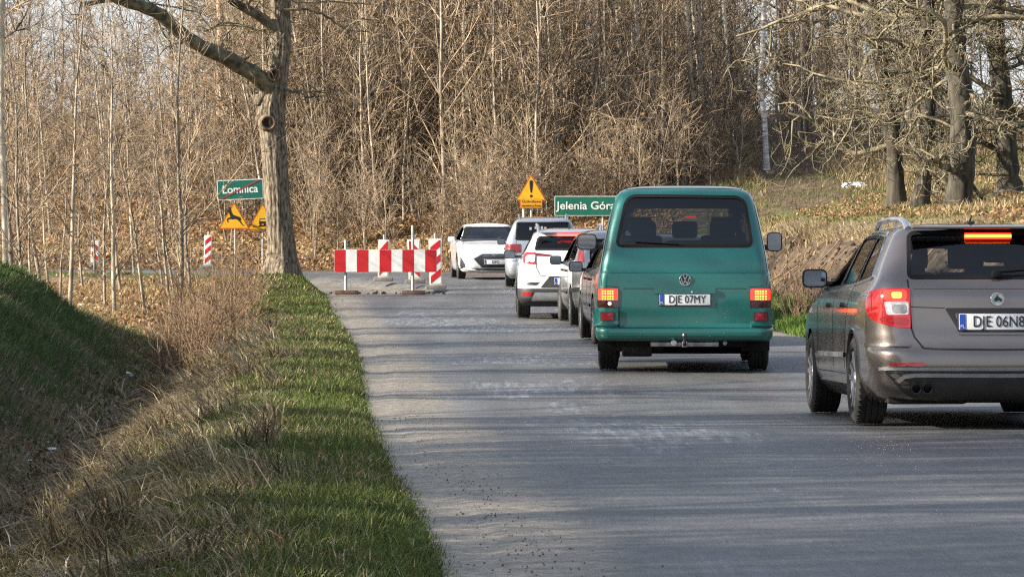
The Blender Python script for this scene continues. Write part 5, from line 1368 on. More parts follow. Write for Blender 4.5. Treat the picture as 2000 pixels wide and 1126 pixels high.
# rear lamps
for sg in (-1, 1):
    a0, a1 = abs(vx(97)) + .015, abs(vx(197))
    def lp_(u0, u1, c0, c1): return rpoly([(sg * u0, vz(c1)), (sg * u1, vz(c1)), (sg * u1, vz(c0)), (sg * u0, vz(c0))], .014)
    base = sh.patch('tail_lamp', lp_(a0 - .005, a1, 606, 700), 'rear', SMOKE, van, off=.012, depth=.03, K=4)
    sh.patch('brake_light', lp_(a0 - .015 if True else a0, a1 + .008, 608, 664), 'rear', LIT, base, off=.018, depth=.012, K=3)
    core = MB()
    for r_ in range(4):
        for c_ in range(5):
            u = a0 - .058 - c_ * .024; zc = vz(658) + r_ * .0265
            p_, n_ = sh.on('rear', sg * u, zc, .020); core.box(p_, (.017, .006, .0165))
    core.build('lamp_rows', LITO, base, flat=True)
    if sg < 0:
        p_, n_ = sh.on('rear', vx(151), vz(682), .016); k_ = MB(); k_.lathe([(.018, 0), (.014, .007), (.001, .010)], Matrix.Translation(p_) @ Matrix.Rotation(R(90), 4, 'X'), 16); k_.build('bulb', mat('lit_pale_bulb', (.9, .6, .5), emit=(1, .38, .28), estr=1.3), base)
    # bumper corner with its reflector
    bc = sh.patch('bumper_corner', rpoly([(sg * abs(vx(80)), vz(806)), (sg * abs(vx(196)), vz(806)), (sg * abs(vx(194)), vz(706)), (sg * abs(vx(88)), vz(706))], .02), 'rear', VANP, van, off=.035, depth=.05, K=4)
    fr = sh.patch('reflector_frame', rpoly([(sg * abs(vx(112)), vz(772)), (sg * abs(vx(178)), vz(772)), (sg * abs(vx(178)), vz(724)), (sg * abs(vx(112)), vz(724))], .012), 'rear', TRIM, bc, off=.039, depth=.012, K=2)
    sh.patch('reflector', rpoly([(sg * abs(vx(118)), vz(767)), (sg * abs(vx(172)), vz(767)), (sg * abs(vx(172)), vz(729)), (sg * abs(vx(118)), vz(729))], .01), 'rear', REDREF, bc, off=.043, depth=.01, K=2)
sh.strip('crease', [(-.95, vz(842)), (.95, vz(842))], .012, 'wrap', VANP, pv['bumper'], off=.007, depth=.012)
# door seams, rubbing strips and handles on the flanks
for md in ('left', 'right'):
    for line in ([(2.82, .42), (2.82, 1.8)], [(3.86, .75), (3.86, 1.2)], [(1.62, .42), (1.62, 1.8)]): sh.strip('panel_gap', line, .007, md, GAP, pv['body'])
    sh.strip('rubbing_strip', [(.5, .60), (4.3, .60)], .05, md, TRIM, pv['body'], off=.012, depth=.02)
# wheels, underside, hitch
for y_ in (.98, 3.90):
    for sg in (-1, 1): wheel(van, sg * (.788), y_, .322, .195, sg, 'steel')
ub = MB(); ub.box((0, 2.4, .33), (1.3, 4.0, .16), bev=.03); ub.box((.1, 2.2, .25), (1.25, 2.2, .18), bev=.04); ub.box((-.45, .8, .27), (.5, .6, .14), bev=.04); ub.box((0, .98, .30), (1.2, .12, .10), bev=.03); ub.box((.05, 3.2, .20), (.5, 1.2, .12), bev=.05); ub.build('underbody', UNDER, van)
tk = MB(); tk.lathe([(.001, -.16), (.10, -.155), (.11, -.14), (.11, .14), (.10, .155), (.001, .16)], Matrix.Translation((vx(290), .55, vz(905))) @ Matrix.Rotation(R(90), 4, 'Y'), 20); tk.build('silencer', mat('rusty_dark_steel', (.03, .027, .025), rough=.8, var=.4, scale=12), van)
for (xa) in (vx(742),):
    q = MB(); q.tube([(xa, .12, .30), (xa, .32, .29)], .022, 12); q.build('exhaust_pipe' if xa == vx(742) else 'bracket', STEEL, van)
tb = MB(); tb.box((vx(535), .13, vz(890)), (.70, .06, .045), bev=.006); tb.box((vx(535), .06, vz(888)), (.055, .16, .06), bev=.01)
tow = tb.build('tow_bar', STEEL, van)
tn = MB(); tn.tube([(vx(533), .10, vz(890)), (vx(533), -.04, vz(888)), (vx(533), -.085, vz(878)), (vx(533), -.095, vz(862))], [.02, .02, .018, .013], 12)
tn.lathe([(.001, -.026), (.016, -.022), (.026, -.006), (.026, .006), (.018, .021), (.001, .026)], Matrix.Translation((vx(533), -.095, vz(842))), 18); tn.build('tow_ball', mat('dark_steel', (.10, .10, .10), rough=.35, metal=.8), tow)
so = MB(); so.lathe([(.001, -.03), (.032, -.03), (.034, 0), (.028, .03), (.001, .032)], Matrix.Translation((vx(480), .02, vz(883))) @ Matrix.Rotation(R(90), 4, 'X'), 18); so.build('trailer_socket', STEEL, tow)
mirror(van, -1.055, 3.52, 1.345, -1, w=.225, h=.185, arm=.16); mirror(van, 1.055, 3.52, 1.345, 1, w=.175, h=.22, arm=.16)
for x_ in (-.42, .02, .42): seat(van, x_, 1.35, .78, w=.42, h=.58)
for x_ in (-.46, .46): seat(van, x_, 2.75, .80, w=.5, h=.62)
seat(van, -.2, 2.0, .8, w=.9, h=.5, head=False)
cabin(van, 0, .3, 3.9, .62, 1.05, .78)
bl_ = MB(); bl_.box((vx(567), .40, vz(237)), (.11, .03, .016), bev=.006); bl_.build('third_brake_light', LIT, van)
place(van, 1.765, 35.15, 2.2)
# wiper
wp = MB(); wp.tube([sh.on('rear', -.05, 1.31, .02)[0], sh.on('rear', -.5, 1.335, .022)[0]], .006, 6); wp.build('wiper', RUB, van)

# ---------------------------------------------------------------- the brown grey estate car
ESTP = mat_paint('estate_brown_grey', (.215, .182, .168), metal=.78, rough=.27, dirt=.3, dirtcol=(.12, .105, .095))
est = empty('estate_car'); tag(est, 'brown grey estate car with roof rails cut off by the right edge, brake lamps lit', 'car')
ex = lambda c: (c - 990) / 674.9
ez = lambda c: (1089 - c) / 674.9
ep = lambda *pts: [(ex(a), ez(b)) for a, b in pts]
sh = Shell(4.83, [
    (.17, .74, .34, 4.55, .2, .3), (.22, .82, .16, 4.68, .25, .35), (.30, .875, .06, 4.78, .28, .4), (.38, .893, .02, 4.81, .3, .42), (.43, .897, .0, 4.83, .3, .42), (.50, .90, .005, 4.83, .3, .42), (.545, .90, .02, 4.83, .29, .42),
    (.565, .90, .05, 4.82, .28, .42), (.66, .903, .075, 4.80, .27, .42), (.72, .905, .09, 4.72, .26, .42), (.80, .903, .10, 4.50, .25, .4), (.86, .899, .105, 4.2, .24, .4), (.92, .888, .11, 3.85, .22, .4),
    (.97, .868, .125, 3.58, .20, .35), (1.02, .838, .155, 3.40, .17, .3), (1.06, .815, .19, 3.28, .15, .28), (1.15, .775, .27, 3.08, .14, .25), (1.25, .727, .355, 2.84, .13, .25), (1.33, .687, .425, 2.64, .12, .25),
    (1.385, .652, .475, 2.46, .12, .22), (1.415, .62, .50, 2.33, .12, .22), (1.44, .565, .58, 2.15, .14, .22), (1.458, .48, .75, 1.95, .16, .22), (1.47, .32, 1.0, 1.75, .15, .15)],
    bow=.07, nl=120, taper=(.03, .9, .07, 1.2))
rw = rpoly([(-.615, 1.055), (.615, 1.055), (.575, 1.405), (-.575, 1.405)], [.05, .05, .07, .07], 6)
cuts = [('rear', inset(dense(rw), .02))]
sw = [rpoly([(.66, 1.075), (1.33, 1.035), (1.40, 1.39), (1.02, 1.37), (.80, 1.25)], [.04, .03, .03, .12, .1]), rpoly([(1.40, 1.03), (2.22, 1.005), (2.20, 1.40), (1.47, 1.395)], .035), rpoly([(2.30, 1.0), (3.28, .985), (2.95, 1.17), (2.52, 1.36), (2.28, 1.40)], [.03, .02, .2, .15, .03])]
fin = side_windows(sh, est, sw, cuts, mat_glass('estate_glass', (.50, .53, .53)), ring_w=.024)
ws = rpoly([(-.72, 1.03), (.72, 1.03), (.58, 1.36), (-.58, 1.36)], .08); cuts.append(('front', inset(dense(ws), .02)))
WH = [(1.05, .325, .365), (3.81, .325, .365)]
lid = ep((572, 130), (575, 375), (585, 612), (598, 655), (640, 708), (1340, 708), (1382, 655), (1395, 612), (1405, 375), (1408, 130))
grp = [('bumper', lambda x, y, z, n: (z < .552) & (y < .66), None), ('tailgate', lambda x, y, z, n: inpoly(x, z, lid) & (n[:, 1] < -.3) & (y < .6), None),
       ('rear_door', lambda x, y, z, n: (x < 0) & (y > 1.38) & (y < 2.27) & (z > .34) & (z < 1.36) & (np.hypot(y - 1.05, z - .325) > .40), None),
       ('front_door', lambda x, y, z, n: (x < 0) & (y > 2.27) & (y < 3.30) & (z > .34) & (z < 1.36), None)]
pe = sh.mesh_parts(est, ESTP, grp, cuts, WH)
fin(); liners(est, WH, .89)
for poly in sw:
    pass
for md in ('left', 'right'):
    sh.ring('chrome_strip', inset(dense(rpoly([(.60, 1.055), (1.4, 1.010), (3.36, .962), (2.97, 1.18), (2.54, 1.385), (2.25, 1.432), (1.4, 1.425), (.98, 1.405), (.74, 1.27)], [.06, .02, .02, .2, .2, .05, .05, .15, .12]), .05), .0), .019, md, CHROME, pe['body'], off=.011, depth=.022)
    for line in ([(2.27, .40), (2.27, 1.02)], [(1.60, .40), (1.53, .62), (1.38, .85), (1.38, 1.03)], [(3.28, .40), (3.30, .95)], [(1.6, .36), (3.28, .36)]): sh.strip('panel_gap', line, .007, md, GAP, pe['body'])
    for y_ in (1.62, 2.50):
        sh.patch('handle', rpoly([(y_, .855), (y_ + .2, .845), (y_ + .2, .875), (y_, .89)], .012), md, mat('handle_dark', (.02, .02, .022), rough=.25, coat=.6), pe['rear_door'] if y_ < 2 else pe['front_door'], off=.03, depth=.035, K=2)
    sh.strip('bright_strip', [(1.52, .50), (3.2, .49)], .035, md, ALLOY, pe['body'], off=.014, depth=.02)
    sh.strip('sill', [(1.50, .24), (3.3, .24)], .10, md, ESTP, pe['body'], off=.015, depth=.02)
    sh.ring('arch_lip', [(1.05 + .375 * math.cos(a), .325 + .375 * math.sin(a)) for a in np.linspace(-.25, math.pi + .25, 28)] + [(1.05 + .35 * math.cos(a), .325 + .35 * math.sin(a)) for a in np.linspace(math.pi + .25, -.25, 28)], .002, md, ESTP, pe['body'], off=.008, depth=.03)
gl = sh.patch('rear_window', inset(dense(rw), .01), 'rear', mat_glass('estate_rear_glass', (.62, .65, .66)), est, off=-.003, depth=.004, K=6)
sh.ring('window_seal', rw, .028, 'rear', RUB, gl, off=.004, depth=.02)
wg = sh.patch('windscreen', inset(dense(ws), .012), 'front', GLASS_C, est, off=-.003, depth=.004); sh.ring('window_seal', ws, .035, 'front', RUB, wg, off=.004)
TGp = pe['tailgate']
# spoiler lip with the third brake lamp
sp = MB(); sp.box((0, .46, 1.428), (1.10, .12, .022), bev=.008); sp.build('spoiler', ESTP, est)
tl = lamp_bar('third_brake_light', sh, -.165, .165, 1.366, .020, mat('estate_third_lamp', (.9, .2, .05), emit=(1, .16, .02), estr=2.6), est, frame=LIT, out=.05)
for line, w_ in ((ep((576, 380), (585, 612), (598, 655), (640, 708), (690, 712), (990, 716)), .012), (ep((1404, 380), (1395, 612), (1382, 655), (1340, 708), (1290, 712), (990, 716)), .012), (ep((582, 511), (745, 516)), .006), (ep((1235, 516), (1398, 511)), .006)):
    sh.strip('panel_gap', line, w_, 'rear', GAP, TGp, off=.002)
sh.strip('lid_fold', ep((600, 420), (1380, 420)), .012, 'rear', ESTP, TGp, off=.004, depth=.008)
# plate niche
sh.patch('plate_niche', rpoly(ep((815, 634), (745, 516), (1235, 516), (1165, 634)), [.04, .02, .02, .04]), 'rear', TRIM, TGp, off=.004, depth=.006, K=3)
sh.patch('niche_plate', rpoly(ep((828, 622), (790, 540), (1190, 540), (1152, 622)), [.03, .03, .03, .03]), 'rear', ESTP, TGp, off=.006, depth=.006, K=3)
sh.strip('niche_edge', ep((812, 640), (1168, 640)), .012, 'rear', CHROME if False else ESTP, TGp, off=.012, depth=.012)
yb = float(sh.on('rear', 0, .75)[0][1]); number_plate(est, 'DJE 06N8', ex(986), yb - .016, ez(582), tilt=-.06)
# round winged arrow badge
def badge_arrow(parent, x, y, z, r):
    M = Matrix.Translation((x, y, z)) @ Matrix.Rotation(R(90), 4, 'X')
    mb = MB(); mb.lathe([(r, 0), (r, .010), (r * .95, .014), (r * .86, .014), (r * .82, .007), (.001, .007)], M, 36); o = mb.build('badge', CHROME, parent)
    ds = MB(); ds.lathe([(r * .83, .0075), (.001, .0085)], M, 36); ds.build('badge_ground', mat('badge_silver', (.62, .66, .68), rough=.3, metal=.3), o)
    S_ = r / 1.0
    e = MB()
    for k, (a0, l_) in enumerate([(.62, .62), (.40, .70), (.16, .74)]):
        e.prism([(S_ * (-.50 + .10 * k), S_ * (.00 + .0 * k)), (S_ * (.02 + .05 * k), S_ * (a0 + .05)), (S_ * (.10 + .09 * k), S_ * (a0 - .06)), (S_ * (-.33 + .12 * k), S_ * (-.10))], -.002, Matrix.Translation((x, y - .010, z)))
    e.prism([(S_ * .20, S_ * .30), (S_ * .62, S_ * .02), (S_ * .52, S_ * -.42), (S_ * .30, S_ * -.18), (S_ * .02, S_ * -.18), (S_ * -.05, S_ * -.32), (S_ * -.52, S_ * -.28), (S_ * -.45, S_ * -.12), (S_ * .12, S_ * -.06)], -.002, Matrix.Translation((x, y - .0105, z)))
    e.build('emblem', mat('badge_dark', (.008, .035, .03), rough=.3), o); return o
yb = float(sh.on('rear', 0, ez(474))[0][1]); badge_arrow(TGp, ex(998), yb + .001, ez(474), .050)
# lamps wrap round the corners
for sg in (-1, 1):
    def lens(name, pts, m_, off, depth, par, r_=.02, K=5, dome=0.): return sh.patch(name, rpoly([(sg * a, b) for a, b in pts], r_, 6), 'wrap', m_, par, off=off, depth=depth, K=K, dome=dome, step=.03)
    s0 = abs(sh.arc('rear', -.605, .84)); 
    base = lens('tail_lamp', [(s0, .708), (s0 + .10, .712), (s0 + .27, .752), (s0 + .355, .80), (s0 + .405, .90), (s0 + .375, .965), (s0 + .20, .985), (s0, .985)], LITR, .010, .03, est, [.01, .05, .05, .06, .05, .03, .03, .01])
    rl_ = lens('rear_light', [(s0 + .025, .898), (s0 + .19, .90), (s0 + .19, .972), (s0 + .02, .975)], LIT, .014, .006, base, .03, 3); lens('bulb_glow', [(s0 + .06, .915), (s0 + .125, .915), (s0 + .13, .958), (s0 + .055, .958)], LITO, .0165, .006, rl_, .02, 3)
    lens('clear_lens', [(s0 + .012, .80), (s0 + .165, .80), (s0 + .185, .895), (s0 + .012, .895)], CLEARL, .0135, .006, base, .02, 3)
    lens('clear_lens_core', [(s0 + .03, .812), (s0 + .12, .812), (s0 + .13, .87), (s0 + .03, .875)], mat('lens_grey', (.30, .29, .30), rough=.2, coat=1, var=.3, scale=20), .016, .006, base, .02, 3)
    lens('side_lens', [(s0 + .30, .82), (s0 + .345, .85), (s0 + .385, .91), (s0 + .36, .955), (s0 + .30, .965)], REDL, .0125, .006, base, .02, 3)
    lens('lamp_segment', [(s0 + .015, .722), (s0 + .12, .728), (s0 + .24, .765), (s0 + .20, .785), (s0 + .015, .780)], REDL, .0125, .006, base, .02, 3)
    # bumper details
    s1 = abs(sh.arc('rear', -.52, .44))
    sh.patch('reflector', rpoly([(sg * s1, .437), (sg * (s1 + .24), .437), (sg * (s1 + .255), .458), (sg * s1, .466)], .008), 'wrap', mat('bumper_reflector', (.42, .02, .02), rough=.2, coat=1), pe['bumper'], off=.006, depth=.012, K=2)
sh.strip('bumper_line', [(-1.18, .585), (-.62, .585)], .02, 'wrap', ESTP, pe['bumper'], off=.010, depth=.016)
sh.strip('bumper_line', [(.62, .585), (1.18, .585)], .02, 'wrap', ESTP, pe['bumper'], off=.010, depth=.016)
sh.strip('bright_strip', [(-.86, .42), (-.5, .418), (0, .418), (.5, .418), (.86, .42)], .018, 'wrap', ALLOY, pe['bumper'], off=.012, depth=.02)
sh.patch('lower_bumper', rpoly([(-.82, .405), (-.60, .20), (.60, .20), (.82, .405)], [.03, .1, .1, .03]), 'wrap', mat('dark_bumper_plastic', (.045, .044, .046), rough=.5, var=.2, scale=5), pe['bumper'], off=.006, depth=.012, K=6)
sh.strip('bright_strip', [(-.70, .33), (-.66, .365), (-.58, .378), (0, .375), (.58, .378), (.66, .365), (.70, .33)], .026, 'wrap', ALLOY, pe['bumper'], off=.016, depth=.02)
eb = MB(); 
for xx in (-.575, -.495):
    q = MB(); q.lathe([(.034, -.02), (.036, .0), (.034, .004), (.028, 0), (.028, .09), (.001, .09)], Matrix.Translation((xx, .06, .275)) @ Matrix.Rotation(R(-90), 4, 'X'), 22); q.build('exhaust_pipe', mat('dark_chrome', (.25, .25, .26), rough=.2, metal=1), est)
ub = MB(); ub.box((0, 2.4, .24), (1.5, 3.9, .14), bev=.03); ub.box((-.45, .55, .22), (.6, .5, .12), bev=.05); ub.box((0, 1.05, .26), (1.3, .12, .1), bev=.03); ub.build('underbody', UNDER, est)
for y_ in (1.05, 3.81):
    for sg in (-1, 1): wheel(est, sg * .792, y_, .322, .225, sg, 'alloy')
# roof rails
for sg in (-1, 1):
    rl = MB(); rl.tube([(sg * .555, .58, 1.415), (sg * .565, .68, 1.468), (sg * .575, .82, 1.492), (sg * .585, 1.3, 1.507), (sg * .58, 1.9, 1.502), (sg * .565, 2.15, 1.475), (sg * .55, 2.3, 1.42)], [.03, .026, .022, .02, .02, .022, .028], 10)
    rl.box((sg * .58, 1.05, 1.465), (.022, .05, .06)); o_ = rl.build('roof_rail', mat('rail_silver', (.62, .63, .66), rough=.28, metal=.9), est)
an = MB(); an.box((-.05, .95, 1.475), (.05, .09, .02), bev=.008); an.tube([(-.05, .96, 1.48), (-.05, .86, 1.525)], [.008, .005], 8); an.build('antenna', TRIM, est)
mirror(est, -.945, 3.10, 1.085, -1, w=.20, h=.15, arm=.12); mirror(est, .945, 3.10, 1.085, 1, w=.20, h=.15, arm=.12)
for x_ in (-.42, .0, .42): seat(est, x_, 1.55, .62, w=.42, h=.50)
for x_ in (-.40, .40): seat(est, x_, 2.45, .62, w=.5, h=.56)
cabin(est, 0, .35, 3.4, .45, .93, .78)
wp = MB(); wp.box(sh.on('rear', .02, 1.075, .02)[0], (.07, .05, .05), bev=.015); wp.tube([sh.on('rear', .02, 1.08, .04)[0], sh.on('rear', .5, 1.115, .04)[0]], [.014, .006], 8); wp.build('wiper', RUB, est)
place(est, 3.44, 24.25, -1.5)
# ---------------------------------------------------------------- the white crossover
WHP = mat_paint('crossover_white', (.70, .71, .72), metal=.0, rough=.4, dirt=.3)
MPVP_R = mat_paint('crossover_roof_silver', (.42, .43, .47), metal=.4, rough=.35)
cro = empty('crossover_car'); tag(cro, 'white crossover car with black lower bumper and a lit red strip below its roof', 'car')
cx_ = lambda c: (c - 908) / 385.9
cz_ = lambda c: (986 - c) / 385.9
cp = lambda *pts: [(cx_(a), cz_(b)) for a, b in pts]
sh = Shell(4.23, [
    (.22, .78, .20, 4.0, .2, .3), (.28, .85, .06, 4.1, .24, .35), (.36, .885, .0, 4.18, .28, .4), (.46, .89, .0, 4.22, .28, .4), (.56, .89, .02, 4.22, .28, .4), (.66, .888, .055, 4.2, .27, .4), (.76, .88, .08, 4.12, .26, .4), (.86, .862, .10, 3.95, .25, .4),
    (.95, .835, .115, 3.6, .22, .38), (1.02, .80, .14, 3.2, .2, .35), (1.10, .765, .19, 2.95, .18, .3), (1.22, .705, .29, 2.68, .16, .26), (1.33, .645, .38, 2.4, .15, .25), (1.41, .605, .40, 2.2, .14, .22), (1.45, .56, .44, 2.0, .14, .22), (1.49, .47, .60, 1.85, .15, .2), (1.515, .3, .9, 1.6, .12, .12)],
    bow=.09, nl=80, nr=(12, 9, 46, 9, 10), taper=(.03, .9, .07, 1.1))
rw = rpoly([(-.60, 1.145), (.60, 1.145), (.545, 1.385), (-.545, 1.385)], [.04, .04, .07, .07], 6)
cuts = [('rear', inset(dense(rw), .02))]
sw = [rpoly([(.62, 1.14), (1.9, 1.06), (1.88, 1.42), (1.0, 1.37)], .04), rpoly([(1.97, 1.055), (2.95, 1.01), (2.62, 1.22), (2.2, 1.40), (1.95, 1.42)], .03)]
fin = side_windows(sh, cro, sw, cuts, GLASS_VD)
WH = [(.80, .335, .375), (3.44, .335, .375)]
lid = cp((700, 400), (672, 545), (680, 590), (690, 655), (715, 706), (1101, 706), (1126, 655), (1136, 590), (1144, 545), (1116, 400))
BPL = mat('bumper_plastic', (.022, .022, .024), rough=.6, var=.2, scale=9)
grp = [('lower_bumper', lambda x, y, z, n: (z < .520) & (y < .50), BPL), ('roof', lambda x, y, z, n: (z > 1.435), MPVP_R), ('bumper', lambda x, y, z, n: (z < .70) & (y < .45), None), ('tailgate', lambda x, y, z, n: inpoly(x, z, lid) & (n[:, 1] < -.3) & (y < .7) & (z < 1.43), None)]
pc_ = sh.mesh_parts(cro, WHP, grp, cuts, WH); fin(); liners(cro, WH, .875)
gl = sh.patch('rear_window', inset(dense(rw), .01), 'rear', GLASS_VD, cro, off=-.003, depth=.004, K=5); sh.ring('window_seal', rw, .035, 'rear', RUB, gl, off=.005, depth=.02)
sh.strip('panel_gap', cp((684, 560), (690, 655), (715, 706), (760, 712), (1056, 712), (1101, 706), (1126, 655), (1132, 560)), .010, 'rear', GAP, pc_['tailgate'], off=.002)
sp = MB(); sp.box((0, .42, 1.452), (1.02, .14, .024), bev=.009); sp.build('spoiler', MPVP_R, cro)
lamp_bar('third_brake_light', sh, -.215, .215, 1.408, .042, mat('crossover_third_lamp', (.8, .05, .05), emit=(1, .05, .04), estr=3.0), cro, out=.07)
sh.patch('plate_panel', rpoly(cp((714, 785), (772, 714), (1044, 714), (1102, 785)), .02), 'rear', BPL, pc_['bumper'], off=.006, depth=.01, K=3)
yb = float(sh.on('rear', 0, cz_(743))[0][1]); number_plate(cro, 'WE 7K412' if False else 'WE', cx_(905), yb - .02, cz_(743))
for sg in (-1, 1):
    q = lambda *pts: [(sg * -cx_(a), cz_(b)) for a, b in pts]
    b_ = sh.patch('tail_lamp', rpoly(q((606, 628), (606, 590), (622, 558), (690, 560), (684, 632), (640, 630)), .02), 'rear', LITR, cro, off=.012, depth=.025, K=4)
    sh.patch('light_field', rpoly(q((622, 620), (622, 592), (636, 574), (682, 574), (676, 620)), .02), 'rear', mat('lit_pale_lens', (.8, .55, .5), emit=(1, .5, .42), estr=1.1, coat=1), b_, off=.016, depth=.008, K=3)
    sh.patch('lamp_wing', rpoly(q((688, 580), (690, 562), (790, 574), (770, 583)), .008), 'rear', DREDL, b_, off=.010, depth=.02, K=3)
    sh.patch('air_slot', rpoly(q((612, 768), (640, 750), (712, 750), (690, 768)), .012), 'rear', TRIM, pc_['bumper'], off=.005, depth=.01, K=2)
    sh.patch('reflector', rpoly(q((602, 838), (600, 812), (662, 812), (656, 838)), .012), 'rear', REDREF, pc_['lower_bumper'], off=.008, depth=.01, K=2)
    rl = MB(); rl.tube([(sg * .52, .52, 1.45), (sg * .53, .62, 1.535), (sg * .54, .8, 1.565), (sg * .55, 1.3, 1.58), (sg * .54, 2.0, 1.57), (sg * .52, 2.2, 1.50)], [.03, .026, .022, .02, .02, .024], 8); rl.build('roof_rail', ALLOY, cro)
sh.patch('skid_plate', rpoly(cp((655, 866), (680, 815), (1136, 815), (1161, 866)), .02), 'rear', ALLOY, pc_['lower_bumper'], off=.014, depth=.02, K=3)
for md in ('left', 'right'):
    sh.strip('cladding', [(1.3, .38), (3.0, .38)], .16, md, BPL, pc_['body'], off=.012, depth=.02)
    sh.ring('arch_cladding', [(.80 + .43 * math.cos(a), .335 + .43 * math.sin(a)) for a in np.linspace(0, math.pi, 24)] + [(.80 + .37 * math.cos(a), .335 + .37 * math.sin(a)) for a in np.linspace(math.pi, 0, 24)], .001, md, BPL, pc_['body'], off=.012, depth=.03)
    sh.patch('arch_cladding', dense([(.80 + .43 * math.cos(a), .335 + .43 * math.sin(a)) for a in np.linspace(.0, 1.2, 10)] + [(.80 + .37 * math.cos(a), .335 + .37 * math.sin(a)) for a in np.linspace(1.2, .0, 10)]), md, BPL, pc_['body'], off=.012, depth=.02, K=2)
an = MB(); an.box((0, .95, 1.52), (.05, .10, .02), bev=.008); an.tube([(0, .97, 1.525), (0, .88, 1.60)], [.012, .006], 8); an.build('antenna', TRIM, cro)
for y_ in (.80, 3.44):
    for sg in (-1, 1): wheel(cro, sg * .775, y_, .332, .215, sg)
ub = MB(); ub.box((0, 2.1, .27), (1.35, 3.5, .14), bev=.03); ub.box((0, .5, .27), (.9, .3, .12), bev=.04); ub.build('underbody', UNDER, cro)
mirror(cro, -1.0, 2.75, 1.05, -1, w=.2, h=.15, arm=.12); mirror(cro, 1.0, 2.75, 1.05, 1, w=.2, h=.15, arm=.12)
for x_ in (-.4, .0, .4): seat(cro, x_, 1.2, .7, w=.4, h=.5)
for x_ in (-.38, .38): seat(cro, x_, 2.1, .7, w=.48, h=.56)
cabin(cro, 0, .4, 3.0, .5, .95, .72)
place(cro, (1114 - 1000) / 116.5, 57.5, -.4, axles=(.8, 3.44))

# ---------------------------------------------------------------- plain car builder for the cars that are mostly hidden
def plain_car(name, label, P, L, table, WH, r, rear_win, wins, lamp, lamp_m, X, D, head, bumper_z=.5, rails=False, glass=GLASS_VD, wide=.76, mir=(2.7, 1.0), brake=None, steer=0.0, bow=.08, lampmode='wrap'):
    o = empty(name); tag(o, label, 'car')
    sh = Shell(L, table, bow=bow, nl=70, nr=(11, 8, 42, 8, 10), taper=(.03, .9, .07, 1.1))
    rw = rpoly(rear_win, .06, 5); cuts = [('rear', inset(dense(rw), .02))]
    f_ = side_windows(sh, o, [rpoly(w_, .035) for w_ in wins], cuts, glass)
    parts = sh.mesh_parts(o, P, [('bumper', lambda x, y, z, n: (z < bumper_z + .1) & (y < .42), None), ('tailgate', lambda x, y, z, n: (np.abs(x) < .62) & (n[:, 1] < -.3) & (y < .9), None)], cuts, WH)
    f_(); liners(o, WH, max(t[1] for t in table) - .015)
    g_ = sh.patch('rear_window', inset(dense(rw), .01), 'rear', glass, o, off=-.003, depth=.004, K=5); sh.ring('window_seal', rw, .03, 'rear', RUB, g_, off=.005, depth=.02)
    for sg in (-1, 1):
        b_ = sh.patch('tail_lamp', rpoly([(sg * a, b) for a, b in lamp], .02), lampmode, lamp_m, o, off=.01, depth=.025, K=4, step=.03)
        sh.strip('panel_gap', [(sg * .61, bumper_z + .1), (sg * .60, rear_win[0][1])], .008, 'rear', GAP, parts['tailgate'], off=.002)
        mirror(o, sg * (max(t[1] for t in table) + .10), mir[0], mir[1], sg, w=.19, h=.145, arm=.12)
        for y_ in (WH[0][0], WH[1][0]): wheel(o, sg * wide, y_, r, .2, sg)
    for md in ('left', 'right'):
        for line in ([(1.0 + WH[0][0] * .4, .40), (1.0 + WH[0][0] * .4, .95)], [(2.1, .38), (2.1, .98)], [(3.0, .38), (3.05, .9)]): sh.strip('panel_gap', line, .007, md, GAP, parts['body'])
        for y_ in (1.5, 2.35): sh.patch('handle', rpoly([(y_, .83), (y_ + .18, .83), (y_ + .18, .86), (y_, .86)], .01), md, TRIM, parts['body'], off=.03, depth=.035, K=2)
        sh.strip('rubbing_strip', [(1.4, .5), (3.0, .5)], .04, md, TRIM, parts['body'], off=.012, depth=.02)
    sh.strip('panel_gap', [(-.9, bumper_z + .1), (.9, bumper_z + .1)], .008, 'wrap', GAP, parts['bumper'], off=.002)
    if rails:
        zt = table[-1][0]
        for sg in (-1, 1):
            rl = MB(); rl.tube([(sg * .53, .55, zt - .06), (sg * .54, .66, zt + .03), (sg * .55, .9, zt + .05), (sg * .55, 2.0, zt + .05), (sg * .53, 2.3, zt - .02)], .018, 8); rl.build('roof_rail', STEEL, o)
    ub = MB(); ub.box((0, L / 2, .26), (1.35, L - .7, .14), bev=.03); ub.build('underbody', UNDER, o)
    for x_ in (-.38, .38): seat(o, x_, 1.25, .65, w=.45, h=.52); seat(o, x_, 2.15, .65, w=.48, h=.56)
    cabin(o, 0, .4, 2.95, .48, .92, .7)
    if brake is not None:
        b2 = lamp_bar('third_brake_light', sh, brake[0][0], brake[1][0], brake[0][1], .026, LIT, o, out=.03)
    place(o, X, D, head, axles=(WH[0][0], WH[1][0]))
    return o, sh, parts
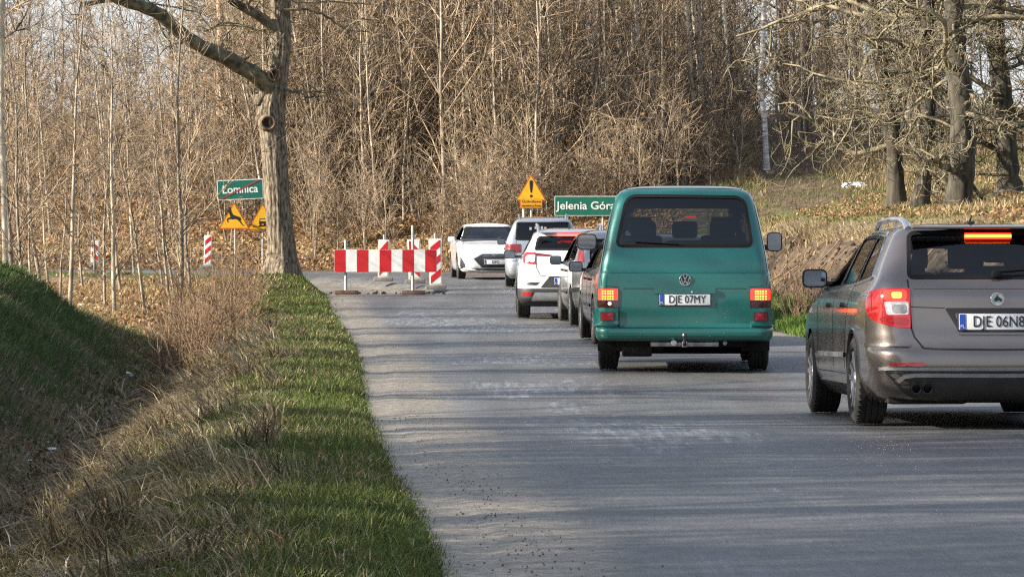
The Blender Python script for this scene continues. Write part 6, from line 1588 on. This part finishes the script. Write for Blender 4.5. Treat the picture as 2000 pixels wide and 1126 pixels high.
# silver blue people carrier ahead of the crossover
MPVP = mat_paint('carrier_silver', (.34, .38, .43), metal=.55, rough=.33, dirt=.25)
tab = [(.2, .76, .2, 4.2, .2, .3), (.3, .85, .04, 4.35, .25, .35), (.42, .872, .0, 4.42, .26, .4), (.55, .878, .01, 4.42, .26, .4), (.64, .878, .06, 4.40, .25, .4), (.8, .875, .08, 4.25, .22, .4), (.95, .86, .10, 3.8, .2, .36), (1.05, .84, .12, 3.45, .18, .32), (1.2, .785, .19, 3.15, .17, .28), (1.35, .72, .27, 2.85, .16, .26), (1.46, .67, .34, 2.6, .15, .25), (1.53, .61, .42, 2.35, .16, .22), (1.575, .5, .62, 2.1, .16, .2), (1.595, .3, .95, 1.8, .12, .12)]
mpv, sh, pm = plain_car('people_carrier', 'silver blue people carrier between the white saloon and the white crossover', MPVP, 4.42, tab, [(.85, .315, .36), (3.55, .315, .36)], .312,
    [(-.63, 1.07), (.63, 1.07), (.60, 1.49), (-.60, 1.49)], [[(.55, 1.08), (1.75, 1.04), (1.72, 1.47), (.75, 1.45)], [(1.83, 1.03), (3.1, 1.0), (2.75, 1.25), (2.35, 1.46), (1.8, 1.47)]],
    [(.50, .80), (.92, .78), (.98, .96), (.90, .99), (.50, .99)], mat('unlit_red_lens', (.22, .012, .02), rough=.2, col2=(.09, .01, .015), scale=14, coat=1), (1060 - 1000) / 85.5, 78.3, .5, rails=True)
number_plate(mpv, 'DJ', 0, -.02, .72)
st_ = MB(); st_.box((0, .26, 1.40), (.01, .002, .01)); 
for k, (a, b) in enumerate([(-.28, 1.34), (-.16, 1.36), (-.02, 1.36), (.06, 1.345)]):
    q = MB(); p_, n_ = sh.on('rear', a, b, .001); q.box(p_, (.05, .003, .07), rot=Matrix.Rotation(-.5, 3, 'X')); q.build('sticker', mat('sticker_grey', (.25, .27, .26), rough=.6), mpv)
# silver hatchback half hidden by the van
HATP = mat_paint('hatch_silver', (.38, .38, .39), metal=.6, rough=.35, dirt=.55)
tab = [(.2, .74, .2, 3.7, .2, .3), (.3, .82, .04, 3.85, .24, .35), (.42, .845, .0, 3.93, .26, .4), (.56, .85, .0, 3.95, .26, .4), (.62, .85, .04, 3.93, .25, .4), (.8, .848, .06, 3.75, .22, .38), (.92, .835, .075, 3.4, .2, .36), (1.0, .81, .09, 3.1, .18, .32), (1.15, .755, .14, 2.85, .17, .28), (1.3, .695, .20, 2.6, .16, .26), (1.40, .645, .26, 2.4, .15, .25), (1.45, .59, .34, 2.15, .16, .22), (1.485, .48, .52, 1.95, .16, .2), (1.50, .3, .8, 1.7, .12, .12)]
hat, sh, ph = plain_car('hatchback_car', 'silver hatchback mostly hidden behind the left side of the green van', HATP, 3.95, tab, [(.62, .30, .345), (3.12, .30, .345)], .298,
    [(-.58, 1.0), (.58, 1.0), (.56, 1.36), (-.56, 1.36)], [[(.42, 1.03), (1.55, .99), (1.53, 1.37), (.6, 1.35)], [(1.62, .985), (2.85, .95), (2.5, 1.18), (2.1, 1.37), (1.6, 1.38)]],
    [(.66, 1.0), (.78, 1.0), (.80, 1.30), (.70, 1.32)], LITR, 1.80, 53.6, -3.0, mir=(2.6, 1.0), brake=[(-.15, 1.37), (.15, 1.37), (.15, 1.395), (-.15, 1.395)])
sh.strip('rubbing_strip', [(-1.3, .56), (1.3, .56)], .06, 'wrap', TRIM, ph['bumper'], off=.012, depth=.02)
# dark grey car right in front of the van
DRKP = mat_paint('dark_car_grey', (.10, .095, .095), metal=.6, rough=.33, dirt=.35)
tab = [(.2, .76, .2, 4.1, .2, .3), (.3, .85, .04, 4.25, .24, .35), (.42, .878, .0, 4.33, .26, .4), (.56, .885, .0, 4.35, .26, .4), (.62, .885, .04, 4.33, .25, .4), (.8, .88, .07, 4.1, .22, .38), (.92, .86, .09, 3.6, .2, .36), (.98, .835, .11, 3.3, .18, .32), (1.15, .765, .22, 2.95, .17, .28), (1.28, .70, .32, 2.65, .16, .26), (1.37, .645, .40, 2.4, .15, .25), (1.41, .59, .50, 2.15, .16, .22), (1.44, .48, .7, 1.95, .16, .2), (1.455, .3, .95, 1.7, .12, .12)]
drk, sh, pd = plain_car('dark_hatchback', 'dark grey car in front of the green van, only its left flank and mirror showing', DRKP, 4.35, tab, [(.85, .315, .36), (3.47, .315, .36)], .312,
    [(-.58, 1.0), (.58, 1.0), (.56, 1.33), (-.56, 1.33)], [[(.62, 1.02), (1.75, .97), (1.73, 1.34), (.85, 1.32)], [(1.82, .965), (3.1, .93), (2.7, 1.16), (2.25, 1.34), (1.8, 1.35)]],
    [(.62, .75), (.98, .74), (1.02, .92), (.62, .95)], LITR, 1.98, 44.4, -2.4, mir=(2.85, 1.0), wide=.785)

# ---------------------------------------------------------------- the oncoming white saloon
SAP_ = mat_paint('saloon_white', (.72, .73, .75), metal=.0, rough=.4, dirt=.15)
sal = empty('saloon_car'); tag(sal, 'white saloon coming towards the camera past the striped barrier', 'car')
zx = lambda c: (c - 424) / 255.0
zz_ = lambda c: (760 - c) / 255.0
sh = Shell(4.62, [
    (.16, .74, .2, 4.40, .2, .35), (.22, .84, .08, 4.53, .24, .40), (.32, .88, .02, 4.60, .26, .45), (.45, .893, .0, 4.62, .28, .48), (.58, .90, .01, 4.60, .28, .5), (.66, .90, .02, 4.56, .26, .5), (.72, .90, .03, 4.44, .25, .5), (.78, .897, .04, 4.22, .25, .48),
    (.84, .89, .05, 3.92, .25, .46), (.90, .875, .07, 3.58, .22, .42), (.945, .855, .12, 3.26, .2, .38), (1.0, .82, .45, 3.05, .2, .32), (1.10, .765, .78, 2.83, .2, .28), (1.22, .70, 1.02, 2.56, .2, .26), (1.31, .645, 1.25, 2.33, .2, .25), (1.37, .59, 1.5, 2.12, .18, .22), (1.405, .49, 1.75, 2.0, .1, .12), (1.42, .38, 1.8, 1.95, .05, .05)],
    bow=.10, nl=90, nr=(10, 8, 46, 10, 14), taper=(.05, .9, .05, .9))
ws = rpoly([(-.735, .965), (.735, .965), (.60, 1.325), (-.60, 1.325)], .06, 5)
cuts = [('front', inset(dense(ws), .015))]
sw = [rpoly([(1.0, 1.0), (1.85, .985), (1.83, 1.33), (1.55, 1.31)], .04), rpoly([(1.92, .98), (3.0, .96), (2.65, 1.15), (2.25, 1.33), (1.9, 1.34)], .03)]
fin = side_windows(sh, sal, sw, cuts, GLASS_D)
WH = [(1.0, .325, .37), (3.70, .325, .37)]
ps = sh.mesh_parts(sal, SAP_, [('bonnet', lambda x, y, z, n: (n[:, 2] > .5) & (y > 3.1) & (np.abs(x) < .74), None), ('bumper', lambda x, y, z, n: (z < .60) & (y > 4.0), None)], cuts, WH); fin(); liners(sal, WH, .885)
wg = sh.patch('windscreen', inset(dense(ws), .01), 'front', mat_glass('windscreen_glass', (.66, .70, .70)), sal, off=-.003, depth=.004, K=6); sh.ring('window_seal', ws, .028, 'front', RUB, wg, off=.004)
for sg in (-1, 1):
    q = lambda *pts: [(sg * -zx(a), zz_(b)) for a, b in pts]
    hl_ = sh.patch('headlamp', rpoly(q((226, 598), (217, 566), (228, 555), (262, 580), (300, 600), (304, 612), (262, 606)), .012), 'front', mat('headlamp_glass', (.28, .29, .31), rough=.1, coat=1, col2=(.55, .56, .58), scale=22), sal, off=.008, depth=.02, K=3)
    sh.patch('day_light', rpoly(q((227, 597), (219, 566), (229, 562), (236, 597)), .006), 'front', mat('day_running_light', (.9, .9, .9), emit=(1, 1, 1), estr=2.2), hl_, off=.012, depth=.01, K=2)
    sh.patch('air_slot', rpoly(q((207, 697), (209, 614), (240, 668), (236, 684)), .012), 'front', TRIM, sal, off=.006, depth=.012, K=3)
    sh.strip('panel_gap', q((220, 560), (250, 520), (262, 508)), .006, 'front', GAP, ps['bonnet'])
gr = rpoly([(zx(286), zz_(628)), (zx(345), zz_(690)), (-zx(345), zz_(690)), (-zx(286), zz_(628)), (-zx(345), zz_(597)), (zx(345), zz_(597))], .02)
gb = sh.patch('grille', gr, 'front', TRIM, sal, off=.006, depth=.012, K=4)
sh.ring('chrome_frame', gr, .018, 'front', CHROME, gb, off=.011, depth=.012)
for k in range(4): sh.strip('grille_bar', [(-.30 + .0 * k, zz_(612 + 18 * k)), (.30, zz_(612 + 18 * k))], .012, 'front', STEEL, gb, off=.012, depth=.008)
yb = float(sh.on('front', 0, zz_(650))[0][1]); number_plate(sal, 'DPO', 0.0, yb + .02, zz_(650), face=1)
yb = float(sh.on('front', 0, zz_(607))[0][1])
el = MB(); el.lathe([(.060, 0), (.062, .006), (.054, .009), (.052, .003)], Matrix.Translation((0, yb + .012, zz_(607))) @ Matrix.Rotation(R(-90), 4, 'X') @ Matrix.Scale(.55, 4, (0, 1, 0)), 28); eo = el.build('emblem', CHROME, sal)
text_obj('emblem_letter', 'H', .07, CHROME, eo, (0, yb + .016, zz_(607)), rot=(R(90), 0, R(180)), ext=.002, sx=1.1, bold=.002)
sh.strip('lower_lip', [(-.80, .235), (-.4, .20), (.4, .20), (.80, .235)], .05, 'front', SAP_, sal, off=.015, depth=.03)
sh.patch('lower_grille', rpoly([(-.45, .215), (.45, .215), (.50, .262), (-.50, .262)], .015), 'front', TRIM, sal, off=.004, depth=.01, K=2)
for y_ in (1.0, 3.70):
    for sg in (-1, 1): wheel(sal, sg * .785, y_, .318, .2, sg)
ub = MB(); ub.box((0, 2.3, .24), (1.4, 3.8, .14), bev=.03); ub.build('underbody', UNDER, sal)
for sg in (-1, 1):
    m_ = mirror(sal, sg * .98, 2.88, 1.0, sg, w=.2, h=.14, arm=.12, paint=SAP_)
for x_ in (-.38, .38): seat(sal, x_, 2.0, .55, w=.48, h=.55); seat(sal, x_, 1.2, .55, w=.45, h=.5)
cabin(sal, 0, .6, 3.15, .42, .90, .75)
sw_ = MB(); sw_.lathe([(.17, -.012), (.182, 0), (.17, .012), (.158, 0)], Matrix.Translation((-.37, 2.62, .93)) @ Matrix.Rotation(R(65), 4, 'X'), 24, close=True); sw_.build('steering_wheel', TRIM, sal)
rm_ = MB(); rm_.box((0, 2.4, 1.25), (.22, .04, .06), bev=.015); rm_.build('inside_mirror', TRIM, sal)
def place_front(o, X, D, heading):
    """front middle at (X, D), facing the camera; heading: degrees its nose points towards the photo's right."""
    h = R(180 - heading); dx, dy = math.sin(h), math.cos(h)
    px_, py_ = X - dx * 4.62, D - dy * 4.62
    z0 = float(zr(py_ + dy * 1.0)); z1 = float(zr(py_ + dy * 3.7)); pitch = math.atan2(z1 - z0, 2.7)
    o.location = (px_, py_, z0 - math.tan(pitch) + .012); o.rotation_euler = (pitch, 0, -h)
place_front(sal, (966 - 1000) / 77.0, 86.8, 4.5)
# ------------------------------------------------------------------ road signs, barrier, beacons
GALV = mat('galvanised', (.36, .37, .37), rough=.5, metal=.5, var=.15, scale=9)
SG_G = mat('sign_green', (.004, .115, .075), rough=.45, var=.1, scale=4)
SG_W = mat('sign_white', (.68, .69, .68), rough=.45, var=.08, scale=5)
SG_Y = mat('sign_yellow', (.78, .40, .012), rough=.45, var=.08, scale=5)
SG_R = mat('sign_red', (.46, .012, .016), rough=.42, var=.1, scale=5)
SG_DR = mat('sign_strike_red', (.22, .05, .04), rough=.5, var=.1, scale=5)
SG_RB = mat('sign_border_red', (.50, .09, .012), rough=.45)
SG_O = mat('sign_orange', (.74, .33, .012), rough=.45, var=.08, scale=5)
def flat(name, poly, d, m, parent, y=0.0):
    mb = MB(); mb.prism(poly, d, Matrix.Translation((0, y, 0))); return mb.build(name, m, parent, flat=True)
def post(parent, x, z0, z1, r=.028, y=.06, m=None):
    mb = MB(); mb.tube([(x, y, z0), (x, y, z1)], r, 12); return mb.build('post', m or GALV, parent)
def rect(w, h, r): return rpoly([(-w / 2, -h / 2), (w / 2, -h / 2), (w / 2, h / 2), (-w / 2, h / 2)], r, 4)
def sign_root(name, px, py, D, label, yaw=0.0, roll=0.0):
    p = at(px, py, D); o = empty(name, p, yaw); o.rotation_euler = (0, roll, yaw); tag(o, label, 'road sign', None); return o, p, p.z - Hz(p.x, p.y)
DS = 104.0; S1 = F_PX / DS
TRI = [(0, .462), (-.475, -.362), (.475, -.362)]
def tri(par, sc=1.0):
    b = flat('panel', rpoly([(a * sc, c * sc) for a, c in TRI], .05, 5), .02, SG_RB, par)
    flat('panel_face', inset(rpoly([(a * sc, c * sc) for a, c in TRI], .05, 5), .034), .003, SG_Y, b, y=-.004); return b
# deer warning
o, p, hgt = sign_root('warning_sign', 457.5, 424, DS, 'yellow triangular sign with a leaping deer left of the big tree trunk', yaw=R(3))
b = tri(o)
deer = [(262, 312), (272, 304), (268, 290), (275, 297), (279, 284), (286, 300), (291, 318), (299, 332), (318, 340), (342, 347), (349, 360), (345, 372), (356, 388), (370, 404), (361, 401), (349, 389), (337, 374), (324, 362), (306, 359), (296, 362), (281, 359), (271, 361), (267, 371), (272, 381), (265, 379), (260, 367), (263, 355), (275, 350), (283, 346), (277, 330), (272, 318)]
flat('pictogram', [((a - 306) / 205.0, (352 - c) / 205.0 - .02) for a, c in deer], .003, INK, b, y=-.008)
post(o, .02, -hgt - .2, .98, y=.34)
cl_ = MB(); cl_.box((.02, .17, .0), (.06, .30, .05)); cl_.box((.02, .17, -.25), (.06, .30, .05)); cl_.build('clamp', GALV, o)
# soft shoulder warning
o, p, hgt = sign_root('warning_sign', 513.5, 426, DS + .3, 'yellow triangular sign with a tilting lorry, half hidden by the big tree trunk', yaw=R(4))
b = tri(o)
flat('pictogram', [(-.31, -.245), (-.13, -.235), (-.11, -.205), (.10, -.205), (.10, -.235), (.26, -.235), (.26, -.205), (.12, -.18), (.12, -.22), (.02, -.255), (-.31, -.265)], .003, INK, b, y=-.008)
flat('pictogram', [(-.12, -.17), (-.10, -.01), (.13, .0), (.13, -.17), (.08, -.17), (.08, -.20), (.03, -.20), (.03, -.17), (-.05, -.17), (-.05, -.20), (-.10, -.20), (-.10, -.17)], .003, INK, b, y=-.008)
flat('pictogram_window', [(-.08, -.09), (-.07, -.035), (.10, -.03), (.10, -.09)], .003, SG_Y, b, y=-.011)
post(o, -.01, -hgt - .2, .98, y=.06)
# end of town sign
o, p, hgt = sign_root('town_sign', 469, 370, DS + .18, 'green end of town sign with a dark red diagonal bar left of the big tree', yaw=R(2), roll=-R(2.5))
w_, h_ = 90 / S1, 39 / S1
b = flat('panel', rect(w_, h_, .03), .025, SG_W, o); flat('panel_face', rect(w_ - .05, h_ - .05, .02), .003, SG_G, b, y=-.004)
text_obj('lettering', 'Łomnica', .335, SG_W, b, (.0, -.009, .0), ext=.0015, bold=.006, sx=.96)
flat('strike_bar', [(-w_ / 2 + .05, -h_ / 2 + .035), (-w_ / 2 + .17, -h_ / 2 + .035), (w_ / 2 - .05, h_ / 2 - .035), (w_ / 2 - .17, h_ / 2 - .035)], .003, SG_DR, b, y=-.0135)
for x_ in (-.45, .45): 
    pass
mb = MB(); mb.box((0, .04, .12), (1.2, .03, .04)); mb.box((0, .04, -.12), (1.2, .03, .04)); mb.build('mounting_rail', GALV, o)
# exclamation sign with a text plate
D2 = 100.0; S2 = F_PX / D2
o, p, hgt = sign_root('warning_sign', 1037.5, 369, D2, 'yellow triangular sign with an exclamation mark and a text plate above the silver people carrier', yaw=R(1))
b = tri(o, .94)
flat('pictogram', rpoly([(-.05, .235), (-.052, .14), (-.022, -.11), (.022, -.11), (.052, .14), (.05, .235), (0, .262)], .02, 3), .003, INK, b, y=-.008)
flat('pictogram', [(.04 * math.cos(a), -.205 + .04 * math.sin(a)) for a in np.linspace(0, 2 * math.pi, 18, endpoint=False)], .003, INK, b, y=-.008)
zc = (369 - 397) / S2
t_ = flat('text_plate', [(a, c + zc) for a, c in rect(43 / S2, 19 / S2, .02)], .02, SG_RB, o); flat('plate_face', [(a, c + zc) for a, c in rect(43 / S2 - .03, 19 / S2 - .03, .015)], .003, SG_O, t_, y=-.004)
text_obj('lettering', 'Uszkodzona', .115, INK, t_, (0, -.008, zc + .055), ext=.001, sx=.98); text_obj('lettering', 'nawierzchnia', .115, INK, t_, (0, -.008, zc - .065), ext=.001, sx=.95)
for x_ in (-.22, .0): post(o, x_, -hgt - .2, .2 if x_ == 0 else -.3, r=.03, m=mat('post_pale', (.55, .54, .50), rough=.5, var=.1))
# town name board
D3 = 98.0; S3 = F_PX / D3
o, p, hgt = sign_root('town_sign', 1143, 402, D3, 'green town name board partly hidden by the left edge of the green van', yaw=0)
w_, h_ = 120 / S3, 38.5 / S3
b = flat('panel', rect(w_, h_, .03), .025, SG_W, o); flat('panel_face', rect(w_ - .035, h_ - .035, .02), .003, SG_G, b, y=-.004)
text_obj('lettering', 'Jelenia Góra', .315, SG_W, b, (-w_ / 2 + 4.5 / S3, -.009, -.0), ext=.0015, bold=.004, align='LEFT', sx=1.07)
for x_ in (-.5, .5): post(o, x_, -hgt - .2, h_ / 2 - .03)

# barrier across the dug up lane
DB = 73.6; SB = F_PX / DB
p = at(753, 567, DB); gz_ = Hz(p.x, p.y); gz_ = float(zr(DB))
bar = empty('road_barrier', (p.x, DB, gz_), R(0)); tag(bar, 'red and white striped barrier board on two posts across the dug up lane', 'barrier')
wB, z0, z1 = 200 / SB, CAM_Z - (531 - 493) / SB - gz_, CAM_Z - (487 - 493) / SB - gz_
mb = MB(); mb.prism(rpoly([(-wB / 2, z0), (wB / 2, z0), (wB / 2, z1), (-wB / 2, z1)], .03, 4), .03, Matrix()); brd = mb.build('board', SG_W, bar, flat=True)
for k in range(9):
    a = -wB / 2 + wB * k / 9; c_ = a + wB / 9
    if k % 2 == 0:
        pr = [(a + (.004 if k == 0 else 0), z0 + .004), (c_ - (.004 if k == 8 else 0), z0 + .004), (c_ - (.004 if k == 8 else 0), z1 - .004), (a + (.004 if k == 0 else 0), z1 - .004)]
        if k == 0: pr = rpoly(pr, [.03, .001, .001, .03], 3)
        if k == 8: pr = rpoly(pr, [.001, .03, .03, .001], 3)
        flat('red_stripe', pr, .003, SG_R, brd, y=-.004)
    else:
        flat('white_stripe', [(a + .006, z0 + .004), (c_ - .006, z0 + .004), (c_ - .006, z1 - .004), (a + .006, z1 - .004)], .003, SG_W, brd, y=-.004)
foot_m = mat('rubber_foot', (.10, .06, .045), rough=.9, var=.3, scale=12)
for (px, top, fz) in ((675, 468, 0), (806, 440, 0)):
    x_ = (px - 753) / SB
    post(bar, x_, .0, CAM_Z - (top - 493) / SB - gz_, r=.032, y=.07)
    fb = MB(); fb.box((x_ + .02, .0, .045), (.50, .30, .09), bev=.015); fb.build('foot', foot_m, bar)
# striped beacons
def beacon(px, py0, py1, wpx, D, label, lean=0.0, mirror_=False, foot=True):
    s = F_PX / D; x = (px - 1000) / s; zt, zb = CAM_Z - (py0 - 493) / s, CAM_Z - (py1 - 493) / s
    gz__ = min(zb - .05, zb); o = empty('traffic_beacon', (x, D, zb)); o.rotation_euler = (0, lean, 0)
    tag(o, label, 'beacon', 'striped beacons along the road works')
    w, h = wpx / s, zt - zb
    mb = MB(); mb.box((0, .02, h / 2), (w, .035, h), bev=.008); b = mb.build('panel', mat('beacon_frame', (.72, .68, .60), rough=.5, var=.1), o)
    fl_ = flat('panel_face', [(-w / 2 + .03, .03), (w / 2 - .03, .03), (w / 2 - .03, h - .03), (-w / 2 + .03, h - .03)], .003, SG_W, b, y=-.002)
    iw = w - .06; sgn = -1 if mirror_ else 1; n = max(2, int(round((h - .06) / (iw * 1.7)))); ph = (h - .06) / n
    lo, hi = .033, h - .033
    for k in range(-1, n + 1):
        za = .03 + k * ph
        # slanting stripe clipped to the face
        q = [(-iw / 2 * sgn, za), (iw / 2 * sgn, za + ph * .5), (iw / 2 * sgn, za + ph), (-iw / 2 * sgn, za + ph * .5)] if False else [(-iw / 2 * sgn, za + ph * .55), (iw / 2 * sgn, za), (iw / 2 * sgn, za + ph * .5), (-iw / 2 * sgn, za + ph * 1.05)]
        out = []
        for lim, up in ((lo, True), (hi, False)):
            src = q if not out else out; res = []
            for i in range(len(src)):
                a, c_ = src[i], src[(i + 1) % len(src)]; ina = a[1] >= lim if up else a[1] <= lim; inc = c_[1] >= lim if up else c_[1] <= lim
                if ina: res.append(a)
                if ina != inc:
                    t = (lim - a[1]) / (c_[1] - a[1]); res.append((a[0] + (c_[0] - a[0]) * t, lim))
            out = res
            if not out: break
        if len(out) >= 3: flat('stripe', out, .003, SG_R, b, y=-.006)
    pin = MB(); pin.tube([(0, .03, h - .02), (0, .03, h + .12)], .022, 8); pin.build('pin', mat('post_pale', (.55, .54, .50)), o)
    if foot:
        fb = MB(); gx_ = -.0; fb.box((0, .05, -.05), (.46, .30, .10), bev=.02); fb.build('foot', mat('grey_foot', (.20, .19, .17), rough=.9, var=.3, scale=10), o)
    return o
beacon(748.5, 468, 541, 21, 83, 'striped beacon behind the middle of the barrier board', .02, True)
beacon(810.5, 467, 545, 25, 80, 'beacon with a yellowish frame behind the right post of the barrier', -.03)
beacon(851.5, 466, 556, 25, 76.5, 'tall striped beacon at the right end of the barrier by the white saloon', -.02, True)
beacon(405, 459, 517, 15, 107, 'slim striped beacon standing left of the deer sign', .03, True)
beacon(185, 470, 512, 16, 109, 'faint striped beacon far left behind the saplings', .02)
# broken asphalt lumps, sticks and soil at the edge of the dug up lane
lump_m = mat('asphalt_lump', (.07, .065, .06), rough=.95, col2=(.17, .15, .125), scale=9, bump=.6)
gl_ = np.random.default_rng(61)
for k in range(26):
    px = gl_.uniform(645, 870); D = gl_.uniform(73.9, 74.6) if k < 18 else gl_.uniform(76, 90)
    x = (px - 1000) / F_PX * D; r = gl_.uniform(.03, .10)
    bm = bmesh.new(); bmesh.ops.create_icosphere(bm, subdivisions=1, radius=r)
    for v in bm.verts: v.co *= gl_.uniform(.6, 1.2); v.co.z *= .6
    me = bpy.data.meshes.new('asphalt_lump'); bm.to_mesh(me); bm.free(); me.materials.append(lump_m)
    o = link(bpy.data.objects.new('asphalt_lump', me)); o.location = (x, D, float(zr(D)) + r * .25 - (.15 if D > 75 else 0)); o.rotation_euler = (0, 0, k)
    tag(o, 'lump of broken asphalt lying at the edge of the dug up lane', 'rubble', 'asphalt lumps at the road works')
# loose stones and crumbs along the left road edge
st = []
n = 900
Y = 12.5 * (60 / 12.5) ** gl_.random(n); Xs = np.interp(Y, LY, LX) + gl_.normal(.08, .13, n)
V = []; F = []
for k in range(n):
    r = gl_.uniform(.003, .007) ; c0 = np.array([Xs[k], Y[k], float(zr(Y[k])) + r * .3])
    q = np.array([(1, 0, 0), (-1, 0, 0), (0, 1, 0), (0, -1, 0), (0, 0, .8), (0, 0, -.8)]) * r * gl_.uniform(.6, 1.3, (6, 1)); b = len(V)
    V += list(c0 + q); F += [(b, b + 2, b + 4), (b + 2, b + 1, b + 4), (b + 1, b + 3, b + 4), (b + 3, b, b + 4), (b + 2, b, b + 5), (b + 1, b + 2, b + 5), (b + 3, b + 1, b + 5), (b, b + 3, b + 5)]
me = np_mesh('gravel', V, Ft=F); me.materials.append(mat('gravel_stone', (.07, .065, .06), rough=.9, col2=(.22, .20, .175), scale=30)); o = link(bpy.data.objects.new('gravel', me)); tag(o, 'loose stones along the crumbling road edge', None, None, 'stuff')
